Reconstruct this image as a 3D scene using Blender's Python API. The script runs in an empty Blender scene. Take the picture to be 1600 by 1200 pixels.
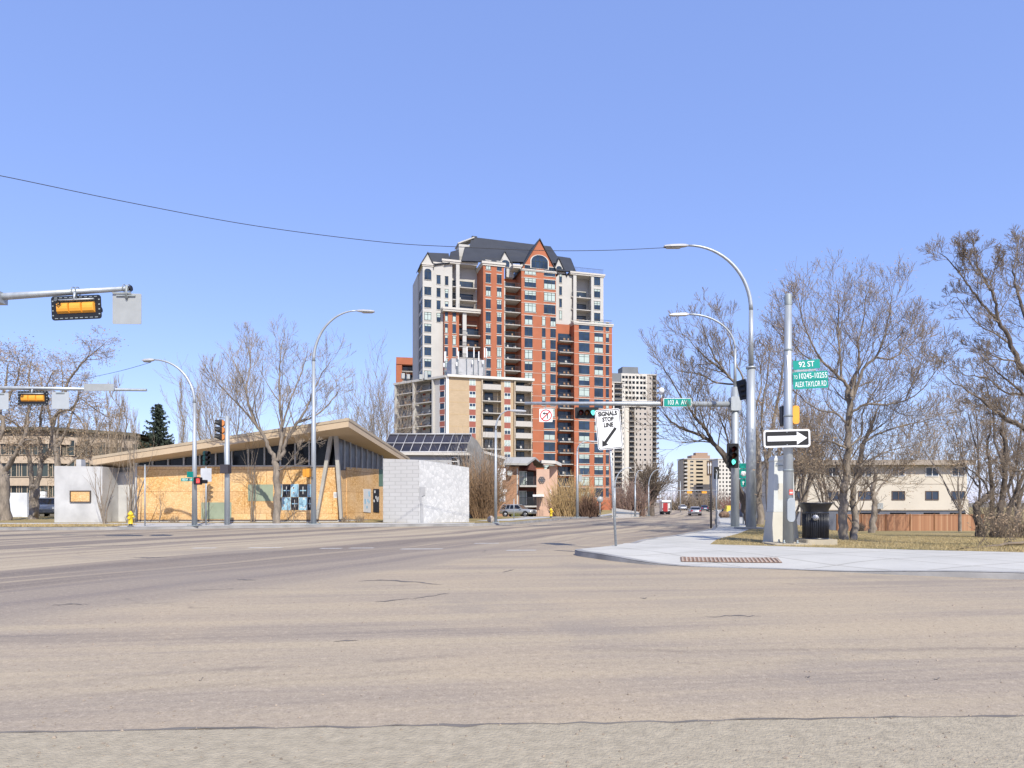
import bpy, math, random
from mathutils import Vector, Matrix
R = math.radians
sc = bpy.context.scene
COL = sc.collection

# ---------------------------------------------------------------- camera
FPX = 1067.0; HX = 800.0; HY = 785.0; CZ = 1.2
cd = bpy.data.cameras.new("camera"); cam = bpy.data.objects.new("camera", cd); COL.objects.link(cam)
cd.sensor_fit = 'HORIZONTAL'; cd.sensor_width = 36.0; cd.lens = 36.0 * FPX / 1600.0
cd.shift_y = (HY - 600.0) / 1600.0; cd.clip_start = 0.1; cd.clip_end = 6000
cam.location = (0, 0, CZ); cam.rotation_euler = (R(90), 0, 0)
sc.camera = cam
# ---------------------------------------------------------------- world, sun, exposure
SUN_EL, SUN_AZ = 44.0, 20.0
w = bpy.data.worlds.new("World"); sc.world = w; w.use_nodes = True
nt = w.node_tree; nt.nodes.clear()
wo = nt.nodes.new('ShaderNodeOutputWorld'); bg = nt.nodes.new('ShaderNodeBackground')
sky = nt.nodes.new('ShaderNodeTexSky'); sky.sky_type = 'NISHITA'; sky.sun_disc = False
sky.sun_elevation = R(SUN_EL); sky.sun_rotation = R(180 - SUN_AZ)
sky.air_density = 1.0; sky.dust_density = 0.6; sky.ozone_density = 2.0; sky.altitude = 600
tint = nt.nodes.new('ShaderNodeMix'); tint.data_type = 'RGBA'; tint.blend_type = 'MULTIPLY'
tint.inputs[0].default_value = 1.0; tint.inputs[7].default_value = (1.04, 0.96, 1.0, 1)
soft = nt.nodes.new('ShaderNodeMix'); soft.data_type = 'RGBA'; soft.blend_type = 'MIX'; soft.inputs[0].default_value = 0.47
soft.inputs[7].default_value = (1.65, 2.55, 6.0, 1)
nt.links.new(sky.outputs[0], tint.inputs[6]); nt.links.new(tint.outputs[2], soft.inputs[6]); nt.links.new(soft.outputs[2], bg.inputs[0])
bg.inputs[1].default_value = 0.15
nt.links.new(bg.outputs[0], wo.inputs[0])
sl = bpy.data.lights.new("sun", 'SUN'); sl.energy = 4.1; sl.angle = R(0.5); sl.color = (1.0, 0.94, 0.81)
so = bpy.data.objects.new("sun", sl); COL.objects.link(so)
so.rotation_euler = (R(90 - SUN_EL), 0, R(SUN_AZ)); so.location = (20, -30, 60)
sc.view_settings.view_transform = 'Standard'; sc.view_settings.look = 'None'
sc.view_settings.exposure = 0.45; sc.view_settings.gamma = 1.0; sc.view_settings.use_curve_mapping = False

# ---------------------------------------------------------------- coordinates
def P(px, py, Y): return Vector(((px - HX) / FPX * Y, Y, CZ - (py - HY) / FPX * Y))
def PX(px, Y): return (px - HX) / FPX * Y
def PZ(py, Y): return CZ - (py - HY) / FPX * Y
def sstep(a, b, x):
    t = max(0.0, min(1.0, (x - a) / (b - a))); return t * t * (3 - 2 * t)
def hr(Y): return -0.95 * sstep(40, 108, Y)
def interp(tab, x):
    if x <= tab[0][0]: return tab[0][1]
    for (a, va), (b, vb) in zip(tab, tab[1:]):
        if x <= b: return va + (vb - va) * (x - a) / (b - a)
    return tab[-1][1]
LEDGE = [(34.6, -1.95), (36, -0.6), (38, 0.4), (42, 1.7), (47, 3.1), (60, 6.2), (80, 10.6), (100, 15), (156, 29), (250, 50), (420, 88)]
REDGE = [(18.1, 3.1), (19.7, 3.7), (22.8, 5.5), (27.8, 8.1), (36, 10.8), (47, 14), (60, 18), (80, 24), (100, 30), (156, 47), (250, 72), (420, 112)]
GEDGE = [(9, 30), (14.8, 11.1), (16.3, 7.6), (17.6, 5.1), (20, 6.0), (24, 8.0), (29, 10.2), (36, 12.9), (47, 16.2), (60, 20), (80, 26.3), (100, 32.4), (156, 49.6), (250, 75), (420, 115)]
def hlawn(X, Y):
    zs = hr(Y) + 0.12
    zf = 0.12 - 2.02 * max(0, min(1, (Y - 16) / 60.0))
    return zs + (zf - zs) * sstep(0, 7, X - interp(GEDGE, Y))

# ---------------------------------------------------------------- mesh builder
class MB:
    def __init__(s): s.v = []; s.f = []; s.m = []; s.sm = []
    def face(s, pts, m=0, smooth=False):
        i = len(s.v); s.v += [tuple(p) for p in pts]; s.f.append(tuple(range(i, i + len(pts)))); s.m.append(m); s.sm.append(smooth)
    def box(s, x0, x1, y0, y1, z0, z1, m=0):
        i = len(s.v)
        s.v += [(x0,y0,z0),(x1,y0,z0),(x1,y1,z0),(x0,y1,z0),(x0,y0,z1),(x1,y0,z1),(x1,y1,z1),(x0,y1,z1)]
        for q in ((0,3,2,1),(4,5,6,7),(0,1,5,4),(1,2,6,5),(2,3,7,6),(3,0,4,7)):
            s.f.append(tuple(i + k for k in q)); s.m.append(m); s.sm.append(False)
    def cbox(s, cx, cy, cz, sx, sy, sz, m=0): s.box(cx-sx/2, cx+sx/2, cy-sy/2, cy+sy/2, cz-sz/2, cz+sz/2, m)
    def bbox(s, cx, cy, cz, sx, sy, sz, b=0.02, m=0, axis='y'):
        # box with rounded corners in the plane across the given axis
        pts = []
        if axis == 'y': a, c = sx / 2, sz / 2
        elif axis == 'z': a, c = sx / 2, sy / 2
        else: a, c = sy / 2, sz / 2
        for (qx, qz, a0) in ((1, 1, 0), (-1, 1, 90), (-1, -1, 180), (1, -1, 270)):
            for k in range(4):
                t = R(a0 + k * 30); pts.append((qx * (a - b) + b * math.cos(t), qz * (c - b) + b * math.sin(t)))
        if axis == 'y': lo = [(cx + p, cy - sy/2, cz + q) for p, q in pts]; hi = [(cx + p, cy + sy/2, cz + q) for p, q in pts]
        elif axis == 'z': lo = [(cx + p, cy + q, cz - sz/2) for p, q in pts]; hi = [(cx + p, cy + q, cz + sz/2) for p, q in pts]
        else: lo = [(cx - sx/2, cy + p, cz + q) for p, q in pts]; hi = [(cx + sx/2, cy + p, cz + q) for p, q in pts]
        s.loft([lo, hi], m, closed=True, caps=True)
    def loft(s, rings, m=0, closed=True, caps=False, smooth=False):
        n = len(rings[0]); base = len(s.v)
        for r in rings: s.v += [tuple(p) for p in r]
        for j in range(len(rings) - 1):
            for k in range(n if closed else n - 1):
                a = base + j*n + k; b = base + j*n + (k+1) % n
                s.f.append((a, b, b + n, a + n)); s.m.append(m); s.sm.append(smooth)
        if caps:
            s.f.append(tuple(base + k for k in reversed(range(n)))); s.m.append(m); s.sm.append(False)
            s.f.append(tuple(base + (len(rings)-1)*n + k for k in range(n))); s.m.append(m); s.sm.append(False)
    def prism(s, pts, d, m=0):
        d = Vector(d); a = [Vector(p) for p in pts]
        s.loft([a, [p + d for p in a]], m, True, True)
    def tube(s, path, rad, n=8, m=0, caps=True, smooth=True):
        path = [Vector(p) for p in path]; L = len(path)
        if not isinstance(rad, (list, tuple)): rad = [rad] * L
        rings = []; up = None
        for i, p in enumerate(path):
            t = (path[min(i+1, L-1)] - path[max(i-1, 0)])
            if t.length < 1e-9: t = Vector((0, 0, 1))
            t.normalize()
            if up is None:
                up = Vector((1, 0, 0)) if abs(t.x) < 0.8 else Vector((0, 1, 0))
            a = (up - t * up.dot(t))
            if a.length < 1e-6: a = t.orthogonal()
            a.normalize(); up = a; b = t.cross(a)
            rings.append([p + (a * math.cos(2*math.pi*k/n) + b * math.sin(2*math.pi*k/n)) * rad[i] for k in range(n)])
        s.loft(rings, m, True, caps, smooth)
    def lathe(s, prof, c=(0, 0, 0), n=24, m=0, smooth=True, caps=False):
        rings = [[(c[0] + r*math.cos(2*math.pi*k/n), c[1] + r*math.sin(2*math.pi*k/n), c[2] + z) for k in range(n)] for r, z in prof]
        s.loft(rings, m, True, caps, smooth)
    def add(s, o, loc=(0, 0, 0)):
        i = len(s.v); lx, ly, lz = loc
        s.v += [(x+lx, y+ly, z+lz) for x, y, z in o.v]; s.f += [tuple(i + k for k in f) for f in o.f]; s.m += o.m; s.sm += o.sm
    def mesh(s, name, mats):
        me = bpy.data.meshes.new(name); me.from_pydata(s.v, [], s.f)
        for m in (mats if isinstance(mats, (list, tuple)) else [mats]): me.materials.append(m)
        me.polygons.foreach_set('material_index', s.m); me.polygons.foreach_set('use_smooth', s.sm)
        me.update(); return me
    def build(s, name, mats, parent=None, loc=None):
        o = bpy.data.objects.new(name, s.mesh(name, mats)); COL.objects.link(o)
        if parent: o.parent = parent
        if loc is not None: o.location = loc
        return o
def tag(o, label=None, cat=None, group=None, kind=None):
    if label: o['label'] = label
    if cat: o['category'] = cat
    if group: o['group'] = group
    if kind: o['kind'] = kind
    return o
def thing(name, label, cat, loc=(0, 0, 0), rz=0.0, group=None):
    o = bpy.data.objects.new(name, None); COL.objects.link(o); o.empty_display_size = 0.3
    o.location = loc; o.rotation_euler = (0, 0, rz); return tag(o, label, cat, group)
def inst(name, me, parent=None, loc=(0, 0, 0), rz=0.0):
    o = bpy.data.objects.new(name, me); COL.objects.link(o)
    if parent: o.parent = parent
    o.location = loc; o.rotation_euler = (0, 0, rz); return o
def copy_tree(o, parent=None):
    c = o.copy(); COL.objects.link(c); c.parent = parent
    for ch in list(o.children): copy_tree(ch, c)
    return c

# ---------------------------------------------------------------- materials
def newmat(name):
    m = bpy.data.materials.new(name); m.use_nodes = True
    return m, m.node_tree, m.node_tree.nodes['Principled BSDF']
def N(t, kind, **kw):
    n = t.nodes.new(kind)
    for k, v in kw.items(): setattr(n, k, v)
    return n
def rgba(c): return (c[0], c[1], c[2], 1)
def mixc(t, fac, a, b, blend='MIX'):
    n = N(t, 'ShaderNodeMix', data_type='RGBA', blend_type=blend)
    for i, v in ((0, fac), (6, a), (7, b)):
        if isinstance(v, (int, float)): n.inputs[i].default_value = v
        elif isinstance(v, tuple): n.inputs[i].default_value = rgba(v)
        else: t.links.new(v, n.inputs[i])
    return n.outputs[2]
def mth(t, op, a, b=None, c=None, clamp=False):
    n = N(t, 'ShaderNodeMath', operation=op, use_clamp=clamp)
    for i, v in ((0, a), (1, b), (2, c)):
        if v is None: continue
        if isinstance(v, (int, float)): n.inputs[i].default_value = v
        else: t.links.new(v, n.inputs[i])
    return n.outputs[0]
def ramp(t, fac, stops):
    n = N(t, 'ShaderNodeValToRGB'); e = n.color_ramp.elements
    while len(e) < len(stops): e.new(0.5)
    for i, (p, c) in enumerate(stops):
        e[i].position = p; e[i].color = rgba(c) if isinstance(c, tuple) else (c, c, c, 1)
    t.links.new(fac, n.inputs[0]); return n.outputs[0]
def noise(t, vec, scale, detail=3, rough=0.55, out=0):
    n = N(t, 'ShaderNodeTexNoise'); n.inputs['Scale'].default_value = scale; n.inputs['Detail'].default_value = detail
    n.inputs['Roughness'].default_value = rough
    if vec is not None: t.links.new(vec, n.inputs['Vector'])
    return n.outputs[out]
def coords(t, scale=None, world=False):
    if world:
        g = N(t, 'ShaderNodeNewGeometry').outputs['Position']
    else: g = N(t, 'ShaderNodeTexCoord').outputs['Object']
    if scale:
        mp = N(t, 'ShaderNodeMapping'); mp.inputs['Scale'].default_value = scale; t.links.new(g, mp.inputs[0]); g = mp.outputs[0]
    return g
def bump(t, b, h, strength=0.3, dist=0.02):
    n = N(t, 'ShaderNodeBump'); n.inputs['Strength'].default_value = strength; n.inputs['Distance'].default_value = dist
    t.links.new(h, n.inputs['Height']); t.links.new(n.outputs[0], b.inputs['Normal'])
MC = {}
def M(name, col=(0.5, 0.5, 0.5), rough=0.75, var=0.12, scale=3.0, bmp=0.0, bs=30.0, metal=0.0, spec=0.4, stretch=None, emit=None):
    if name in MC: return MC[name]
    m, t, b = newmat(name)
    v = coords(t, stretch)
    n = noise(t, v, scale, 4)
    c = ramp(t, n, [(0.3, tuple(x * (1 - var) for x in col)), (0.7, tuple(min(1, x * (1 + var)) for x in col))])
    n2 = noise(t, v, scale * 9, 2)
    c = mixc(t, mth(t, 'MULTIPLY', n2, var * 0.8), c, tuple(x * 0.55 for x in col))
    t.links.new(c, b.inputs['Base Color'])
    b.inputs['Roughness'].default_value = rough; b.inputs['Metallic'].default_value = metal
    b.inputs['Specular IOR Level'].default_value = spec
    if bmp: bump(t, b, noise(t, v, bs, 3), bmp)
    if emit: b.inputs['Emission Color'].default_value = rgba(emit[0]); b.inputs['Emission Strength'].default_value = emit[1]
    MC[name] = m; return m
galv = M('galvanised_steel', (0.42, 0.45, 0.47), 0.5, 0.14, 5, metal=0.45, stretch=(1, 1, 0.25))
galvd = M('weathered_steel', (0.30, 0.33, 0.33), 0.6, 0.25, 4, metal=0.3)
alu = M('sign_back_aluminium', (0.36, 0.375, 0.37), 0.55, 0.08, 3, metal=0.2)
sigblack = M('black_signal_plastic', (0.012, 0.012, 0.014), 0.45, 0.1)
sigyel = M('signal_yellow', (0.80, 0.36, 0.045), 0.45, 0.08, 2)
white_p = M('white_sign_paint', (0.80, 0.80, 0.80), 0.5, 0.03)
black_p = M('black_sign_paint', (0.012, 0.012, 0.012), 0.5, 0.05)
green_p = M('street_sign_green', (0.0, 0.27, 0.22), 0.45, 0.05)
red_p = M('sign_red', (0.50, 0.02, 0.02), 0.5, 0.05)
conc = M('concrete_light', (0.44, 0.43, 0.41), 0.9, 0.10, 0.9, 0.25, 40)
concd = M('concrete_kerb', (0.30, 0.29, 0.28), 0.9, 0.25, 1.5, 0.3, 40)
pad = M('concrete_pad', (0.42, 0.37, 0.28), 0.9, 0.12, 3, 0.25, 40)
stucco = M('stucco_white', (0.49, 0.485, 0.475), 0.9, 0.16, 1.1, 0.15, 60)
greyst = M('stucco_grey', (0.40, 0.40, 0.41), 0.9, 0.10, 1.0, 0.1, 60)
barkg = M('bark_grey', (0.25, 0.21, 0.17), 0.95, 0.45, 6, 0.8, 25, stretch=(1, 1, 0.3))
barkd = M('bark_dark', (0.13, 0.105, 0.085), 0.95, 0.5, 6, 0.8, 25, stretch=(1, 1, 0.3))
twigm = M('twig_brown', (0.25, 0.195, 0.14), 0.9, 0.35, 4)
twigd = M('twig_dark', (0.20, 0.155, 0.11), 0.9, 0.35, 4)
twigp = M('twig_pale', (0.25, 0.205, 0.16), 0.9, 0.25, 4)
leafm = M('dry_leaf', (0.34, 0.24, 0.15), 0.8, 0.35, 8)
leafd = M('dry_leaf_dark', (0.18, 0.105, 0.06), 0.8, 0.35, 8)
roofm = M('roof_charcoal_metal', (0.032, 0.036, 0.046), 0.6, 0.12, 0.5)
rail = M('dark_railing', (0.035, 0.037, 0.042), 0.5, 0.1)
redbr = M('brick_red', (0.39, 0.134, 0.070), 0.9, 0.10, 0.35, 0.1, 30)
redbd = M('brick_red_deep', (0.36, 0.095, 0.05), 0.9, 0.10, 0.35)
cream = M('cream_trim', (0.53, 0.50, 0.45), 0.8, 0.06)
creamw = M('cream_wall', (0.48, 0.465, 0.435), 0.85, 0.06, 0.3)
slab = M('balcony_slab', (0.46, 0.435, 0.40), 0.85, 0.08)
darkint = M('dark_interior', (0.012, 0.012, 0.013), 0.9, 0.2)
winframe = M('dark_window_frame', (0.02, 0.035, 0.035), 0.5, 0.05)
whframe = M('white_window_frame', (0.72, 0.72, 0.72), 0.5, 0.03)
blind = M('window_blind', (0.42, 0.50, 0.47), 0.6, 0.1, 0.8)
tyre = M('rubber', (0.015, 0.015, 0.016), 0.8, 0.1)
chrome = M('chrome', (0.6, 0.6, 0.62), 0.2, 0.03, metal=1.0)
rubberred = M('red_decal', (0.6, 0.12, 0.09), 0.6, 0.05)
def glassmat(name, col, rough=0.06, spec=0.9, coat=0.0):
    m, t, b = newmat(name)
    v = coords(t, world=True)
    c = ramp(t, noise(t, v, 0.35, 1), [(0.35, tuple(x * 0.45 for x in col)), (0.65, col)])
    t.links.new(c, b.inputs['Base Color']); b.inputs['Roughness'].default_value = rough
    b.inputs['Specular IOR Level'].default_value = spec
    return m
glass = glassmat('window_glass', (0.030, 0.055, 0.10), 0.06, 0.45)
glassdk = glassmat('dark_glass', (0.012, 0.014, 0.018), 0.15, 0.25)
glassgr = glassmat('tinted_glazing', (0.040, 0.036, 0.042), 0.4, 0.2)
carglass = glassmat('car_glass', (0.01, 0.012, 0.014), 0.05, 0.8)

def osb_mat():
    m, t, b = newmat('osb_board')
    oc = N(t, 'ShaderNodeTexCoord').outputs['Object']
    sx = N(t, 'ShaderNodeSeparateXYZ'); t.links.new(oc, sx.inputs[0])
    cb = N(t, 'ShaderNodeCombineXYZ'); t.links.new(sx.outputs[0], cb.inputs[0]); t.links.new(sx.outputs[2], cb.inputs[1])
    vo = N(t, 'ShaderNodeTexVoronoi'); vo.inputs['Scale'].default_value = 17; t.links.new(cb.outputs[0], vo.inputs['Vector'])
    sp = N(t, 'ShaderNodeSeparateColor'); t.links.new(vo.outputs['Color'], sp.inputs[0])
    c = ramp(t, sp.outputs[0], [(0.0, (0.50, 0.27, 0.09)), (0.35, (0.62, 0.36, 0.135)), (0.7, (0.70, 0.43, 0.175)), (1.0, (0.78, 0.54, 0.28))])
    big = noise(t, cb.outputs[0], 0.55, 3)
    c = mixc(t, ramp(t, big, [(0.4, 0.0), (0.7, 0.65)]), c, (0.76, 0.55, 0.33))
    br = N(t, 'ShaderNodeTexBrick'); br.offset = 0.5
    for k, v in (('Scale', 1.0), ('Mortar Size', 0.012), ('Brick Width', 2.44), ('Row Height', 1.22), ('Bias', 0.0)): br.inputs[k].default_value = v
    br.inputs['Color1'].default_value = (1, 1, 1, 1); br.inputs['Color2'].default_value = (0.80, 0.78, 0.76, 1); br.inputs['Mortar'].default_value = (0.45, 0.3, 0.2, 1)
    mp = N(t, 'ShaderNodeMapping'); mp.inputs['Location'].default_value = (0.3, 0.75, 0); t.links.new(cb.outputs[0], mp.inputs[0]); t.links.new(mp.outputs[0], br.inputs['Vector'])
    c = mixc(t, 0.75, c, br.outputs[0], 'MULTIPLY')
    t.links.new(c, b.inputs['Base Color']); b.inputs['Roughness'].default_value = 0.85
    bump(t, b, vo.outputs['Distance'], 0.15, 0.01); return m
osb = osb_mat()
def brick_mat(name, c1, c2, mortar, wdt=0.24, hgt=0.08, msz=0.012, axis='x'):
    m, t, b = newmat(name)
    oc = N(t, 'ShaderNodeTexCoord').outputs['Object']
    sx = N(t, 'ShaderNodeSeparateXYZ'); t.links.new(oc, sx.inputs[0])
    cb = N(t, 'ShaderNodeCombineXYZ'); t.links.new(mth(t, 'ADD', sx.outputs[0], sx.outputs[1]), cb.inputs[0]); t.links.new(sx.outputs[2], cb.inputs[1])
    br = N(t, 'ShaderNodeTexBrick')
    for k, v in (('Scale', 1.0), ('Mortar Size', msz), ('Brick Width', wdt), ('Row Height', hgt), ('Bias', 0.0)): br.inputs[k].default_value = v
    br.inputs['Color1'].default_value = rgba(c1); br.inputs['Color2'].default_value = rgba(c2); br.inputs['Mortar'].default_value = rgba(mortar)
    t.links.new(cb.outputs[0], br.inputs['Vector'])
    c = mixc(t, mth(t, 'MULTIPLY', noise(t, oc, 0.5, 4), 0.45), br.outputs[0], tuple(x * 0.6 for x in c1))
    t.links.new(c, b.inputs['Base Color']); b.inputs['Roughness'].default_value = 0.9
    return m
beigebr = brick_mat('brick_beige', (0.46, 0.345, 0.22), (0.52, 0.395, 0.26), (0.42, 0.33, 0.23), 0.6, 0.2, 0.02)
brownbr = brick_mat('brick_brown', (0.36, 0.17, 0.085), (0.50, 0.26, 0.14), (0.30, 0.2, 0.14), 0.5, 0.16, 0.03)
blockw = brick_mat('painted_block', (0.53, 0.52, 0.505), (0.57, 0.56, 0.545), (0.42, 0.415, 0.40), 0.4, 0.2, 0.016)

def mosaic_mat():
    m, t, b = newmat('relief_concrete')
    oc = coords(t, (1.2, 0.01, 0.8))
    vo = N(t, 'ShaderNodeTexVoronoi'); vo.feature = 'DISTANCE_TO_EDGE'; vo.inputs['Scale'].default_value = 6.5; t.links.new(oc, vo.inputs['Vector'])
    vc = N(t, 'ShaderNodeTexVoronoi'); vc.inputs['Scale'].default_value = 6.5; t.links.new(oc, vc.inputs['Vector'])
    sp = N(t, 'ShaderNodeSeparateColor'); t.links.new(vc.outputs['Color'], sp.inputs[0])
    c = ramp(t, sp.outputs[0], [(0.0, (0.43, 0.435, 0.44)), (1.0, (0.55, 0.55, 0.55))])
    c = mixc(t, ramp(t, vo.outputs['Distance'], [(0.0, 1.0), (0.07, 0.0)]), c, (0.40, 0.40, 0.41))
    t.links.new(c, b.inputs['Base Color']); b.inputs['Roughness'].default_value = 0.9
    bump(t, b, vo.outputs['Distance'], 0.4, 0.04); return m
mosaic = mosaic_mat()

def road_mat():
    m, t, b = newmat('asphalt_worn_sandy')
    g = coords(t, world=True)
    sx = N(t, 'ShaderNodeSeparateXYZ'); t.links.new(g, sx.inputs[0]); X, Y = sx.outputs[0], sx.outputs[1]
    y1 = mth(t, 'MINIMUM', Y, 60)
    f = mth(t, 'ADD', mth(t, 'SUBTRACT', mth(t, 'MULTIPLY', y1, 0.62), mth(t, 'MULTIPLY', mth(t, 'MULTIPLY', y1, y1), 0.0026)), mth(t, 'MULTIPLY', mth(t, 'MAXIMUM', mth(t, 'SUBTRACT', Y, 60), 0), 0.30))
    s = mth(t, 'SUBTRACT', X, f)
    wob = noise(t, g, 0.12, 2)
    s2 = mth(t, 'ADD', s, mth(t, 'MULTIPLY', mth(t, 'SUBTRACT', wob, 0.5), 3.0))
    # main road tracks: along s
    cb = N(t, 'ShaderNodeCombineXYZ'); t.links.new(mth(t, 'MULTIPLY', s2, 0.8), cb.inputs[0]); t.links.new(mth(t, 'MULTIPLY', Y, 0.022), cb.inputs[1])
    tr = noise(t, cb.outputs[0], 1.0, 4, 0.6)
    main = ramp(t, tr, [(0.40, (0.185, 0.162, 0.145)), (0.47, (0.245, 0.213, 0.182)), (0.53, (0.37, 0.32, 0.245)), (0.62, (0.43, 0.375, 0.285))])
    # cross street: along X
    cc = N(t, 'ShaderNodeCombineXYZ'); t.links.new(mth(t, 'MULTIPLY', X, 0.06), cc.inputs[0]); t.links.new(mth(t, 'ADD', mth(t, 'MULTIPLY', Y, 1.0), mth(t, 'MULTIPLY', X, -0.14)), cc.inputs[1])
    tc = noise(t, cc.outputs[0], 1.3, 8, 0.72)
    cross = ramp(t, tc, [(0.32, (0.24, 0.212, 0.185)), (0.45, (0.34, 0.296, 0.24)), (0.58, (0.405, 0.35, 0.262)), (0.72, (0.43, 0.37, 0.275))])
    lf = noise(t, g, 0.35, 5, 0.6)
    cross = mixc(t, ramp(t, lf, [(0.45, 0.0), (0.68, 0.55)]), cross, (0.45, 0.375, 0.27))
    # where the main road runs
    mask = mth(t, 'MAXIMUM', ramp(t, mth(t, 'ADD', mth(t, 'MULTIPLY', mth(t, 'ADD', s2, 9.3), -0.7), 0.5), [(0.0, 0.0), (1.0, 1.0)]),
               ramp(t, mth(t, 'MULTIPLY', mth(t, 'SUBTRACT', Y, 16), 0.1), [(0.0, 0.0), (1.0, 0.9)]))
    c = mixc(t, mask, cross, main)
    bnd = ramp(t, mth(t, 'ABSOLUTE', mth(t, 'ADD', s2, 11.0)), [(0.0, 0.75), (1.5, 0.6), (2.0, 0.0)]) if 0 else ramp(t, mth(t, 'MULTIPLY', mth(t, 'ABSOLUTE', mth(t, 'ADD', s2, 10.9)), 0.4), [(0.0, 0.7), (0.55, 0.55), (0.8, 0.0)])
    bnd = mth(t, 'MULTIPLY', bnd, ramp(t, mth(t, 'MULTIPLY', Y, 0.04), [(0.6, 1.0), (1.0, 0.0)]))
    c = mixc(t, bnd, c, (0.225, 0.20, 0.185))
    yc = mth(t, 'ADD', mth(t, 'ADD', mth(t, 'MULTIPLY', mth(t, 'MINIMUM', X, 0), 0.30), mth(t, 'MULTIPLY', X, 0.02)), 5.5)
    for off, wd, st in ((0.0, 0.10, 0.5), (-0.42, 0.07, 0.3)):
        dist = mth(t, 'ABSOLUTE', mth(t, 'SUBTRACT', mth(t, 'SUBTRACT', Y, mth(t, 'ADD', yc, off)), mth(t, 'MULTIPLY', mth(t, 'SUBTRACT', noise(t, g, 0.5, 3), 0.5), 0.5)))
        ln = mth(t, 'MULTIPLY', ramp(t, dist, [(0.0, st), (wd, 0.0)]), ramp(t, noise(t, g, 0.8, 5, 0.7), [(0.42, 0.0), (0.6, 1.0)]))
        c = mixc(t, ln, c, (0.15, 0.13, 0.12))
    # fine aggregate and darker stones
    gn = noise(t, g, 60, 2, 0.7)
    g2 = noise(t, g, 17, 4, 0.75)
    c = mixc(t, ramp(t, g2, [(0.34, 0.45), (0.48, 0.0)]), c, (0.24, 0.20, 0.165))
    c = mixc(t, ramp(t, g2, [(0.54, 0.0), (0.66, 0.35)]), c, (0.58, 0.50, 0.40))
    pt = noise(t, g, 0.22, 6, 0.65)
    c = mixc(t, ramp(t, pt, [(0.54, 0.0), (0.60, 0.42)]), c, (0.26, 0.235, 0.21))
    c = mixc(t, ramp(t, gn, [(0.30, 0.55), (0.45, 0.0)]), c, (0.17, 0.14, 0.12))
    c = mixc(t, ramp(t, gn, [(0.58, 0.0), (0.72, 0.5)]), c, (0.56, 0.50, 0.43))
    vo = N(t, 'ShaderNodeTexVoronoi'); vo.inputs['Scale'].default_value = 7.0; t.links.new(g, vo.inputs['Vector'])
    c = mixc(t, mth(t, 'MULTIPLY', ramp(t, vo.outputs['Distance'], [(0.03, 0.6), (0.07, 0.0)]), ramp(t, noise(t, g, 1.3, 2), [(0.5, 0.0), (0.62, 1.0)])), c, (0.10, 0.085, 0.075))
    # tar seams / hairline cracks
    cr = N(t, 'ShaderNodeTexVoronoi'); cr.feature = 'DISTANCE_TO_EDGE'; cr.inputs['Scale'].default_value = 0.16
    wv = N(t, 'ShaderNodeVectorMath', operation='ADD'); nn = N(t, 'ShaderNodeTexNoise'); nn.inputs['Scale'].default_value = 0.9; nn.inputs['Detail'].default_value = 5; t.links.new(g, nn.inputs['Vector'])
    sc2 = N(t, 'ShaderNodeVectorMath', operation='SCALE'); t.links.new(nn.outputs['Color'], sc2.inputs[0]); sc2.inputs['Scale'].default_value = 1.6
    t.links.new(g, wv.inputs[0]); t.links.new(sc2.outputs[0], wv.inputs[1]); t.links.new(wv.outputs[0], cr.inputs['Vector'])
    ck = mth(t, 'MULTIPLY', ramp(t, cr.outputs['Distance'], [(0.0, 1.0), (0.006, 0.0)]), ramp(t, noise(t, g, 0.4, 2), [(0.56, 0.0), (0.64, 0.7)]))
    c = mixc(t, ck, c, (0.11, 0.10, 0.095))
    c = mixc(t, 1.0, c, (0.98, 0.925, 0.86), 'MULTIPLY')
    t.links.new(c, b.inputs['Base Color']); b.inputs['Roughness'].default_value = 0.92; b.inputs['Specular IOR Level'].default_value = 0.25
    bump(t, b, gn, 0.5, 0.01); return m
roadm = road_mat()
def grass_mat():
    m, t, b = newmat('dormant_grass')
    g = coords(t, world=True)
    c = ramp(t, noise(t, g, 0.35, 5, 0.6), [(0.3, (0.22, 0.20, 0.085)), (0.48, (0.36, 0.28, 0.13)), (0.7, (0.46, 0.355, 0.19))])
    c = mixc(t, ramp(t, noise(t, g, 14, 4, 0.7), [(0.35, 0.6), (0.6, 0.0)]), c, (0.13, 0.10, 0.05))
    t.links.new(c, b.inputs['Base Color']); b.inputs['Roughness'].default_value = 1.0; b.inputs['Specular IOR Level'].default_value = 0.1
    bump(t, b, noise(t, g, 30, 4), 0.8, 0.05); return m
grassm = grass_mat()
# ================================================================ SETTING
def strip(name, left, right, mat, label, zf=None, n=6, kind='structure', cat=None):
    mb = MB(); rows = []
    for a, c in zip(left, right):
        row = []
        for k in range(n + 1):
            f = k / n; x = a[0] + (c[0]-a[0])*f; y = a[1] + (c[1]-a[1])*f
            z = zf(x, y) if zf else a[2] + (c[2]-a[2])*f
            row.append((x, y, z))
        rows.append(row)
    mb.loft(rows, 0, closed=False)
    o = mb.build(name, mat)
    # faces must look up
    me = o.data
    if me.polygons[0].normal.z < 0: me.flip_normals()
    return tag(o, label, cat or name.replace('_', ' '), kind=kind)
def dense(pts, step):
    out = []
    for a, b in zip(pts, pts[1:]):
        n = max(1, int((Vector(b) - Vector(a)).length / step))
        out += [tuple(Vector(a).lerp(Vector(b), k/n)) for k in range(n)]
    return out + [tuple(pts[-1])]
def smooth_poly(pts, it=2):
    for _ in range(it):
        q = [pts[0]]
        for a, b in zip(pts, pts[1:]):
            a, b = Vector(a), Vector(b); q += [tuple(a.lerp(b, .25)), tuple(a.lerp(b, .75))]
        pts = q + [pts[-1]]
    return pts
mb = MB(); mb.face([(-3000, -60, -2.6), (3000, -60, -2.6), (3000, 5000, -2.6), (-3000, 5000, -2.6)])
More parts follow.
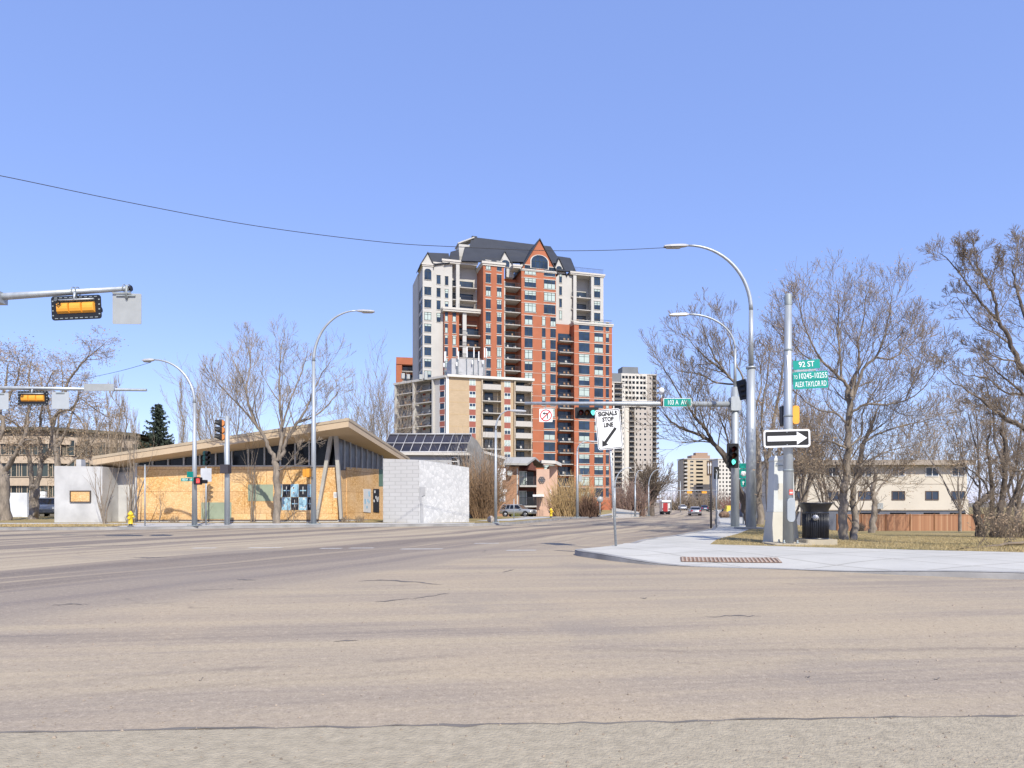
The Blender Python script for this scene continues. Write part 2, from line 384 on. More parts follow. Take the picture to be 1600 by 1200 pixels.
tag(mb.build('ground', M('far_ground', (0.20, 0.17, 0.12), 0.95, 0.3, 0.02)), 'brown distant ground out to the horizon', 'ground', kind='structure')
Ys = [-40, 0, 20, 24, 28, 34, 40] + [40 + 4*k for k in range(1, 18)] + [120, 156, 200, 250, 320, 420, 700]
RR = [(-40, 120), (4, 120), (8, 34), (9, 29), (14.8, 10.2), (17.6, 4.9)]
Ys = [-40, 0, 4, 8, 9, 11, 13, 14.8, 17.6] + Ys[3:]
strip('road', [(-220 if y <= 40 else interp(LEDGE, y) - 3, y) for y in Ys], [(interp(RR, y) if y < 18 else interp(REDGE, y) + (1.0 if y < 45 else 2.2), y) for y in Ys], roadm,
      'worn sandy asphalt intersection and the avenue running away between the towers', lambda x, y: hr(y), 8)
# left block
FRONT = [(-220, 30.0), (-60, 29.8), (-26, 29.4), (-17.5, 29.6), (-14, 31.2), (-9, 33.2), (-1.95, 34.5)]
FR = smooth_poly(FRONT)
dirtm = M('dry_verge', (0.36, 0.29, 0.19), 0.95, 0.25, 1.2, 0.4, 30)
fd = dense(FR, 3.0)
strip('verge', [(x, y) for x, y in fd], [(min(x, -0.6), 36.0) for x, y in fd], conc, 'pale concrete sidewalk in front of the boarded building', lambda x, y: 0.12, 3)
Yl = [36.0, 38, 40, 42, 44, 47, 50, 54, 58, 62, 66, 70, 75, 80, 85, 90, 95, 100, 110, 130, 156, 200, 250, 330, 420]
strip('lawn', [(-260, y) for y in Yl], [(interp(LEDGE, y), y) for y in Yl], grassm, 'dry grass lots along the far side of the avenue', lambda x, y: hr(y) + 0.12, 10)
# kerbs as solid steps
def kerb(name, pts, label, zt=lambda x, y: hr(y)+0.125, wdt=0.18):
    mb = MB(); rings = []
    for i, p in enumerate(pts):
        a = Vector(pts[max(i-1, 0)][:2]); b = Vector(pts[min(i+1, len(pts)-1)][:2]); d = (b-a).normalized(); nrm = Vector((-d.y, d.x))
        z1 = zt(p[0], p[1]); x, y = p[0], p[1]; o = nrm * wdt
        rings.append([(x - nrm.x*0.02, y - nrm.y*0.02, z1-0.5), (x - nrm.x*0.0, y - nrm.y*0.0, z1-0.02), (x + nrm.x*.03, y + nrm.y*.03, z1+0.003), (x + o.x, y + o.y, z1+0.003), (x + o.x, y + o.y, z1-0.5)])
    mb.loft(rings, 0, closed=True, caps=True)
    return tag(mb.build(name, concd), label, 'kerb', kind='structure')
kerb('kerb', fd, 'low kerb in front of the boarded building')
kerb('kerb', [(interp(LEDGE, y), y) for y in [34.6, 35.2] + Yl], 'low kerb on the left of the avenue')
# grass strip on the left, sidewalk ribbons
strip('grass_strip', [(x, F) for x, F in ((-90, 30.3), (-60, 30.2), (-30, 29.9), (-20, 30.0), (-17.6, 30.4))], [(-90, 33.2), (-60, 33.2), (-30, 33.0), (-21, 32.6), (-17.6, 30.8)], M('brown_turf', (0.36, 0.25, 0.11), 0.95, 0.3, 3, 0.6, 25),
      'brown turf strip by the kerb on the left', lambda x, y: 0.128 + 0.05*(1-abs(y-31.6)/1.7 if abs(y-31.6) < 1.7 else 0), 6)
strip('planting_bed', [(-20.5, 36.6), (-10, 36.6), (-2.5, 36.4)], [(-20.5, 37.3), (-10, 37.4), (-2.5, 37.3)], dirtm, 'strip of bare dirt along the foot of the boarded building', lambda x, y: 0.126, 3)
strip('sidewalk', [(interp(LEDGE, y)-1.2, y) for y in Yl[2:-4]], [(interp(LEDGE, y)-3.2, y) for y in Yl[2:-4]], conc, 'concrete footpath along the left side of the avenue', lambda x, y: hr(y)+0.126, 2)
strip('driveway', [(1.0, 52), (3.8, 52.6)], [(-2, 76), (1.5, 77)], conc, 'driveway leading to the parked silver vehicle', lambda x, y: hr(y)+0.13, 8)
# right corner
FC = [(1.45, 15.75, .12), (1.5, 15.2, .12), (1.75, 14.6, .12), (2.1, 13.9, .10), (2.6, 13.2, .05), (3.3, 12.75, .008), (4.6, 12.3, .006), (5.7, 11.75, .02), (6.4, 11.3, .06), (7.9, 10.6, .11), (12, 8.8, .12), (30, 2.0, .12)]
BC = [(1.75, 16.1, .12), (2.1, 16.5, .12), (2.5, 17.1, .12), (2.85, 17.7, .12), (3.1, 18.1, .12), (4.2, 17.9, .12), (5.1, 17.6, .12), (6.5, 16.9, .12), (7.6, 16.3, .12), (11.1, 14.8, .12), (17, 13.0, .12), (34, 7, .12)]
def resamp(p, k=6):
    out = []
    for i in range(len(p)-1):
        a, b = Vector(p[i]), Vector(p[i+1])
        p0 = Vector(p[i-1]) if i else a; p3 = Vector(p[i+2]) if i+2 < len(p) else b
        for j in range(k):
            t = j/k
            out.append(tuple(0.5*((2*a)+(-p0+b)*t+(2*p0-5*a+4*b-p3)*t*t+(-p0+3*a-3*b+p3)*t**3)))
    return out+[tuple(p[-1])]
FCs, BCs = resamp(FC), resamp(BC)
def sidewalk_mat():
    m, t, b = newmat('sidewalk_slab')
    g = coords(t, world=True)
    c = ramp(t, noise(t, g, 0.8, 5), [(0.3, (0.45, 0.435, 0.39)), (0.7, (0.54, 0.52, 0.47))])
    c = mixc(t, ramp(t, noise(t, g, 2.2, 6, 0.7), [(0.55, 0.0), (0.75, 0.4)]), c, (0.36, 0.33, 0.29))
    c = mixc(t, ramp(t, noise(t, g, 60, 2), [(0.3, 0.35), (0.45, 0.0)]), c, (0.28, 0.27, 0.26))
    br = N(t, 'ShaderNodeTexBrick'); br.offset = 0.0
    for k, v in (('Scale', 1.0), ('Mortar Size', 0.018), ('Brick Width', 1.5), ('Row Height', 1.5), ('Bias', 0.0)): br.inputs[k].default_value = v
    br.inputs['Color1'].default_value = (1, 1, 1, 1); br.inputs['Color2'].default_value = (.96, .96, .96, 1); br.inputs['Mortar'].default_value = (.55, .53, .50, 1)
    mp = N(t, 'ShaderNodeMapping'); mp.inputs['Rotation'].default_value = (0, 0, R(-24)); t.links.new(g, mp.inputs[0]); t.links.new(mp.outputs[0], br.inputs['Vector'])
    c = mixc(t, 1.0, c, br.outputs[0], 'MULTIPLY')
    t.links.new(c, b.inputs['Base Color']); b.inputs['Roughness'].default_value = 0.9; b.inputs['Specular IOR Level'].default_value = 0.2
    bump(t, b, noise(t, g, 50, 2), 0.25, 0.01); return m
sidem = sidewalk_mat()
mb = MB(); rows = []
def prof(f): return min(1, f * 2.2)
for a, c in zip(FCs, BCs):
    a, c = Vector(a), Vector(c); rows.append([(a.x+(c.x-a.x)*f, a.y+(c.y-a.y)*f, a.z+(c.z-a.z)*sstep(0, .45, f)) for f in [k/12 for k in range(13)]])
mb.loft(rows, 0, closed=False, smooth=True)
o = mb.build('sidewalk', sidem)
if o.data.polygons[60].normal.z < 0: o.data.flip_normals()
tag(o, 'broad pale concrete corner with a ramp down to the road', 'sidewalk', kind='structure')
def near_z(x, y):
    best = min(FCs, key=lambda q: (q[0]-x)**2+(q[1]-y)**2); return best[2]
kerb('kerb', [(p[0], p[1]) for p in FCs], 'grey kerb round the near corner island', lambda x, y: near_z(x, y) + 0.001, 0.16)
Yb = [17.2, 18.1, 19, 19.7, 21, 22.8, 25, 27.8, 32, 36, 41, 47, 53, 60, 70, 80, 90, 100, 120, 156, 200, 250, 330, 420]
strip('sidewalk', [(interp(REDGE, y) if y > 17.5 else 3.0, y) for y in Yb], [(interp(GEDGE, y)+0.05, y) for y in Yb], sidem, 'concrete footpath leading away beside the right of the avenue', lambda x, y: hr(y)+0.116, 3)
kerb('kerb', list(reversed([(interp(REDGE, y), y) for y in Yb[1:]])), 'low kerb on the right of the avenue')
# right lawn
Yg = [4, 8, 9, 11, 13, 14.8, 15.5, 16.3, 17, 17.6, 18.5, 20, 22, 24, 26.5, 29, 32, 36, 40, 44, 50, 56, 62, 68, 76, 84, 92, 100, 120, 156, 200, 250, 330, 420]
mb = MB(); rows = []
for y in Yg:
    xl = interp(GEDGE, y) if y >= 9 else 34
    rows.append([(xl+d, y, hlawn(xl+d, y)) for d in (0, .4, 1, 2, 3, 4, 5, 6, 7, 9, 12, 18, 30, 60, 120, 200)])
mb.loft(rows, 0, closed=False, smooth=True); o = mb.build('lawn', grassm)
if o.data.polygons[60].normal.z < 0: o.data.flip_normals()
tag(o, 'dormant lawn falling away behind the corner', 'lawn', kind='structure')
# near gutter
strip('gutter', [(-14, 1.0), (0, 1.0), (14, 1.0)], [(-14, 2.9), (0, 3.68), (14, 4.4)], M('gutter_concrete', (0.37, 0.315, 0.225), 0.95, 0.16, 14, 0.6, 60), 'sandy concrete gutter at the viewer feet', lambda x, y: 0.006, 2)
mb = MB(); 
JY = [random.gauss(0, .012) for _ in range(120)]; JW = [abs(random.gauss(.004, .006))+.003 for _ in range(120)]
for k in range(112):
    x = -7 + k*.125; y = 3.68 + x*0.051
    ja, jb = y+JY[k], y+.0064+JY[k+1]; mb.prism([(x, ja-JW[k], .004), (x+.125, jb-JW[k+1], .004), (x+.125, jb+JW[k+1], .004), (x, ja+JW[k], .004)], (0, 0, .004))
tag(mb.build('road_seam', M('seam_tar', (0.17, 0.15, 0.13), 0.9, 0.3)), 'dark seam between asphalt and gutter', 'seam', kind='structure')
mb = MB()
for seg in ([(80, 946.5), (108, 944), (138, 945)], [(640, 936), (672, 932), (702, 926.5)], [(585, 941), (640, 935)], [(560, 908.5), (600, 906.5), (655, 910), (690, 914)], [(785, 894.5), (803, 890)], [(208, 870.5), (235, 871.5), (262, 870.5)], [(0, 861.5), (50, 858.5), (100, 855.5), (165, 853), (235, 850.2)], [(310, 1064), (318, 1060)], [(1000, 935), (1012, 934.6)], [(1455, 1061), (1470, 1061.6)], [(1258, 1058), (1266, 1057)], [(370, 905.5), (400, 906.5)], [(1100, 964), (1150, 962), (1190, 963)], [(520, 1003), (560, 1000)], [(865, 860), (905, 862)]):  # last strip paints the stop line sign's shadow, the rest are cracks
    pts = []
    for a, b in zip(seg, seg[1:]):
        for k in range(6): f = k/6; pts.append((a[0]+(b[0]-a[0])*f, a[1]+(b[1]-a[1])*f))
    pts.append(seg[-1]); prev = None
    for i, (x, y) in enumerate(pts):
        Y = CZ*FPX/(y-HY)+random.gauss(0, .02); X = PX(x, Y); e = math.sin(math.pi*(i+.2)/(len(pts)-.6)); wd = Y*Y/1280*random.uniform(.25, .9)*max(.15, e)
        cur = ((X, Y-wd, .003), (X, Y+wd, .003))
        if prev: mb.face([prev[0], cur[0], cur[1], prev[1]])
        prev = cur
tag(mb.build('road_crack_and_shadow', M('crack_tar_and_shadow', (0.155, 0.135, 0.12), 0.9, 0.3)), 'dark ragged cracks, tar patches and one painted sign shadow on the asphalt', 'crack', kind='structure')
# worn lane marks
wornw = M('worn_road_paint', (0.66, 0.64, 0.60), 0.9, 0.2, 4)
mb = MB()
for x0, x1, y in ((300, 335, 856.5), (388, 438, 856), (500, 532, 857), (545, 582, 856.5), (625, 690, 858), (740, 778, 849), (790, 836, 860)):
    Y = CZ*FPX/(y-HY); X0, X1 = PX(x0, Y), PX(x1, Y)
    mb.face([(X0, Y-.10, .004), (X1, Y-.02, .004), (X1+.05, Y+.12, .004), (X0+.05, Y+.06, .004)])
tag(mb.build('road_marking', wornw), 'worn white dashes across the avenue', 'road marking', kind='structure')
# tactile plate on the ramp
def rampz(x, y):
    q = min(range(len(FCs)), key=lambda i: min(((FCs[i][0]+(BCs[i][0]-FCs[i][0])*f-x)**2+(FCs[i][1]+(BCs[i][1]-FCs[i][1])*f-y)**2) for f in [k/20 for k in range(21)]))
    a, c = Vector(FCs[q]), Vector(BCs[q]); f = max(0, min(1, (Vector((x, y))-a.xy).dot((c-a).xy)/(c-a).xy.length_squared))
    return a.z+(c.z-a.z)*sstep(0, .45, f)
tp = thing('tactile_plate', 'rust coloured ribbed warning plate set in the sidewalk ramp', 'tactile plate', (3.2, 12.95, 0.03))
rust = M('rusty_iron', (0.25, 0.155, 0.105), 0.8, 0.3, 6); rustd = M('rusty_iron_rib', (0.42, 0.33, 0.26), 0.8, 0.2, 6)
A = Vector((3.32, 13.42, 0)); B = Vector((5.15, 13.0, 0)); D = Vector((0.14, 0.62, 0)); o0 = Vector(tp.location)
mb = MB(); rb = MB(); n = 24
for k in range(n):
    a, c = A.lerp(B, k/n), A.lerp(B, (k+1)/n)
    q = [Vector((p.x, p.y, rampz(p.x, p.y)+0.010)) - o0 for p in (a, c, c+D, a+D)]
    mb.face(q)
    if True:
        m0, m1 = a.lerp(c, .28), a.lerp(c, .72)
        q = [Vector((p.x, p.y, rampz(p.x, p.y)+0.010)) - o0 for p in (m0+D*.08, m1+D*.08, m1+D*.92, m0+D*.92)]
        rb.prism(q, (0, 0, 0.012))
mb.build('plate', rust, tp); rb.build('rib', rustd, tp)
# loose stones & grass tufts (uncountable)
random.seed(5)
mb = MB()
for k in range(1900):
    y = 3.0 + 22*random.random()**1.7; x = random.uniform(-1, 1)*y*0.8
    if x > 1.2 and y > 10.3 - .3*x + 2.0: continue
    r = random.choice((.003, .004, .005, .006, .008)) * (1 if random.random() < .96 else 1.5)
    a = random.uniform(0, 6.28); z = 0.001 if y > 3.7 + x*.05 else .007
    mb.loft([[(x+r*math.cos(a+t*1.57)*1.2, y+r*math.sin(a+t*1.57), z) for t in range(4)], [(x+r*.6*math.cos(a+t*1.57), y+r*.6*math.sin(a+t*1.57), z+r*.8) for t in range(4)]], 0, True, True)
tag(mb.build('gravel', M('road_grit', (0.33, 0.27, 0.21), 0.9, 0.5, 3)), 'loose grit scattered over the asphalt', 'gravel', kind='stuff')
mb = MB()
def blade(x, y, z, h, wd):
    a = random.uniform(0, 6.28); l = random.uniform(.2, .9)*h; dx, dy = math.cos(a)*wd, math.sin(a)*wd; b = random.uniform(0, 6.28)
    mb.face([(x-dx, y-dy, z), (x+dx, y+dy, z), (x+math.cos(b)*l, y+math.sin(b)*l, z+h)])
for k in range(42000):
    y = 14 + 26*random.random()**1.6; x0 = interp(GEDGE, y); x = x0 + (y*.82+4-x0)*random.random()
    if x > 4 and x > x0+.02: blade(x, y, hlawn(x, y)-.005, random.uniform(.02, .07), .006)
for k in range(6000):
    x = random.uniform(-24, -17.8); y = random.uniform(30.0, 32.4); blade(x, y, .13, random.uniform(.04, .1), .015)
tag(mb.build('grass', M('straw_blades', (0.44, 0.34, 0.17), 0.9, 0.35, 1.5)), 'short straw coloured grass blades on the lawn', 'grass', kind='stuff')

# ================================================================ STREET FURNITURE
def text_mesh(s, h, sx=1.0, off=0.0, ext=0.004, spacing=1.0):
    cu = bpy.data.curves.new('t', 'FONT'); cu.body = s; cu.size = h * 1.38; cu.align_x = 'CENTER'; cu.align_y = 'CENTER'
    cu.extrude = ext; cu.offset = off; cu.space_character = spacing; cu.resolution_u = 3
    ob = bpy.data.objects.new('t', cu); COL.objects.link(ob)
    bpy.context.view_layer.update()
    me = bpy.data.meshes.new_from_object(ob.evaluated_get(bpy.context.evaluated_depsgraph_get()))
    bpy.data.objects.remove(ob); bpy.data.curves.remove(cu)
    me.transform(Matrix.Scale(sx, 4, (1, 0, 0))); me.transform(Matrix.Rotation(R(90), 4, 'X')); return me
def lettering(s, h, parent, loc, mat, sx=1.0, off=0.0, spacing=1.0, fit=None):
    me = text_mesh(s, h, sx, off, 0.003, spacing); me.materials.append(mat)
    if fit:
        xs = [v.co.x for v in me.vertices]; k = fit / (max(xs)-min(xs)); me.transform(Matrix.Scale(k, 4, (1, 0, 0)))
        xs = [v.co.x for v in me.vertices]; me.transform(Matrix.Translation((-(max(xs)+min(xs))/2, 0, 0)))
    return inst('lettering', me, parent, loc)
def lens_mat(name, col, on=False):
    return M(name, col, 0.25, 0.05, 5, emit=((col[0], col[1], col[2]), 1.3) if on else None)
L_R, L_A, L_G = lens_mat('lens_red_off', (.10, .008, .006)), lens_mat('lens_amber_off', (.14, .04, .006)), lens_mat('lens_green_off', (.0, .05, .03))
L_GON = lens_mat('lens_green_lit', (.15, .95, .75), True); L_RON = lens_mat('lens_red_lit', (.9, .06, .05), True)
def signal(label, loc, rz, horiz=False, lenses=(L_R, L_A, L_G), housing=sigblack, front=None, board=True, s=1.0, group=None, boardmat=sigblack, tilt=0, visor=.24):
    """faces local -Y; origin at its centre"""
    r = thing('traffic_signal', label, 'traffic signal', loc, rz, group); r.rotation_euler = (0, tilt, rz)
    st = 0.33*s; n = 3
    hb = MB()
    for i in range(n):
        c = (i-(n-1)/2)*st
        cx, cz = (c, 0) if horiz else (0, -c)
        hb.bbox(cx, 0.02, cz, st*.985, .10*s, st*.985, .05*s, 1)
        hb.loft([[(cx+sx*st*.485, .07*s, cz+sz*st*.46) for sx, sz in ((-1,-1),(1,-1),(1,1),(-1,1))], [(cx+sx*st*.44, .15*s, cz+sz*st*.30) for sx, sz in ((-1,-1),(1,-1),(1,1),(-1,1))],[(cx+sx*st*.40, .17*s, cz+sz*st*.1) for sx, sz in ((-1,-1),(1,-1),(1,1),(-1,1))]], 0, True, True)
    hb.build('housing', [housing, front or housing], r)
    for i in range(n):
        c = (i-(n-1)/2)*st
        cx, cz = (c, 0) if horiz else (0, -c)
        lm = MB(); lm.lathe([(0.0001, -.035*s), (.07*s, -.028*s), (.13*s, -.005*s), (.14*s, .01*s)], n=20)
        o = lm.build('lens', lenses[i], r, (cx, -.03*s, cz)); o.rotation_euler = (R(90), 0, 0); o.data.flip_normals()
        for v in o.data.vertices: v.co.z = -v.co.z
        vm = MB(); rings = []
        for y, cut in ((-.02, 1.0), (-.02-visor*s, .55)):
            rings.append([(.155*s*math.sin(t), y, .155*s*math.cos(t)) for t in [(-1+2*k/14)*math.pi*(.98 if y > -.05 else .60) for k in range(15)]])
        ri = [[(p[0]*.95, p[1], p[2]*.95) for p in rg] for rg in rings]
        vm.loft([rings[0], rings[1], ri[1], ri[0]], 0, closed=False, smooth=False)
        vm.build('visor', sigblack, r, (cx, 0, cz))
    if board:
        b = MB(); L, W = (n*st+.3*s), .62*s
        sx, sz = (L, W) if horiz else (W, L)
        b.bbox(0, .075*s if housing is sigyel else .05*s, 0, sx, .015, sz, .07*s)
        if housing is sigyel:
            for k in range(9):
                for q in (-1, 1):
                    b.cbox((k-4)*sx*.1, .09*s, q*sz*.43, sx*.06, .006, sz*.03, 1)
            for q in (-1, 1):
                for k in range(4): b.cbox(q*sx*.465, .09*s, (k-1.5)*sz*.2, sx*.03, .006, sz*.05, 1)
        b.build('backboard', [boardmat, galvd], r)
    if horiz and housing is sigyel:
        t = MB(); t.tube([(-st*1.55, .16*s, st*.56), (st*1.55, .16*s, st*.56)], .022*s); t.tube([(0, .16*s, st*.55), (0, .12*s, st*1.15)], .03*s)
        t.tube([(st*1.0, .2*s, st*.30), (st*1.1, .26*s, st*.5), (st*1.3, .22*s, st*.35), (st*1.15, .22*s, st*.15), (st*1.0, .2*s, st*.30)], .018*s, m=1)
        t.build('bracket', [galv, sigblack], r)
    elif horiz:
        t = MB(); t.tube([(-st, .1, st*.5), (-st, .12, st*.95)], .02*s); t.tube([(st, .1, st*.5), (st, .12, st*.95)], .02*s); t.build('bracket', galvd, r)
    return r
def flat_plate(mb, w, h, rad, y0, th, m=0): mb.bbox(0, y0, 0, w, th, h, rad, m)
def arrow2d(pts, y, parent, mat, name='arrow', th=.004):
    mb = MB(); mb.prism([(x, y, z) for x, z in pts], (0, -th, 0)); return mb.build(name, mat, parent)
def street_lamp(label, x, Y, zb, zc, ztop, reach, sgn=-1, rp=.11, rt=.05, headlen=1.0, collar=None, arm_drop=0.0, group='street lamps'):
    """pole to zc, then a quarter ellipse to ztop; lamp reaches sgn*reach"""
    r = thing('street_lamp', label, 'street lamp', (x, Y, zb), 0, group)
    H = zc-zb; T = ztop-zb; hl = headlen; rx = reach-hl
    mb = MB()
    if collar: 
        mb.tube([(0, 0, 0), (0, 0, collar-zb)], [rp*1.25, rp], 14); mb.tube([(0, 0, collar-zb-.08), (0, 0, collar-zb)], rp*1.2, 14)
        mb.tube([(0, 0, collar-zb), (0, 0, H)], [rp*.62, rp*.52], 12)
        r0 = rp*.52
    else: mb.tube([(0, 0, 0), (0, 0, H)], [rp, rp*.62], 14); r0 = rp*.62
    mb.build('pole', galv, r)
    mb = MB(); pts = [(sgn*rx*(1-math.cos(t)), 0, H+(T-H)*math.sin(t)) for t in [math.pi/2*k/16 for k in range(17)]]
    mb.tube(pts, [r0+(rt*.6-r0)*k/16 for k in range(17)], 10); mb.build('arm', galv, r)
    mb = MB(); hx = sgn*rx
    secs = [(0, .05, .05), (.12, .09, .10), (.35, .14, .12), (.75, .15, .11), (1.0, .11, .07)]
    rings = []
    for f, wd, ht in secs:
        cx = hx+sgn*hl*f; cz = T-.04*f
        rings.append([(cx, sy*wd, cz+sz*ht*.5*(1 if sz > 0 else 1)) for sy, sz in ((-1, -.8), (1, -.8), (1, .3), (.6, 1), (-.6, 1), (-1, .3))])
    mb.loft(rings, 0, True, True); mb.build('lamp_head', M('lamp_head_grey', (.46, .46, .46), .5, .05, metal=.2), r)
    mb = MB(); cx = hx+sgn*hl*.62; mb.bbox(cx, 0, T-.095, hl*.6, .2, .03, .08, 0, 'z'); mb.build('lens', M('lamp_lens', (.42, .40, .34), .3, .05), r)
    mb = MB(); mb.cbox(0, 0, .015, rp*4.2, rp*4.2, .03)
    for a in (-1, 1):
        for c in (-1, 1): mb.tube([(a*rp*1.7, c*rp*1.7, .02), (a*rp*1.7, c*rp*1.7, .09)], .018, 6)
    mb.build('base_plate', galvd, r)
    return r
# --- corner pole with street signs (right foreground)
Yp = 17.6; xp = PX(1231.5, Yp); zg = 0.10
pole = thing('signal_pole', 'thick straight grey pole on the near corner carrying the one way sign', 'pole', (xp, Yp, zg))
hp = PZ(460, Yp)-zg
mb = MB(); mb.tube([(0, 0, 0), (0, 0, hp)], [.135, .085], 20); mb.build('pole', galv, pole)
mb = MB(); mb.lathe([(.092, hp-.28), (.094, hp-.02), (.06, hp+.015), (.001, hp+.02)], n=20); mb.build('pole_cap', galvd, pole)
mb = MB(); mb.bbox(0, 0, .02, .42, .42, .04, .03, 0, 'z')
for a in (-1, 1):
    for c in (-1, 1): mb.tube([(a*.17, c*.17, .03), (a*.17, c*.17, .14)], .022, 8); mb.tube([(a*.17, c*.17, .05), (a*.17, c*.17, .085)], .04, 6)
mb.build('base_plate', galvd, pole)
mb = MB(); mb.bbox(.0, -.128, 1.08-.12, .20, .05, .62, .09); mb.build('hand_hole_cover', galv, pole, (.02, 0, -.05))
mb = MB(); mb.cbox(.02, -.132, 1.36, .10, .012, .13); mb.build('sticker', rubberred, pole)
mb = MB(); mb.cbox(.02, -.14, 1.35, .07, .004, .03); mb.build('sticker_band', white_p, pole)
for z in (2.95, 3.3, 1.9, 5.0): mb = MB(); mb.tube([(0, 0, z), (0, 0, z+.05)], .135-.0085*z+.012, 16); mb.build('band', galvd, pole)
# --- one way sign
Ys_ = 17.35; c = P(1229.5, 685, Ys_)
ow = thing('one_way_sign', 'black and white one way arrow sign pointing right on the thick pole', 'sign', tuple(c), R(-4)); ow.rotation_euler = (0, R(-1.2), R(-4))
W_ = 71/FPX*Ys_; H_ = 27.5/FPX*Ys_
mb = MB(); mb.bbox(0, 0, 0, W_, .012, H_, .06); mb.build('panel', white_p, ow)
mb = MB(); mb.bbox(0, -.009, 0, W_*.925, .004, H_*.80, .03); mb.build('black_field', black_p, ow)
a = W_; arrow2d([(-.42*a, -.058*a), (.21*a, -.058*a), (.21*a, -.145*a), (.43*a, 0), (.21*a, .145*a), (.21*a, .058*a), (-.42*a, .058*a)], -.011, ow, white_p)
for z in (-1, 1): mb = MB(); mb.tube([(0, -.018, z*H_*.36), (0, -.005, z*H_*.36)], .012, 8); mb.build('bolt', galv, ow)
c = P(1252.5, 685, 17.85); sb = thing('sign_back', 'pale back of a square sign peeking out behind the one way arrow', 'sign', tuple(c), R(12))
mb = MB(); mb.bbox(0, 0, 0, .42, .01, .48, .06); mb.build('panel', alu, sb)
mb = MB(); mb.cbox(-.1, -.02, 0, .3, .02, .03); mb.build('bracket', galvd, sb)
# --- blades
def blade_sign(name, label, x0, x1, y0, y1, Y, texts, rz=0, slope=0, h=None, mat=green_p, group=None, border=True):
    c = P((x0+x1)/2, (y0+y1)/2, Y); W = (x1-x0)/FPX*Y; H = (y1-y0)/FPX*Y
    r = thing(name, label, 'street sign', tuple(c), rz, group); r.rotation_euler = (0, -slope, rz)
    mb = MB(); mb.bbox(0, 0, 0, W, .01, H, .02); mb.build('panel', mat, r)
    for s_, hh, dx, dz, fit in texts: lettering(s_, hh*H, r, (dx*W, -.009, dz*H), white_p, off=.0012 if hh > .5 else .0, fit=fit*W)
    return r
b1 = blade_sign('street_name_sign', 'upper green street name blade reading 92 ST on the corner pole', 1239, 1281, 562.5, 576.5, 17.5, [('92 ST', .62, 0, 0, .58)], 0, R(4), group='green blades on the corner pole')
b2 = blade_sign('street_name_sign', 'lower green two line street name blade reading ALEX TAYLOR RD', 1239, 1293.5, 580.5, 607, 17.5, [('TO', .22, -.42, .19, .10), ('10245-10255', .33, .08, .235, .80), ('ALEX TAYLOR RD', .33, 0, -.25, .90)], 0, R(3), group='green blades on the corner pole')
mb = MB(); mb.cbox(0, -.008, 0, 54/FPX*17.5, .004, .008); mb.build('divider', M('dark_green_line', (0, .13, .11), .5, .05), b2)
mb = MB(); mb.cbox(-.46, 0.02, -.04, .05, .03, .62); mb.build('bracket', white_p, b1)
mb = MB(); mb.cbox(-.04, 0, -.15, .55, .015, .035); mb.cbox(-.04, 0, -.175, .02, .02, .02); mb.build('cross_brace', alu, b1)
# --- yellow pedestrian signal on corner pole
c = P(1240.5, 649, 17.7)
pd = thing('pedestrian_signal', 'yellow pedestrian signal seen from the side behind the thick pole', 'pedestrian signal', tuple(c), 0)
mb = MB(); mb.bbox(0, .05, 0, .17, .38, .47, .06); mb.build('housing', sigyel, pd)
mb = MB(); mb.bbox(-.24, .12, 0, .10, .2, .52, .03); mb.build('visor', sigblack, pd)
mb = MB(); mb.tube([(0, .05, .22), (-.05, 0, .34), (-.14, 0, .42)], .02); mb.build('bracket', galvd, pd)
# --- cabinet
cab = thing('utility_cabinet', 'tall pale tapered utility cabinet behind the thick corner pole', 'cabinet', (PX(1220, 18.6), 18.6, .06))
k = 18.6/FPX; cabm = M('cabinet_beige', (.56, .53, .45), .7, .06, 2); cabm2 = M('cabinet_top', (.55, .56, .53), .6, .06, 2)
def ring(w0, d0, z, dx=0): return [(-w0/2+dx, -d0/2, z), (w0/2+dx, -d0/2, z), (w0/2+dx, d0/2, z), (-w0/2+dx, d0/2, z)]
z1 = PZ(800, 18.6)-.06; z2 = PZ(721, 18.6)-.06; z3 = PZ(713, 18.6)-.06
mb = MB(); mb.loft([ring(44*k, .62, 0), ring(35*k, .5, z1)], 0, True, True); mb.build('base', cabm, cab)
mb = MB(); mb.loft([ring(33.5*k, .5, z1+.004), ring(28.5*k, .40, z2)], 0, True, True); mb.build('upper_shell', cabm2, cab)
mb = MB(); mb.loft([ring(30*k, .43, z2+.003), ring(30*k, .43, z2+.05), ring(26*k, .36, z3)], 0, True, True); mb.build('lid', cabm2, cab)
mb = MB(); mb.bbox(-.10, -.232, z1+.55, .13, .012, .45, .02); mb.build('door_plate', cabm, cab)
mb = MB(); mb.cbox(-.08, -.21, z2-.12, .28, .02, .03); mb.cbox(-.08, -.235, z1-.04, .3, .02, .02); mb.build('hinge', galvd, cab)
# --- concrete pads
mb = MB(); mb.bbox(PX(1230, 17.7), 17.75, .07, 60*17.7/FPX, .9, .16, .08, 0, 'z'); tag(mb.build('concrete_pad', pad), 'low concrete footing under the thick corner pole', 'footing')
mb = MB(); mb.bbox(PX(1277, 17.9), 18.0, .13, 49*17.9/FPX, .82, .22, .08, 0, 'z'); tag(mb.build('concrete_pad', pad), 'raised concrete footing under the black litter bin', 'footing')
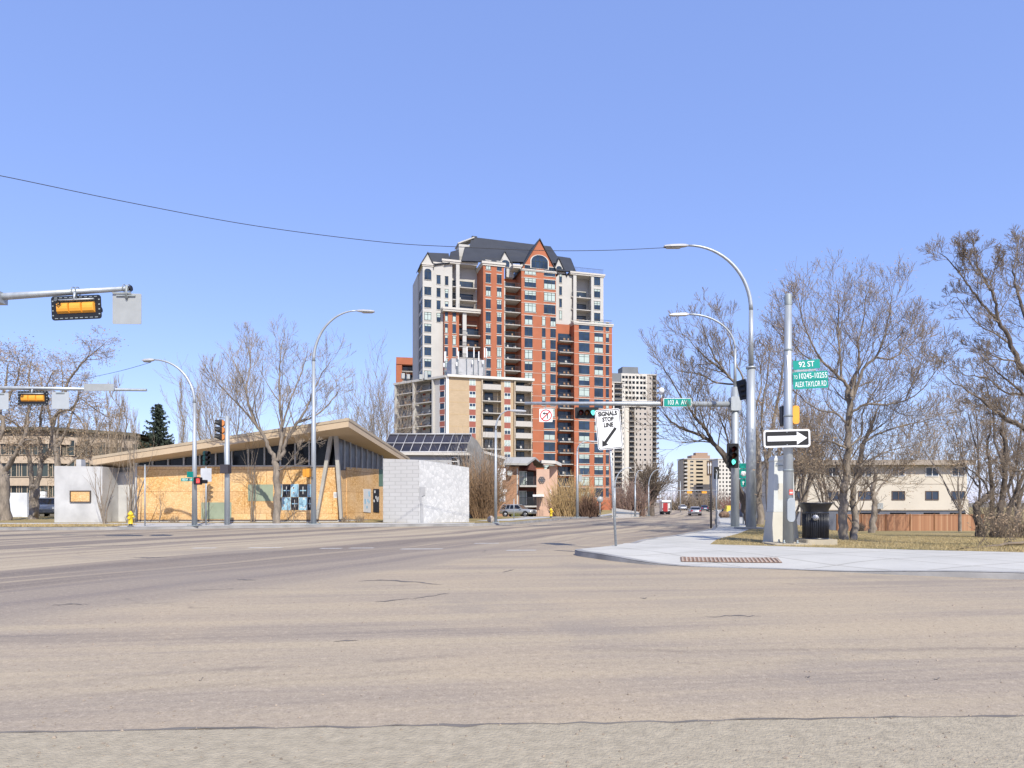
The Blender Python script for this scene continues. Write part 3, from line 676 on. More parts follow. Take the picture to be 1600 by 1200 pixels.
# --- litter bin
tb = thing('litter_bin', 'black ribbed litter bin with flared rim and round crest', 'litter bin', (PX(1275.5, 17.9), 17.95, .24))
navy = M('bin_black', (.016, .017, .024), .35, .08, 4, spec=.6)
ks = 17.9/FPX; rb_ = 18.7*ks; zt = PZ(786, 17.9)-.24; zb_ = PZ(800, 17.9)-.24
mb = MB(); mb.lathe([(rb_*.93, 0), (rb_*.93, zb_)], n=48)
for q in range(44):
    a = 2*math.pi*q/44; mb.tube([(rb_*math.cos(a), rb_*math.sin(a), .02), (rb_*1.02*math.cos(a), rb_*1.02*math.sin(a), zb_-.02)], .011, 6)
mb.build('body', navy, tb)
mb = MB(); mb.lathe([(rb_*1.03, 0), (rb_*1.05, .03), (rb_*.9, .05)], n=40); mb.lathe([(rb_*1.0, zb_-.06), (rb_*1.06, zb_-.03), (rb_*1.03, zb_)], n=40); mb.build('hoop', navy, tb)
mb = MB(); mb.lathe([(rb_*.98, zb_-.01), (rb_*1.02, zb_+.06), (rb_*1.2, zb_+(zt-zb_)*.7), (rb_*1.34, zt-.01), (rb_*1.35, zt+.01), (rb_*1.28, zt+.015), (rb_*.8, zt-.08), (rb_*.7, zt-.3)], n=44); mb.build('rim', navy, tb)
mb = MB(); mb.lathe([(.001, 0), (.068, 0), (.075, .012), (.001, .014)], n=24); o = mb.build('crest', M('crest_silver', (.55, .56, .6), .35, .1, 30, metal=.5), tb, (-.14, -rb_*1.03, zb_*.80)); o.rotation_euler = (R(90), 0, R(-24))
mb = MB(); mb.lathe([(.030, .014), (.036, .018), (.042, .014)], n=20); mb.cbox(0, 0, .016, .035, .012, .004); o = mb.build('crest_relief', navy, tb, (-.14, -rb_*1.03, zb_*.80)); o.rotation_euler = (R(90), 0, R(-24))
# --- stop line sign
Yq = 16.9; base = Vector((PX(962.5, Yq), Yq, .12)); top = P(950.5, 640, Yq-.1)
sg = thing('stop_line_sign', 'white SIGNALS STOP LINE sign on a leaning thin post at the corner island', 'sign', tuple(base))
t = top-base
mb = MB(); mb.tube([(0, 0, -.05), tuple(t*.985)], .032, 10)
for q in range(26): mb.tube([tuple(t*(.04+q*.036)+Vector((0, -.034, 0))), tuple(t*(.04+q*.036)+Vector((0, -.03, 0)))], .007, 6, 1)
mb.build('post', [galv, black_p], sg)
cc = P(951, 671, Yq-.1)-base; W_ = 39.5/FPX*Yq; H_ = 62/FPX*Yq
pn = MB(); pn.bbox(0, 0, 0, W_, .012, H_, .055); pn = pn.build('panel', white_p, sg, tuple(cc+Vector((0, -.05, 0)))); pn.rotation_euler = (0, R(-5.5), R(5))
def border(W, H, wd, rad, y, mat, parent):
    m = MB()
    for (x, z, a, c) in ((0, H/2-wd/2, W-2*rad, wd), (0, -H/2+wd/2, W-2*rad, wd), (W/2-wd/2, 0, wd, H-2*rad), (-W/2+wd/2, 0, wd, H-2*rad)): m.cbox(x, y, z, a, .004, c)
    for sx, sz, a0 in ((1, 1, 0), (-1, 1, 90), (-1, -1, 180), (1, -1, 270)):
        cx, cz = sx*(W/2-rad), sz*(H/2-rad)
        for k in range(5):
            t0, t1 = R(a0+18*k), R(a0+18*(k+1))
            m.prism([(cx+(rad-e)*math.cos(q), y-.002, cz+(rad-e)*math.sin(q)) for q, e in ((t0, 0), (t1, 0), (t1, wd), (t0, wd))], (0, .004, 0))
    return m.build('border', mat, parent)
border(W_*.95, H_*.965, .014, .045, -.009, black_p, pn)
for s_, dz, fit in (('SIGNALS', .385, .76), ('STOP', .245, .46), ('LINE', .105, .38)):
    lettering(s_, .105, pn, (0, -.010, dz*H_), black_p, off=.006, fit=fit*W_)
A2, B2 = Vector((.27*W_, .02*H_)), Vector((-.33*W_, -.42*H_)); d = (B2-A2).normalized(); nn_ = Vector((-d.y, d.x)); L = (B2-A2).length
hd = .13; pts = [A2+nn_*.035, A2+d*(L-hd)+nn_*.035, A2+d*(L-hd)+nn_*.095, B2, A2+d*(L-hd)-nn_*.095, A2+d*(L-hd)-nn_*.035, A2-nn_*.035]
arrow2d([(p.x, p.y) for p in pts], -.009, pn, black_p)
# --- big lamp on the right
Yl1 = 28.0
lp = street_lamp('tall thick street lamp in front of the leaning tree, arm reaching left over the road', PX(1173.5, Yl1), Yl1, .05, PZ(485, Yl1), PZ(383.5, Yl1), (1173-1037)/FPX*Yl1, -1, .17, .07, 38/FPX*Yl1, collar=PZ(573, Yl1))
mb = MB(); mb.bbox(PX(1171, Yl1), Yl1, .0, 1.05, .9, .36, .08, 0, 'z'); tag(mb.build('concrete_pad', concd), 'grey concrete footing under the tall street lamp', 'footing')
# --- arm pole 1150
Ya = 30.4; xa = PX(1148.5, Ya)
ap = thing('mast_arm_pole', 'signal mast with a long arm over the avenue and a lamp bracket above', 'signal mast', (xa, Ya, .1))
ha = PZ(605, Ya)-.1; za = PZ(631.5, Ya)-.1
mb = MB(); mb.tube([(0, 0, 0), (0, 0, ha)], [.19, .15], 16); mb.build('pole', galv, ap)
mb = MB(); mb.bbox(-.02, 0, za, .44, .44, .62, .06); mb.build('collar', galv, ap)
x1 = PX(820, Ya)-xa
mb = MB(); mb.tube([(-.2, 0, za), (x1*.5, -.0, za+.02), (x1, 0, za+.04)], [.125, .10, .065], 14); mb.build('arm', galv, ap)
hh = PZ(545, Ya)-.1; ht_ = PZ(491, Ya)-.1; rx = (1149-1077)/FPX*Ya
mb = MB(); mb.tube([(.0, 0, ha), (0, 0, hh)], [.075, .06], 10); mb.tube([(-rx*(1-math.cos(q)), 0, hh+(ht_-hh)*math.sin(q)) for q in [math.pi/2*j/14 for j in range(15)]], .045, 8); mb.build('lamp_bracket', galv, ap)
mb = MB(); L = 31/FPX*Ya
mb.loft([[(-rx-L*f, sy*wd, ht_-.03*f+sz*h2*.5) for sy, sz in ((-1, -1), (1, -1), (.7, 1), (-.7, 1))] for f, wd, h2 in ((0, .05, .06), (.15, .11, .11), (.8, .13, .1), (1, .1, .05))], 0, True, True); mb.build('lamp_head', MC['lamp_head_grey'], ap)
mb = MB(); mb.cbox(0, 0, .015, .6, .6, .03); mb.build('base_plate', galvd, ap)
def arm_item(px, py, dy=-.2): return P(px, py, Ya+dy)
signal('horizontal black traffic signal hanging on the long arm, green lit', tuple(arm_item(917, 645)), 0, True, (L_R, L_A, L_GON), s=37/FPX*Ya/1.29)
nl = thing('no_left_turn_sign', 'square white no left turn sign hanging from the end of the long arm', 'sign', tuple(arm_item(853, 649)))
s_ = 20.5/FPX*Ya
mb = MB(); mb.bbox(0, 0, 0, s_, .012, s_, .03); mb.build('panel', white_p, nl)
mb = MB(); ro, ri_ = s_*.45, s_*.375
for q in range(32):
    t0, t1 = 2*math.pi*q/32, 2*math.pi*(q+1)/32
    mb.prism([(ro*math.cos(t0), -.012, ro*math.sin(t0)), (ro*math.cos(t1), -.012, ro*math.sin(t1)), (ri_*math.cos(t1), -.012, ri_*math.sin(t1)), (ri_*math.cos(t0), -.012, ri_*math.sin(t0))], (0, .006, 0))
mb.prism([(-.29*s_, -.020, -.235*s_), (-.235*s_, -.020, -.29*s_), (.29*s_, -.020, .235*s_), (.235*s_, -.020, .29*s_)], (0, .005, 0))
mb.build('prohibition_ring', red_p, nl)
arrow2d([(x*s_, z*s_) for x, z in ((.10, -.25), (.17, -.25), (.17, .13), (.12, .18), (-.10, .18), (-.10, .26), (-.26, .145), (-.10, .03), (-.10, .11), (.08, .11), (.10, .09))], -.010, nl, black_p)
mb = MB(); mb.tube([(0, .05, s_*.4), (0, .18, s_*.85)], .02, 8); mb.build('hanger', galvd, nl)
blade_sign('street_name_sign', 'green 103 A AV street name blade fixed on the long arm', 1037.5, 1079.5, 623, 635, Ya-.25, [('103 A  AV', .62, 0, 0, .70)], 0, 0, border=False)
o = [x for x in bpy.data.objects if x.get('label', '').startswith('green 103')][0]
mb = MB(); mb.bbox(0, .01, 0, 43.5/FPX*Ya, .008, 13.5/FPX*Ya, .02); mb.build('white_edge', white_p, o)
vc = thing('video_detector', 'small white ball detector standing on the long arm beside the 103 A AV blade', 'detector', tuple(P(1033.5, 631, Ya)))
mb = MB(); mb.tube([(0, 0, 0), (0, 0, .5)], .03, 8); mb.build('stalk', galv, vc)
mb = MB(); mb.lathe([(.001, .44), (.08, .46), (.13, .55), (.13, .62), (.08, .70), (.001, .73)], n=16); mb.build('globe', white_p, vc)
mb = MB(); mb.cbox(0, 0, .08, .1, .26, .34); mb.build('clamp', M('brown_clamp', (.25, .13, .1), .7), vc)
signal('upright traffic signal with green lit on the mast beside the tall street lamp', tuple(P(1145.2, 712, Ya-.45)), 0, False, (L_R, L_A, L_GON), s=38/FPX*Ya/1.29)
# side-on signal high on the tall lamp
ss = signal('black upright signal turned away, high between the mast and the tall street lamp', tuple(P(1161, 609, 28.6)), R(150), False, (L_R, L_A, L_G), s=32/FPX*28/1.29, boardmat=sigblack); ss.rotation_euler = (0, R(12), R(150))
# guide signs on back posts
bs = thing('arrow_sign', 'narrow brown sign with two white up arrows on a slim dark post', 'sign', (PX(1111, 29), 29, .1))
hq = PZ(742, 29)-.1
mb = MB(); mb.tube([(0, 0, 0), (0, 0, PZ(722, 29)-.1)], .045, 8); mb.build('post', M('dark_post', (.10, .085, .075), .7), bs)
c = P(1108.5, 731.5, 28.9)-Vector(bs.location); w_ = 8.5/FPX*29; h_ = 23/FPX*29
mb = MB(); mb.bbox(c.x, c.y, c.z, w_, .015, h_, .02); mb.build('panel', M('sign_brown', (.11, .075, .05), .6), bs)
mb = MB()
for q in (-.22, .22):
    x = c.x+q*w_; mb.cbox(x, c.y-.012, c.z-.06, w_*.10, .005, h_*.55); mb.prism([(x-w_*.17, c.y-.010, c.z+h_*.18), (x+w_*.17, c.y-.010, c.z+h_*.18), (x, c.y-.010, c.z+h_*.42)], (0, -.005, 0))
mb.build('arrow', white_p, bs)
bk = thing('arrow_sign', 'narrow black sign with a curved white arrow just right of the brown arrow sign', 'sign', tuple(P(1119.5, 739, 29.4)))
w_ = 8/FPX*29.4; h_ = 19/FPX*29.4
mb = MB(); mb.bbox(0, 0, 0, w_, .015, h_, .02); mb.build('panel', black_p, bk)
mb = MB(); mb.tube([(.03, -.012, -.2), (.03, -.012, .05), (0, -.012, .12), (-.03, -.012, .14)], .012, 6); mb.build('arrow', white_p, bk)
mb = MB(); mb.tube([(0, .03, .2), (0, .03, -PZ(739, 29.4)+.1)], .03, 8); mb.build('post', galv, bk)
gs = thing('guide_sign', 'green route guide sign half hidden between the mast and the tall lamp', 'sign', (PX(1161.5, 34), 34, -.1))
mb = MB(); mb.tube([(0, 0, 0), (0, 0, PZ(724, 34)+.1)], .04, 8); mb.build('post', galv, gs)
for i, (y0, y1) in enumerate(((724, 732), (733, 747.5), (748.5, 760.5))):
    c = P(1161.5, (y0+y1)/2, 33.9)-Vector(gs.location); pnl = MB(); pnl.bbox(0, 0, 0, 13/FPX*34, .015, (y1-y0)/FPX*34, .03)
    pnl = pnl.build('panel', green_p, gs, tuple(c))
    if i == 1:
        q = MB(); q.lathe([(.001, 0), (.15, 0), (.15, .01), (.001, .01)], n=5); q = q.build('shield', white_p, pnl, (0, -.01, 0)); q.rotation_euler = (R(90), R(18), 0)
    if i == 2: arrow2d([(-.03, -.1), (.02, -.1), (.02, .02), (.07, .02), (.0, .11), (-.08, .02), (-.03, .02)], -.009, pnl, white_p)
# --- left gantries
def mast_left(label, Yg_, x_end, y_end, y_left, px_left, xpole, zpole, r0, r1):
    z1 = PZ(y_end, Yg_); z0 = PZ(y_left, Yg_); xe = PX(x_end, Yg_); xl = PX(px_left, Yg_); sl_ = (z1-z0)/(xe-xl)
    r = thing('mast_arm_pole', label, 'signal mast', (xpole, Yg_, 0.0)); za_ = z0+(xpole-xl)*sl_
    mb = MB(); mb.tube([(0, 0, 0), (0, 0, za_+.5)], [.2, .15], 16); mb.build('pole', galv, r)
    mb = MB(); mb.tube([(.1, 0, za_), (xe-xpole, 0, z1)], [r0, r1], 14); mb.build('arm', galv, r)
    mb = MB(); mb.cbox(0, 0, za_, .45, .45, .6); mb.build('collar', galv, r)
    return r
ml = mast_left('long upper signal arm rising in from the left edge', 18.6, 205, 450.5, 463.5, 0, -17.0, 0, .13, .062)
zz = PZ(450.5, 18.6)
mb = MB(); x = PX(199, 18.6)+17
for dx in (-.08, .06): mb.tube([(x+dx+.09*math.cos(q)*0, .10*math.cos(q), zz+.10*math.sin(q)) for q in [R(30*j) for j in range(13)]], .012, 6)
x2 = PX(118, 18.6)+17; z2_ = PZ(455.5, 18.6)
for dx in (-.05, .06): mb.tube([(x2+dx, .12*math.cos(q), z2_+.12*math.sin(q)) for q in [R(30*j) for j in range(13)]], .012, 6)
mb.build('clamp', galvd, ml)
mb = MB(); mb.tube([(PX(203, 18.6)+17, 0, zz), (PX(205.6, 18.6)+17, 0, zz+.002)], .075, 14); mb.build('end_cap', sigblack, ml)
mb = MB(); mb.cbox(PX(-2, 18.6)+17, 0, PZ(466, 18.6), .28, .3, .3); mb.build('sleeve', galv, ml)
sA = signal('large yellow backed horizontal signal on the upper left arm', tuple(P(122.3, 482, 18.5)), R(180), True, housing=sigyel, s=77.5/FPX*18.5/1.29)
sA.rotation_euler = (0, R(2.5), R(180))
sbk = thing('sign_back', 'translucent grey back of a square sign at the tip of the upper left arm', 'sign', tuple(P(198.5, 482.5, 18.55)), R(3))
w_ = 44/FPX*18.55; h_ = 48/FPX*18.55
mb = MB(); mb.bbox(0, 0, 0, w_, .01, h_, .03); mb.build('panel', alu, sbk)
mb = MB(); mb.cbox(-.02, -.03, h_/2-.07, .5, .03, .03); mb.cbox(-.12, -.05, h_/2+.0, .5, .02, .03); mb.tube([(-.0, -.03, h_/2-.16), (0, -.03, h_/2+.22)], .03, 8); mb.loft([[(-.05, -.04, h_/2-.08), (.05, -.04, h_/2-.08)], [(0, -.02, h_/2-.22), (.001, -.02, h_/2-.22)]], 0, closed=False); mb.build('bracket', galvd, sbk)
mast_left('long lower signal arm further down the road on the left', 28.5, 229, 609.5, 606, 0, -27.5, 0, .11, .055)
signal('smaller yellow backed horizontal signal on the lower left arm', tuple(P(53.5, 622.5, 28.4)), R(180), True, housing=sigyel, s=47/FPX*28.4/1.29)
for (x0, x1, y0, y1, lb) in ((81, 108, 612.5, 639, 'pale square sign back right of the smaller yellow signal'), (-13, 13.5, 614, 640, 'pale square sign back cut by the left edge of the photo')):
    r = thing('sign_back', lb, 'sign', tuple(P((x0+x1)/2, (y0+y1)/2, 28.35)), 0); w_ = (x1-x0)/FPX*28.35
    mb = MB(); mb.bbox(0, 0, 0, w_, .01, w_*.97, .03); mb.build('panel', M('sign_back_pale', (.42, .45, .47), .5, .05, metal=.1), r)
    mb = MB(); mb.cbox(0, -.02, w_*.43, w_*.5, .03, .04); mb.build('bracket', galvd, r)
r = thing('sign_back', 'long narrow sign back lying along the lower left arm', 'sign', tuple(P(154.5, 605, 28.3)), 0)
mb = MB(); mb.bbox(0, 0, 0, 47/FPX*28.3, .01, 11/FPX*28.3, .03); mb.build('panel', alu, r)
# --- left lamps, signals and posts
street_lamp('street lamp left of the boarded building, arm reaching left', PX(304, 31.2), 31.2, .12, PZ(630, 31.2), PZ(562, 31.2), (304-223)/FPX*31.2, -1, .12, .06, 18/FPX*31.2)
street_lamp('street lamp before the boarded facade, arm reaching right', PX(490, 34.0), 34.0, .12, PZ(565, 34), PZ(485.5, 34), (585-490)/FPX*34, 1, .14, .06, 28/FPX*34)
street_lamp('slim street lamp just past the pale relief wall, arm reaching right', PX(774.6, 36.2), 36.2, .12, PZ(672, 36.2), PZ(641.5, 36.2), (822-774.6)/FPX*36.2, 1, .085, .04, 26/FPX*36.2)
o = street_lamp('slim street lamp before the tan shrubs in front of the red tower', PX(902, 52), 52, hr(52)+.12, PZ(705, 52), PZ(689.5, 52), (935-902)/FPX*52, 1, .11, .05, .8)
mb = MB(); mb.cbox(.22, 0, 3.0, .25, .2, .5); mb.build('meter_box', alu, o)
for (x, Y, yt, yc, reach, lb) in ((960.5, 62, 731, 762, 26, 'distant street lamp behind the leaning sign post'), (992.5, 84, 735, 757, 12, 'distant street lamp left of the dark elm'), (1013.5, 98, 733.5, 760, 21, 'distant street lamp in front of the dark elm')):
    street_lamp(lb, PX(x, Y), Y, hr(Y)+.12, PZ(yc, Y), PZ(yt, Y), reach/FPX*Y, 1, .12, .06, 5/FPX*Y)
Yt = 33.0
tp_ = thing('signal_pole', 'mottled signal post with a dark control box before the boarded facade', 'pole', (PX(355, Yt), Yt, .12))
mb = MB(); mb.tube([(0, 0, 0), (0, 0, PZ(650, Yt)-.12)], [.13, .11], 12); mb.build('pole', galv, tp_)
mb = MB(); zc_ = PZ(733, Yt)-.12; mb.cbox(-.03, -.1, zc_, .38, .42, .42); mb.build('control_box', M('dark_box', (.05, .045, .055), .6), tp_)
mb = MB(); mb.tube([(-.12, 0, PZ(693, Yt)-.12), (-.12, 0, PZ(727, Yt)-.12)], .03, 8); mb.tube([(-.36, 0, PZ(694, Yt)-.12), (.05, 0, PZ(694, Yt)-.12)], .025, 8); mb.tube([(-.36, 0, PZ(652, Yt)-.12), (.05, 0, PZ(653, Yt)-.12)], .025, 8); mb.build('bracket', galv, tp_)
s2 = signal('upright signal facing left on the mottled post', tuple(P(345.5, 672, Yt)), R(-78), False, housing=M('orange_back', (.55, .20, .05), .5), front=sigblack, s=1.02, board=False)
s2.children[0]; 
s3 = signal('dark green upright signal behind the post before the clerestory windows', tuple(P(322, 716, 36.2)), R(70), False, housing=M('dark_green_signal', (.01, .05, .05), .5), s=.78, board=False)
mb = MB(); zq = -PZ(716, 36.2)+.1; mb.tube([(0.0, 0, zq), (0, 0, -.45)], .04, 8); o = mb.build('post', galv, s3)
yp = thing('traffic_signal', 'small amber signal facing away on the lamp before the boarded facade', 'traffic signal', tuple(P(479.5, 739, 33.8)))
mb = MB(); amber = M('amber_back', (.62, .27, .03), .5, .15)
mb.bbox(-.09, 0, 0, .16, .3, .40, .05); mb.bbox(.09, -.02, 0, .17, .32, .43, .05); mb.build('housing', amber, yp)
mb = MB(); mb.tube([(-.0, 0, .2), (.1, 0, .27), (.3, 0, .25)], .025, 6); mb.tube([(-.0, 0, -.2), (.1, 0, -.25), (.3, 0, -.25)], .025, 6); mb.build('bracket', sigblack, yp)
ps = thing('pedestrian_signal', 'pedestrian signal showing a red hand on the left street lamp', 'pedestrian signal', tuple(P(309.5, 751.5, 31.0)))
mb = MB(); mb.bbox(0, 0, 0, .30, .22, .34, .04); mb.bbox(.26, .1, -.03, .18, .2, .16, .03); mb.build('housing', sigblack, ps)
mb = MB(); mb.bbox(.05, -.12, 0, .17, .02, .22, .02)
mb.build('hand_display', M('red_display', (.42, .05, .05), .5, emit=((.9, .1, .08), .06)), ps)
mb = MB()
for q in range(4): mb.cbox(.01+q*.026, -.134, .05, .016, .006, .09)
mb.cbox(.05, -.134, -.03, .10, .006, .09); mb.cbox(.115, -.134, -.01, .02, .006, .05); mb.build('hand', L_RON, ps)
b = blade_sign('street_name_sign', 'small green street name blade on the left street lamp', 283, 302, 747, 752, 31.0, [('103 A AV', .7, 0, 0, .8)], R(0))
r = thing('street_name_sign', 'small green blade seen nearly edge on above the left street name blade', 'street sign', tuple(P(299, 741.5, 31.0)), R(75))
mb = MB(); mb.bbox(0, 0, 0, .55, .01, .26, .02); mb.build('panel', green_p, r)
r = thing('sign_back', 'grey rectangular sign back on a thin post before the boarded facade', 'sign', (PX(322, 32.6), 32.6, .1))
mb = MB(); mb.tube([(0, 0, 0), (0, 0, PZ(733, 32.6)-.1)], .03, 8); mb.build('post', galv, r)
mb = MB(); c = P(322, 742, 32.5)-Vector(r.location); mb.bbox(c.x, c.y, c.z, 17/FPX*32.5, .01, 21/FPX*32.5, .02); mb.build('panel', M('sign_back_grey', (.50, .52, .55), .5), r)
for (x, Y, y, lb) in ((226.5, 31.2, 727, 'thin bare post right of the hydrant on the left'), (1119.5, 29.3, 740, 'slim pale post at the right kerb'), (803, 45, 780, 'thin dark post in the grass before the brick flats')):
    mb = MB(); z0 = hr(Y)+.1; mb.tube([(PX(x, Y), Y, z0), (PX(x, Y), Y, PZ(y, Y))], .03, 8); mb.tube([(PX(x, Y), Y, PZ(y, Y)), (PX(x, Y), Y, PZ(y, Y)+.03)], .036, 8)
    tag(mb.build('post', galv), lb, 'post')
def hydrant(label, x, Y, h):
    r = thing('fire_hydrant', label, 'hydrant', (PX(x, Y), Y, hr(Y)+.12)); s = h/.8
    ym = M('hydrant_yellow', (.72, .50, .03), .45, .1, 5)
    mb = MB(); mb.lathe([(.13*s, .14*s), (.11*s, .17*s), (.11*s, .58*s), (.14*s, .60*s), (.14*s, .63*s), (.12*s, .68*s), (.06*s, .75*s), (.03*s, .80*s), (.001, .80*s)], n=18); mb.build('body', ym, r)
    mb = MB(); mb.lathe([(.15*s, 0), (.15*s, .03*s), (.08*s, .05*s), (.08*s, .14*s)], n=16); mb.build('base', M('hydrant_base', (.08, .08, .09), .6), r)
    for a in (-1, 1):
        mb = MB(); mb.tube([(a*.08*s, 0, .5*s), (a*.19*s, 0, .5*s)], .055*s, 10); mb.build('outlet', M('outlet_dark', (.07, .07, .10), .5) if a < 0 else ym, r)
    mb = MB(); mb.tube([(0, -.08*s, .45*s), (0, -.17*s, .45*s)], .07*s, 12); mb.build('outlet', ym, r)
hydrant('yellow fire hydrant on the kerb in front of the white wall at left', 204, 30.6, .70)
hydrant('yellow fire hydrant in the grass near the silver vehicle', 861, 50, .72)
r = thing('round_sign', 'small pale round sign on a post beside the tan shrubs', 'sign', (PX(937.5, 60), 60, hr(60)+.1))
mb = MB(); mb.tube([(0, 0, 0), (0, 0, 1.75)], .035, 8); mb.build('post', galv, r)
mb = MB(); mb.lathe([(.001, 0), (.28, 0), (.28, .015), (.001, .015)], n=12); o = mb.build('panel', alu, r, (0, -.04, 1.55)); o.rotation_euler = (R(90), 0, 0)
# wires
def wire(label, pts, Yl_, r=.012):
    q = [P(a, b, y) for (a, b), y in zip(pts, Yl_)]; q2 = [tuple(v) for v in q]
    mb = MB(); mb.tube(resamp(q2, 8), r, 5); tag(mb.build('overhead_wire', M('wire_black', (.03, .03, .035), .6)), label, 'wire')
wire('long sagging overhead wire crossing the sky to the tall street lamp', [(-60, 266), (0, 274.5), (200, 316), (400, 353), (600, 378.5), (720, 386), (850, 391.5), (950, 391), (1040, 387)], [20, 20.5, 22, 23.5, 25, 26, 26.8, 27.4, 28])
wire('short thin wire running from the left street lamp into the trees', [(236, 566), (190, 579), (140, 590), (60, 606)], [31.2, 33, 35, 38], .01)
# ================================================================ BUILDINGS
class Fr:
    """facade frame: local x along the facade, local y back from it"""
    def __init__(s, x0, Y0, ang, zb=-1.0):
        s.ox, s.oy, s.a, s.zb = PX(x0, Y0), Y0, R(ang), zb
        s.e = (math.cos(s.a), math.sin(s.a)); s.n = (-math.sin(s.a), math.cos(s.a))
    def sol(s, px, v):
        dx = (px-HX)/FPX; qx, qy = s.ox+v*s.n[0], s.oy+v*s.n[1]
        # t*dx = qx+u ex ; t = qy+u ey
        u = (dx*qy-qx)/(s.e[0]-dx*s.e[1]); return u, qy+u*s.e[1]
    def u(s, px, v=0): return s.sol(px, v)[0]
    def z(s, px, py, v=0): return PZ(py, s.sol(px, v)[1])-s.zb
    def root(s, name, label, cat, group=None): return thing(name, label, cat, (s.ox, s.oy, s.zb), s.a, group)

def win_mesh(w, h, cols, frame, trim=None, gl=None, rows=(), bl=0.0, name='window', trh=.28, ft=.07, fr_out=.05):
    """front faces -Y, origin bottom centre on the wall face"""
    mb = MB(); d = fr_out
    mb.face([(-w/2, -.012, 0), (w/2, -.012, 0), (w/2, -.012, h), (-w/2, -.012, h)], 1)
    if bl > 0: mb.face([(-w/2+ft, -.016, h*(1-bl)), (w/2-ft, -.016, h*(1-bl)), (w/2-ft, -.016, h-ft), (-w/2+ft, -.016, h-ft)], 3)
    elif bl < 0: mb.face([(-w/2+ft, -.016, ft), (w/2-ft, -.016, ft), (w/2-ft, -.016, -h*bl), (-w/2+ft, -.016, -h*bl)], 3)
    mb.box(-w/2, w/2, -d, 0, h-ft, h); mb.box(-w/2, w/2, -d, 0, 0, ft)
    for k in range(cols+1):
        x = -w/2+ft/2+(w-ft)*k/cols; mb.box(x-ft/2, x+ft/2, -d+.002, 0, ft, h-ft)
    for r_ in rows: mb.box(-w/2+ft, w/2-ft, -d+.004, 0, h*r_-ft*.4, h*r_+ft*.4)
    if trim:
        mb.box(-w/2-.1, w/2+.1, -.07, 0, h, h+trh, 2); mb.box(-w/2-.1, w/2+.1, -.10, 0, -trh*.75, 0, 2)
    return mb.mesh(name, [frame, gl or glass, trim or frame, blind])
def place_limited(items, parent, name, limit=100):
    """items: (mesh, loc, rz, size); the biggest ones become parts, the rest one part"""
    items = sorted(items, key=lambda i: -i[3])
    for me, loc, rz, _ in items[:limit]: inst(name, me, parent, loc, rz)
    rest = items[limit:]
    if not rest: return
    mb = MB(); mats = []
    for me, loc, rz, _ in rest:
        M_ = Matrix.Translation(loc) @ Matrix.Rotation(rz, 4, 'Z'); base = len(mb.v)
        mb.v += [tuple(M_ @ v.co) for v in me.vertices]
        for p in me.polygons:
            mt = me.materials[p.material_index]
            if mt not in mats: mats.append(mt)
            mb.f.append(tuple(base+i for i in p.vertices)); mb.m.append(mats.index(mt)); mb.sm.append(False)
    o = mb.build(name, mats, parent); o['kind'] = 'stuff'
def balcony_mesh(w, dpt, door_w=2.2, door_x=0, hf=2.9, dz=0.0, floorh=.2, clutter=None, railm=None, wallm=None, solid=False):
    """origin: back wall line, floor level, centre; extends towards -Y by dpt"""
    mb = MB()
    mb.box(-w/2, w/2, -dpt, 0, -floorh, 0, 0)
    mb.box(-w/2+.05, w/2-.05, -dpt+.04, -dpt+.08, 1.0, 1.06, 1); mb.box(-w/2+.05, w/2-.05, -dpt+.045, -dpt+.075, .08, .13, 1)
    if solid: mb.box(-w/2+.05, w/2-.05, -dpt+.03, -dpt+.09, .0, 1.0, 0)
    else:
        n = max(4, int(w/.16))
        for k in range(n+1):
            x = -w/2+.06+(w-.12)*k/n; mb.box(x-.014, x+.014, -dpt+.05, -dpt+.07, .13, 1.0, 1)
    # door
    mb.face([(door_x-door_w/2, -.02, .05), (door_x+door_w/2, -.02, .05), (door_x+door_w/2, -.02, 2.2), (door_x-door_w/2, -.02, 2.2)], 2)
    for f in (0, .5, 1): x = door_x-door_w/2+door_w*f; mb.box(x-.05, x+.05, -.06, 0, 0, 2.25, 3)
    mb.box(door_x-door_w/2, door_x+door_w/2, -.058, 0, 2.2, 2.3, 3)
    rnd = random.Random(clutter)
    if clutter is not None:
        for k in range(rnd.randint(1, 3)):
            x = rnd.uniform(-w/2+.5, w/2-.5); s = rnd.uniform(.3, .55); y = -dpt*rnd.uniform(.4, .75); c = rnd.choice((4, 4, 5, 6))
            mb.box(x-s/2, x+s/2, y-s/2, y+s/2, .38, .45, c); mb.box(x-s/2, x+s/2, y+s/2-.05, y+s/2, .45, .95, c)
            for a in (-1, 1):
                for b in (-1, 1): mb.box(x+a*s*.42-.02, x+a*s*.42+.02, y+b*s*.42-.02, y+b*s*.42+.02, 0, .38, c)
    return mb.mesh('balcony', [slab, railm or rail, glass, winframe, M('patio_white', (.6, .6, .58), .6), M('patio_grey', (.15, .15, .16), .7), M('patio_tan', (.4, .25, .15), .7)])

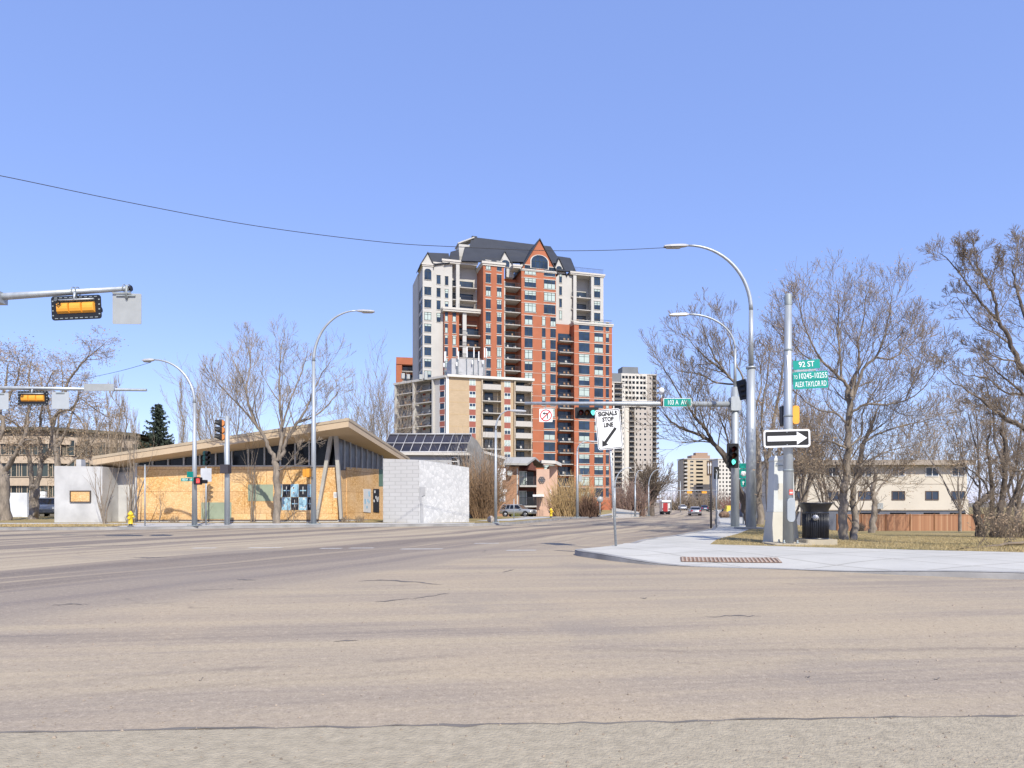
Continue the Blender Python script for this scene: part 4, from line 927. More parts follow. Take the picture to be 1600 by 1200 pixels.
# ---------------------------------------------------------------- red brick tower
ZB = -1.6
T = Fr(815, 180, 16, ZB)
tw = T.root('apartment_tower', 'tall red brick and cream apartment tower with steep dark gabled roofs', 'apartment tower')
U = T.u
fl = [61.4-ZB, 58.1-ZB, 54.8-ZB, 51.6-ZB, 48.4-ZB] + [48.4-ZB-2.97*k for k in range(1, 17)]   # window mid heights
def hz(px, zx, v): return T.z(px, 340+zx/4.444, v)
def zpx(zx): return 620+zx/4.444
BK = 12.0
walls = {'r': MB(), 'c': MB()}
def wallbox(x0, x1, v, z0, z1, k, back=BK):
    walls[k].box(U(zpx(x0), v), U(zpx(x1), v), v, back, z0, z1)
def corn(x0, x1, v, z, h=.9, out=.45, b=None):
    trimmb = MB()
    trimmb.box(U(zpx(x0), v)-out, U(zpx(x1), v)+out, v-out, (BK if b is None else b), z, z+h*.55); trimmb.box(U(zpx(x0), v)-out*.55, U(zpx(x1), v)+out*.55, v-out*.55, (BK if b is None else b)-.02, z-h*.45, z)
    trimmb.build('cornice', cream, tw)
trimmb = MB()
zS1 = hz(668, 330, 0)
wallbox(180, 250, 0, 0, zS1, 'c', 6.5); walls['c'].box(U(zpx(250), .5)-.5, U(zpx(325), .5), .5, 6.2, 0, hz(690, 325, .5))
wallbox(322, 385, .8, 0, hz(700, 310, .8), 'c', 8)
zc1 = hz(715, 655, 0)   # cornice under the upper-left balconies
wallbox(330, 432, -1.0, 0, zc1, 'r', 8)
wallbox(385, 560, 3.0, 0, hz(725, 310, 0), 'c', 9)              # back wall of upper left balconies
walls['r'].box(U(zpx(430), 1.2), U(zpx(600), 1.2), 1.2, 3.0-.02, 0, zc1)      # back wall of lower left balconies
wallbox(600, 745, -4.0, 0, hz(770, 325, -4), 'r', 9)
wallbox(745, 865, 1.0, 0, hz(800, 420, 0), 'r', 9)              # recess back
wallbox(865, 1105, -3.6, 0, hz(840, 372, -3.6), 'r', 10)
zlr = hz(915, 738, -2.8)
wallbox(1103, 1215, .6, 0, hz(880, 395, 0), 'c', 9)
wallbox(1208, 1365, 3.2, zlr-1, hz(910, 392, 0), 'c', 9); wallbox(1362, 1435, 0, zlr-1, hz(935, 395, 0), 'c', 9)
walls['r'].box(U(zpx(1105), -1.2), U(zpx(1232), -.3), -.3, .62, 0, hz(885, 745, 0))
wallbox(1232, 1495, -2.8, 0, zlr, 'r', 11)
corn(180, 250, 0, zS1, .7, .3, 6.4); corn(252, 322, .5, hz(690, 325, .5), .7, .3, 6.1); corn(322, 552, .3, hz(715, 312, .3), .9, .4, 9.2)
corn(325, 602, -1.6, zc1, 1.0, .35, 3.0); corn(600, 745, -4, hz(770, 325, -4), 1.0, .4, 9.1); corn(862, 1107, -3.6, hz(840, 372, -3.6), .5, .25, -3.2)
corn(1210, 1437, 0, hz(915, 395, 0), .8, .35, 9.1); corn(1232, 1497, -2.8, zlr, .8, .3, 11.1); corn(812, 865, -3.4, hz(818, 345, -3.4), .9, .3, 0)
walls['c'].box(U(zpx(762), -.5), U(zpx(812), -.5), -.5, 1.0, hz(800, 420, 0), hz(800, 350, 0))
# columns of the balcony stacks
colmb = MB()
def column(x0, x1, v, z0, z1): colmb.box(U(zpx(x0), v), U(zpx(x1), v), v, v+.9, z0, z1)
column(412, 436, .2, zc1, hz(715, 312, .3)-.3); column(458, 484, -1.3, 0, zc1-.4); column(1226, 1248, 0, zlr, hz(900, 395, 0)); column(1350, 1366, -.05, zlr, hz(920, 395, 0)); column(745, 753, -3.2, 0, fl[1])
# belt bands on the brick
for k, z in enumerate(fl):
    for (x0, x1, v) in ((1232, 1495, -2.8), (865, 1105, -3.6)):
        if v == -2.8 and k < 4: continue
        zz_ = z+1.18 ; trimmb.box(U(zpx(x0), v)-.03, U(zpx(x1), v)+.03, v-.03, v+.3, zz_+.02, zz_+.09)
walls['r'].build('brick_wall', redbr, tw); walls['c'].build('cream_wall', creamw, tw)
trimmb.build('belt_course', cream, tw); colmb.build('column', creamw, tw)
# side wall dark (left)
mb = MB(); mb.box(U(655, 7)-.5, U(668, 6), 6.2, 16, 0, hz(655, 400, 7)); mb.build('rear_wing', creamw, tw)
# gables
def gable(x0, x1, xa, ya, zbase, v, dpt, matw, name='gable', th=.5):
    a, b, c = U(x0, v), U(x1, v), U(xa, v); za_ = T.z(xa, ya, v)
    mb = MB(); mb.prism([(a, v, zbase), (b, v, zbase), (c, v, za_)], (0, th, 0)); g = mb.build(name, matw, tw)
    mb = MB(); e = .35
    for (p, q) in ((a-e, c), (b+e, c)):
        zz0 = zbase-(e*(za_-zbase)/max(.1, abs(c-a)))
        mb.prism([(p, v-.35, zz0), (q, v-.35, za_+.12), (q, v-.35, za_+.42), (p, v-.35, zz0+.3)], (0, dpt, 0))
    mb.build('gable_roof', roofm, tw); return g
def arch_window(xc, yb, yt, wpx, v, cols=3, fr=cream):
    c = U(xc, v); w_ = wpx*T.sol(xc, v)[1]/FPX; z0 = T.z(xc, yb, v); h_ = T.z(xc, yt, v)-z0; r = w_/2; hs = max(0, h_-r*.75)
    pts = [(-r, 0), (r, 0)]+[(r*math.cos(q), hs+r*.75*math.sin(q)) for q in [math.pi*k/12 for k in range(13)]]
    out = [(x*1.13, z*1.08-.12) for x, z in pts]
    mb = MB(); mb.prism([(x, -.10, z) for x, z in out], (0, .09, 0), 0); mb.prism([(x, -.14, z) for x, z in pts], (0, .03, 0), 1)
    for k in range(1, cols): x = -r+2*r*k/cols; mb.box(x-.05, x+.05, -.18, -.14, 0, hs+r*.70*math.sqrt(max(0, 1-(x/r)**2)), 2)
    mb.box(-r, r, -.18, -.14, hs-.04, hs+.06, 2)
    mb.build('arched_window', [fr, glass, winframe], tw, (c, v, z0))
gable(815-1, 870, 843, 375, hz(840, 372, -3.6), -3.6, 12, redbr); arch_window(843, 419.5, 399, 27, -3.62, 4)
gable(777, 804, 788.5, 394, hz(790, 345, -.6), -.6, 5, creamw); arch_window(789.8, 417, 406.5, 12.5, -.62, 2)
gable(658.5, 676.5, 668.3, 396, zS1+.3, -.05, 7, creamw); arch_window(668.5, 437, 420, 11, -.05, 2)
gable(864, 884, 873, 404.5, hz(873, 385, .5), .45, 5, creamw); arch_window(873.5, 422, 416, 9, .43, 2)
# main roofs
mb = MB()
def roof_poly(pts): # (px,py,v)
    return [(U(a, v), v, T.z(a, b, v)) for a, b, v in pts]
def slope(q, th=.3):
    p = roof_poly(q); n = Vector(p[1])-Vector(p[0]); m_ = Vector(p[2])-Vector(p[0]); nn = n.cross(m_).normalized()*th
    mb.prism(p, tuple(nn))
slope([(728, 408, 1), (878, 413, 1), (860, 386.5, 7), (737, 371.8, 7)]); slope([(728, 408, 13), (878, 413, 13), (860, 386.5, 7), (737, 371.8, 7)])
slope([(722, 409, -.5), (800, 412, -.5), (792, 393, 3.5), (727.5, 387, 3.5)]); slope([(722, 409, -.5), (727.5, 387, 3.5), (727.5, 387, 4), (722, 409, 7)])
slope([(868, 424, 0), (899, 426, 0), (890.5, 404.5, 5), (866, 401, 5)]); slope([(899, 426, 0), (899, 426, 9), (890.5, 404.5, 5.2), (890.5, 404.5, 5)])
slope([(673, 415.5, .2), (703, 412, .2), (701, 397.5, 3), (668.4, 396.2, 3)]); slope([(700, 411, 2), (718, 408, 2), (717, 391.5, 5), (704, 395, 5)])
mb.box(U(737, 7), U(745, 7), 6.6, 7.4, T.z(740, 372, 7), T.z(740, 369.5, 7))
mb.build('roof', roofm, tw)
mb = MB(); mb.box(U(717, 6), U(741, 6), 6, 10, hz(725, 300, 6), T.z(727, 382, 6)); mb.prism([(U(717, 6)-.3, 5.8, T.z(727, 382.5, 6)), (U(741, 6), 5.8, T.z(741, 372, 6)), (U(741, 6), 5.8, T.z(741, 370, 6)), (U(717, 6)-.3, 5.8, T.z(727, 380.5, 6))], (0, 4.4, 0)); mb.build('penthouse', creamw, tw)
# roof terrace railings
mb = MB()
def railing(x0, x1, v, z, h=1.1):
    a, b = U(x0, v), U(x1, v); mb.box(a, b, v, v+.05, z+h-.06, z+h); mb.box(a, b, v+.002, v+.048, z+.12, z+.17)
    for k in range(int((b-a)/.35)+1): x = a+.35*k; mb.box(x, x+.045, v+.005, v+.045, z, z+h-.06)
railing(691, 744, .4, hz(715, 312, .3)+.5); railing(752, 786, -3.8, hz(770, 325, -4)+.55); railing(897, 943, .1, hz(915, 395, 0)+.4, 1.4); railing(930, 956, -2.6, zlr+.4); railing(716, 754, -1.6, zc1+.5)
mb.build('roof_railing', rail, tw)
# windows
rw = random.Random(3); WC = {}
def W(w, h, cols, bl, trim=cream, fr=winframe, rows=(.72,)):
    k = (round(w, 2), h, cols, bl, trim.name if trim else 0, fr.name)
    if k not in WC: WC[k] = win_mesh(w, h, cols, fr, trim, glass, rows, bl, trh=.17, ft=.10)
    return WC[k]
items = []
def wcol(zx, wz, v, cols, floors, h=2.35, trim=cream, rows=(.72,)):
    for k in floors:
        bl = rw.choice((0, 0, 0, 0, .45, .92, -.55, .3)); wd = wz/4.444*T.sol(zpx(zx), v)[1]/FPX
        items.append((W(wd, h, cols, bl, trim, winframe, rows), (U(zpx(zx), v), v, fl[k]-h/2), 0, wd*10+fl[k]*.3))
low = range(4, 20)
wcol(215, 48, 0, 2, range(2, 20), 2.1, cream); wcol(290, 28, .5, 1, range(1, 5)); wcol(346, 24, .8, 1, range(1, 5)); wcol(344, 22, -1.0, 1, low); wcol(399, 26, -1.0, 1, low)
wcol(635, 36, -4, 2, range(0, 20)); wcol(711, 34, -4, 2, range(0, 20))
wcol(927, 84, -3.6, 3, range(0, 4)); wcol(1061, 84, -3.6, 3, range(0, 4)); wcol(915, 58, -3.6, 2, range(4, 20)); wcol(1020, 27, -3.6, 1, range(4, 12)); wcol(1085, 40, -3.6, 2, range(4, 12)); wcol(1060, 82, -3.6, 2, range(12, 20))
wcol(1137, 20, .6, 1, range(0, 4)); wcol(1391, 46, 0, 2, range(0, 4))
wcol(1301, 80, -2.8, 2, low); wcol(1402, 66, -2.8, 2, low); wcol(1462, 24, -2.8, 1, low)
for zf in fl[2:14]:
    for yy in (1.6, 4.6):
        k_ = ('side',)
        if k_ not in WC: WC[k_] = win_mesh(2.2, 2.3, 2, winframe, None, glass, (.72,), 0, ft=.1)
        items.append((WC[k_], (U(zpx(180), 0)-.003, yy, zf-1.1), -math.pi/2, zf*.3+12))
place_limited(items, tw, 'window')
# balconies
bi = []; BM = {}
def bal(x0, x1, vb, dpt, floors, off=0):
    w_ = U(zpx(x1), vb-dpt)-U(zpx(x0), vb-dpt); uc = (U(zpx(x1), vb-dpt)+U(zpx(x0), vb-dpt))/2
    for k in floors:
        cl = rw.randint(0, 5); key = (round(w_, 1), dpt, cl)
        if key not in BM: BM[key] = balcony_mesh(w_, dpt, w_*.86, 0, clutter=cl)  # door glass widened over the back wall to paint the recess shadow dark
        bi.append((BM[key], (uc, vb-.002, fl[k]-1.35), 0, w_+fl[k]*.1))
bal(388, 556, 3.0, 2.6, range(1, 5)); bal(434, 602, 1.2, 2.6, range(5, 20)); bal(748, 860, 1.0, 4.4, range(1, 20)); bal(1131, 1232, -.3, 2.0, range(5, 20)); bal(1212, 1352, 3.2, 3.0, range(1, 5))
for me, loc, rz, s_ in bi: inst('balcony', me, tw, loc, rz)

# ---------------------------------------------------------------- beige brick block in front of it
B = Fr(701, 150, 16.5, -1.3)
bb = B.root('apartment_block', 'beige brick apartment block with white stepped balconies and rooftop antennas', 'apartment building')
def bx(zx): return 600+zx/4.211
def by(zy): return 540+zy/4.211
ztop = B.z(701, 589, 0); flb = [B.z(730, by(240+79*k), 0) for k in range(0, 10)]   # window mid heights
d1 = 10.0
mb = MB(); mb.box(0, B.u(752), 0, d1, 0, ztop); mb.box(B.u(bx(770)), B.u(bx(852)), 0, d1, 0, ztop-.0); mb.build('brick_wall', beigebr, bb)
mb = MB(); mb.box(B.u(752)+.01, B.u(bx(770))-.01, 2.2, d1-.1, 0, ztop-.3); mb.box(B.u(bx(852))+.01, B.u(bx(975)), 2.2, d1-.1, 0, ztop-.3); mb.box(B.u(bx(972)), B.u(bx(977)), .3, d1-.12, 0, ztop-.3)
for a in (752, bx(855)): mb.box(B.u(a)-.02, B.u(a)+.22, -.5, .5, 0, ztop-.3)
mb.build('balcony_wall', M('tan_render', (.50, .42, .32), .9, .08), bb)
mb = MB(); mb.box(-.4, B.u(bx(977))+.3, -.6, d1+.3, ztop, ztop+.55); mb.build('roof_edge', M('pale_fascia', (.60, .58, .54), .8, .05), bb)
mb = MB(); mb.box(-.55, .03, -.12, .5, 0, ztop-.01); mb.build('corner_pier', whframe, bb)
spm = lambda x0, x1, y0, y1, z0, z1, p=bb: (lambda m: (m.box(x0, x1, y0, y1, z0, z1), m.build('spandrel', redsp, p)))(MB())
redsp = M('red_spandrel', (.30, .10, .075), .85, .08)
items = []
wd = 42/4.211*153/FPX
wA = [win_mesh(wd, 1.35, 2, whframe, None, glass, (), q, fr_out=.06) for q in (0, .4, -.5, .9)]
redsp = M('red_spandrel', (.30, .10, .075), .85, .08)
for k, z in enumerate(flb):
    for cx in (582, 812):
        items.append((rw.choice(wA), (B.u(bx(cx)), -.0, z-.68), 0, 1)); spm(B.u(bx(cx))-wd/2, B.u(bx(cx))+wd/2, -.03, .1, z-.68-1.3, z-.72)
place_limited(items, bb, 'window')
mb = MB()
for z in flb: mb.box(0, B.u(752), -.02, .1, z-1.95, z-1.80)
mb.build('band', M('beige_band', (.46, .34, .20), .9), bb)
for (x0, x1) in ((640, 770), (855, 975)):
    a, c = B.u(bx(x0)), B.u(bx(x1)); w_ = c-a-.3
    for k, z in enumerate(flb):
        m_ = BM.get(('b', round(w_, 1), k % 4)) or balcony_mesh(w_, 3.0, w_*.45, 0, clutter=k % 4+20, solid=(k % 3 == 0)); BM[('b', round(w_, 1), k % 4)] = m_
        inst('balcony', m_, bb, ((a+c)/2, 2.18, z-1.35))
# angled left wing
Wg = Fr(701, 150, -38, -1.3)
rz_ = Wg.a-B.a
def wg(o_loc):  # wing-local to block-local
    v = Matrix.Rotation(rz_, 4, 'Z') @ Vector(o_loc); return v
wing = MB(); zt2 = ztop-.1
wingw = MB(); wingr = MB()
xL = Wg.u(619)
wing.box(Wg.u(bx(330)), -.5, 0, 6, 0, zt2); wing.box(xL, Wg.u(bx(330)), 2.0, 6, 0, zt2)
for q in (80, 200, 326): wing.box(Wg.u(bx(q)), Wg.u(bx(q))+.35, -.6, 2.0, 0, zt2)
wing.box(xL-.3, -.45, -.7, 6.2, zt2, zt2+.5)
o = wing.build('angled_wing', M('pale_render', (.47, .455, .43), .9, .06), bb); o.rotation_euler = (0, 0, rz_)
wingo = o
for k, z in enumerate(flb):
    me = win_mesh(1.5, 1.5, 1, whframe, None, glass, (), 0)
    if k == 0: wm = me
    inst('window', wm, wingo, (Wg.u(bx(383)), -.002, z-.7)); spm(Wg.u(bx(383))-.75, Wg.u(bx(383))+.75, -.04, .1, z-2.1, z-.75, wingo)
    for (x0, x1) in ((85, 198), (208, 326)):
        a, c = Wg.u(bx(x0)), Wg.u(bx(x1)); w_ = c-a-.4; key = ('w', x0, k % 3)
        if key not in BM: BM[key] = balcony_mesh(w_, 2.4, w_*.4, w_*.15, clutter=k+40)
        inst('balcony', BM[key], wingo, ((a+c)/2+.15, 1.99, z-1.35)); spm(a+.4, a+1.2, 1.9, 2.05, z-2.0, z-.7, wingo)
# penthouse and antennas
ph = MB(); a, c = B.u(bx(445), 3), B.u(bx(668), 3); zt3 = B.z(730, by(88), 3)
ph.box(a, c, 3, 9, ztop+.5, zt3); ph.build('roof_plant_room', greyst, bb)
inst_x = [bx(v) for v in (398, 404, 480, 488, 545, 590, 622, 660, 672)]
for i, x in enumerate(inst_x):
    mb = MB(); u_ = B.u(x, 2.6); hgt = rw.uniform(.7, 1.0); zt4 = B.z(x, by(rw.choice((10, 0, 20, 40, 15))), 2.6); z0 = ztop+.5
    mb.tube([(u_, 2.6, z0), (u_, 2.6, zt4)], .07, 6)
    L_ = rw.uniform(1.6, 2.4); mb.box(u_-.12, u_+.12, 2.3, 2.45, zt4-L_, zt4, 1)
    if i % 2: mb.box(u_-.5, u_-.2, 2.35, 2.55, zt4-L_-1.5, zt4-L_-.6, 1); mb.tube([(u_-.5, 2.6, z0+1.2), (u_+.9, 2.6, z0+1.2)], .05, 5)
    mb.build('antenna', [galvd, M('antenna_white', (.68, .68, .68), .6, .04)], bb)
for x in (660, 668, 640, 632): mb = MB(); mb.box(B.u(x, 2)-.35, B.u(x, 2)+.35, 4, 5, zt2, zt2+rw.uniform(1.0, 2.2)); mb.build('roof_vent', alu, bb)
# ---------------------------------------------------------------- small orange block behind
O = Fr(619, 215, 10, -1.5)
ob_ = O.root('apartment_block', 'orange red apartment block with white balconies showing behind the beige one', 'apartment building')
mb = MB(); zt = O.z(630, 558.5); mb.box(O.u(619), O.u(650), 2, 14, 0, zt-.4); mb.box(O.u(619), O.u(628), 0, 2, 0, zt-.4); mb.box(O.u(619), O.u(653), -.2, 2, zt-2.2, zt); mb.build('wall', redbr, ob_)
for k in range(8):
    z = O.z(640, 580+k*15.5); m_ = BM.get('ob') or balcony_mesh(O.u(652)-O.u(628), 2.2, 4, 0); BM['ob'] = m_; inst('balcony', m_, ob_, ((O.u(652)+O.u(628))/2, 1.99, z))
# ---------------------------------------------------------------- distant towers
def far_tower(label, x0, x1, ytop, Y, ang, wall, cols, pitch, name='apartment_tower', ybot=770, depth=14, extra=None, setb=None):
    """cols: list of (kind, x, wpx): w window, b balcony bay, s shaft of pale wall"""
    F = Fr(x0, Y, ang, -2.0); r = F.root(name, label, 'apartment tower')
    mb = MB(); zt = F.z(x0, ytop); 
    edges = sorted([(x-w/2, x+w/2) for k, x, w in cols if k == 'b'])
    cur = x0
    for a, b_ in edges:
        if a > cur: mb.box(F.u(cur), F.u(a), 0, depth, 0, zt)
        mb.box(F.u(a), F.u(b_), 1.6, depth-.1, 0, zt-.3); cur = b_
    if cur < x1: mb.box(F.u(cur), F.u(x1), 0, depth, 0, zt)
    mb.build('wall', wall, r)
    mb = MB(); mb.box(F.u(x0)-.3, F.u(x1)+.3, -.3, depth+.3, zt, zt+.6); mb.build('parapet', slab, r)
    n = int((zt-1)/pitch); items = []; ws = {}
    for k, x, w in cols:
        wm_ = w*Y/FPX
        for i in range(n):
            z = zt-pitch*(i+.75)-.3
            if k == 'w':
                key = round(wm_, 1)
                if key not in ws: ws[key] = win_mesh(wm_, 1.3, 2 if wm_ > 1.6 else 1, whframe if rw.random() < .3 else winframe, None, glassdk, ())
                items.append((ws[key], (F.u(x), -.003, z), 0, z))
            elif k == 'b':
                key = ('b', round(wm_, 1))
                if key not in ws:
                    q = MB(); q.box(-wm_/2, wm_/2, -2.2, 0, -.25, 0); q.box(-wm_/2, wm_/2, -2.2, -2.1, 0, .9, 1); q.face([(-wm_/2+.3, -.02, .1), (wm_/2-.3, -.02, .1), (wm_/2-.3, -.02, 2.1), (-wm_/2+.3, -.02, 2.1)], 2); ws[key] = q.mesh('balcony', [slab, rail if extra != 'solid' else slab, glassdk])
                inst('balcony', ws[key], r, (F.u(x), 1.59, z-.6))
    place_limited(items, r, 'window'); return r, F, zt
greyw = M('taupe_concrete', (.42, .38, .34), .9, .08, .2); palew = M('pale_concrete', (.58, .55, .50), .9, .06, .2); greyb = M('grey_cladding', (.17, .18, .19), .8, .08, .2)
r1, F1, zt1 = far_tower('slender pale grey high rise with ranks of dark balconies right of the red tower', 970.5, 1026, 585, 380, 9, greyw, [('b', 987, 8), ('w', 994.5, 2), ('w', 1000.5, 3), ('w', 1008, 4), ('w', 1016, 2.2), ('b', 1022.5, 6)], 2.85)
mb = MB(); mb.box(F1.u(976.2), F1.u(982), -.5, 0, 0, zt1-1); mb.box(F1.u(992.5), F1.u(993.3), -.3, 0, 0, zt1-1); mb.build('pale_shaft', palew, r1)
mb = MB(); mb.box(F1.u(970), F1.u(1010), -1.0, 4, zt1-18, zt1+.4); mb.build('upper_storeys', palew, r1)
wq = win_mesh(1.4, 1.5, 1, winframe, None, glassdk)
for i in range(6):
    for x in (974, 979, 984.5, 990, 996, 1002, 1007): inst('window', wq, r1, (F1.u(x, -1), -1.003, zt1-2.4-2.85*i))
mb = MB(); mb.box(F1.u(976), F1.u(1001), 4, 12, zt1+.6, F1.z(985, 571)); mb.build('penthouse', greyb, r1)
mb = MB()
for i in range(24):
    z = zt1-4-2.85*i; mb.box(F1.u(1026), F1.u(1026)+1.8, 1, 5, z-.25, z); mb.box(F1.u(1026)+1.7, F1.u(1026)+1.8, 1, 5, z, z+.9)
mb.build('side_balcony', greyw, r1)
r2, F2, zt2_ = far_tower('pale high rise wing with dark balconies tucked between red tower and grey high rise', 953, 976, 598, 372, 9, palew, [('b', 966, 12), ('w', 957, 2), ('w', 973.8, 1.6)], 2.85)
mb = MB(); mb.box(F2.u(957), F2.u(972), 2, 10, zt2_+.6, F2.z(965, 582)); mb.build('penthouse', greyb, r2)
tanw = M('tan_concrete', (.50, .41, .29), .9, .08, .2)
r3, F3, zt3_ = far_tower('tan slab block with long dark window rows beyond the end of the avenue', 1069, 1122, 717.5, 500, 6, tanw, [('b', 1071.5, 5), ('w', 1081, 5.5), ('w', 1093, 11), ('w', 1116, 4)], 2.75, 'apartment_block', extra='solid')
mb = MB(); mb.box(F3.u(1083), F3.u(1112), 3, 12, zt3_+.6, F3.z(1095, 711)); mb.box(F3.u(1091), F3.u(1110), 5, 10, F3.z(1095, 711), F3.z(1100, 706.5)); mb.build('penthouse', M('terracotta', (.35, .24, .17), .9), r3)
r4, F4, zt4_ = far_tower('pale block dotted with small square windows behind the green signal', 1122, 1149, 718, 470, 8, palew, [('w', 1125, 2.2), ('w', 1130, 2.2), ('w', 1135.5, 2.6), ('w', 1140.5, 2.4), ('w', 1145.5, 2.4)], 2.75, 'apartment_block')

# ---------------------------------------------------------------- boarded-up building
H = Fr(528, 38.0, 0, 0.12)
bd = H.root('boarded_building', 'low modern building with soaring tan roof, its glass front boarded with plywood', 'building')
ox = H.ox
def bX(px, Y=38.0): return PX(px, Y)-ox
def bZ(py, Y=38.0): return PZ(py, Y)-.12
# roof slab: A front-left, B apex, C back-right, D back-left   (world minus origin)
def W3(px, py, Y): return Vector((PX(px, Y)-ox, Y-38.0, PZ(py, Y)-.12))
A_, B_, C_ = W3(145, 714.5, 37.2), W3(544.5, 654.5, 36.0), W3(640, 717, 48.5)
D_ = A_+(C_-B_)
mb = MB(); thk = Vector((0, 0, -.42)); q = [A_, B_, C_, D_]
mb.loft([[p+Vector((0, 0, 0)) for p in q], [p+thk for p in q]], 0, True, True)
roofo = mb.build('roof', M('tan_fascia', (.50, .385, .26), .8, .06, 1), bd)
mb = MB()
for a, c in ((A_, B_), (B_, C_)):
    d = (c-a).normalized(); n = Vector((d.y, -d.x, 0)).normalized()
    mb.prism([a+n*.03+Vector((0, 0, -.10)), c+n*.03+Vector((0, 0, -.10)), c+n*.03+Vector((0, 0, .05)), a+n*.03+Vector((0, 0, .05))], tuple(-n*.25))
mb.build('flashing', M('flashing_tan', (.42, .34, .24), .7, .08), roofo)
def roof_under(x, y):  # underside height at local x,y
    n = (B_-A_).cross(C_-B_); return A_.z-(n.x*(x-A_.x)+n.y*(y-A_.y))/n.z-.42
# front facade: boards
zb0, zb1 = bZ(812.5), bZ(729)
xl, xr = bX(215), bX(528)
mb = MB(); mb.box(xl, xr, -.03, .05, zb0, zb1); front = mb.build('plywood_boarding', osb, bd)
mb = MB(); mb.box(xl-.05, xr+.1, -.05, .4, -.3, zb0-.01); mb.build('plinth', stucco, bd)
mb = MB(); mb.box(xl, xr, -.06, .06, zb0-.05, zb0+.02); mb.build('sill_strip', M('dark_sill', (.12, .10, .09), .8), bd)
# clerestory
mb = MB(); n = 13
mul = [bX(v) for v in (238, 262.5, 287, 312, 337, 362, 388, 413, 438, 461, 483)]
mb2 = MB()
mb2.face([(xl, .10, zb1-.05), (xr, .10, zb1-.05), (xr, .10, roof_under(xr, .1)+.02), (xl, .10, roof_under(xl, .1)+.02)]); mb2.build('clerestory_glass', glassdk, bd)
for x in mul: mb.box(x-.035, x+.035, -.02, .09, zb1, roof_under(x, 0)+.03)
mb.box(xl, xr, -.025, .095, zb1+.0, zb1+.07); mb.build('mullion', M('aluminium_mullion', (.42, .42, .41), .5), bd)
# green faded patches, posters
gp = M('faded_green_board', (.28, .33, .24), .9, .12, 1.5)
for i, (x0, x1, y0, y1) in enumerate(((315, 362, 785, 812), (388, 427, 757, 784))):
    mb = MB(); mb.box(bX(x0), bX(x1), -.045, -.02, bZ(y1)+.04, bZ(y0)); mb.build('green_patch', gp, bd)
pb, pk, pw_ = M('poster_blue', (.30, .50, .62), .7, .15, 3), M('poster_black', (.02, .022, .03), .6, .2, 6), M('poster_white', (.62, .62, .60), .7, .05)
cols_ = [434, 442, 454.5, 467.5, 480.5, 490.5]
for row, (y0, y1) in enumerate(((756.5, 776.5), (777, 797))):
    cs = [(435, 441.5), (442, 454), (454.5, 467), (467.5, 480), (480.5, 489)] if row == 0 else [(435, 440), (440.5, 454.5), (455, 466.5), (467, 480.5), (481, 488)]
    for i, (a, c) in enumerate(cs):
        dark = (i+row) % 2 == 1
        mb = MB(); mb.box(bX(a), bX(c), -.04, -.02, bZ(y1), bZ(y0)); yy = bZ((y0+y1)/2)
        rp = random.Random(i*7+row)
        if dark: mb.box(bX(a)+.05, bX(c)-.05, -.044, -.039, yy-.03, yy+.03, 1); mb.box((bX(a)+bX(c))/2-.015, (bX(a)+bX(c))/2+.015, -.045, -.039, yy-.2, yy+.22, 2)
        else:
            for j in range(5):
                x = rp.uniform(bX(a)+.05, bX(c)-.12); z = rp.uniform(bZ(y1)+.06, bZ(y0)-.1); mb.box(x, x+rp.uniform(.04, .12), -.043, -.0395, z, z+rp.uniform(.03, .12), 2)
        mb.build('poster', [pk if dark else pb, pb, pw_], bd)
mb = MB(); mb.box(bX(521.5), bX(527.5), -.045, -.02, bZ(778), bZ(769)); mb.box(bX(522.5), bX(526.5), -.049, -.044, bZ(776), bZ(771), 1); mb.build('notice', [pw_, M('notice_grey', (.45, .45, .47), .7)], bd)
# V column
cm = M('concrete_column', (.38, .36, .32), .85, .12, 2)
mb = MB(); ap_ = Vector((bX(526), -.45, bZ(681)))
for (bxp, byp, tx) in ((497.5, 811, 520), (535.5, 811, 527)):
    b0 = Vector((bX(bxp), -.30, bZ(byp))); t0 = Vector((bX(tx), -.30, roof_under(bX(tx), -.3)))
    w0, w1 = .07, .11
    mb.loft([[b0+Vector((-w0, -.12, 0)), b0+Vector((w0, -.12, 0)), b0+Vector((w0, .12, 0)), b0+Vector((-w0, .12, 0))], [t0+Vector((-w1, -.12, .1)), t0+Vector((w1, -.12, .1)), t0+Vector((w1, .12, .1)), t0+Vector((-w1, .12, .1))]], 0, True, True)
mb.build('slanted_column', cm, bd)
# receding right wall
E = Vector((PX(600, 44.5)-ox, 6.5)); S0 = Vector((xr, 0)); dvec = (E-S0); Lw = dvec.length; aw = math.atan2(dvec.y, dvec.x)
rw_ = bpy.data.objects.new('side_wall', MB().mesh('side_wall', [osb])); 
def sw(s, py, off=0):  # point at fraction s along the wall
    y = dvec.y*s; return PZ(py, 38+y)-.12
mb = MB()
def wq_(s0, s1, yb0, yb1, yt0, yt1, off, m=0, th=.06):
    mb.prism([(s0*Lw, off, sw(s0, yb0)), (s1*Lw, off, sw(s1, yb1)), (s1*Lw, off, sw(s1, yt1)), (s0*Lw, off, sw(s0, yt0))], (0, th, 0), m)
wq_(0, .16, 811.5, 811.5, 735, 735, 0); wq_(.16, .86, 811.5, 811.5, 730, 733, -.03); wq_(.86, 1, 811.5, 811.5, 760, 760, 0)
side = mb.build('plywood_boarding', osb, bd, (xr, 0, 0)); side.rotation_euler = (0, 0, aw)
mb = MB(); wq_(.86, 1, 760, 760, 734, 734, -.01); o = mb.build('green_patch', M('teal_board', (.12, .20, .15), .8, .1), bd, (xr, 0, 0)); o.rotation_euler = (0, 0, aw)
mb = MB(); s_e = [0, 1]
def ru(s): return roof_under(xr+dvec.x*s, dvec.y*s)
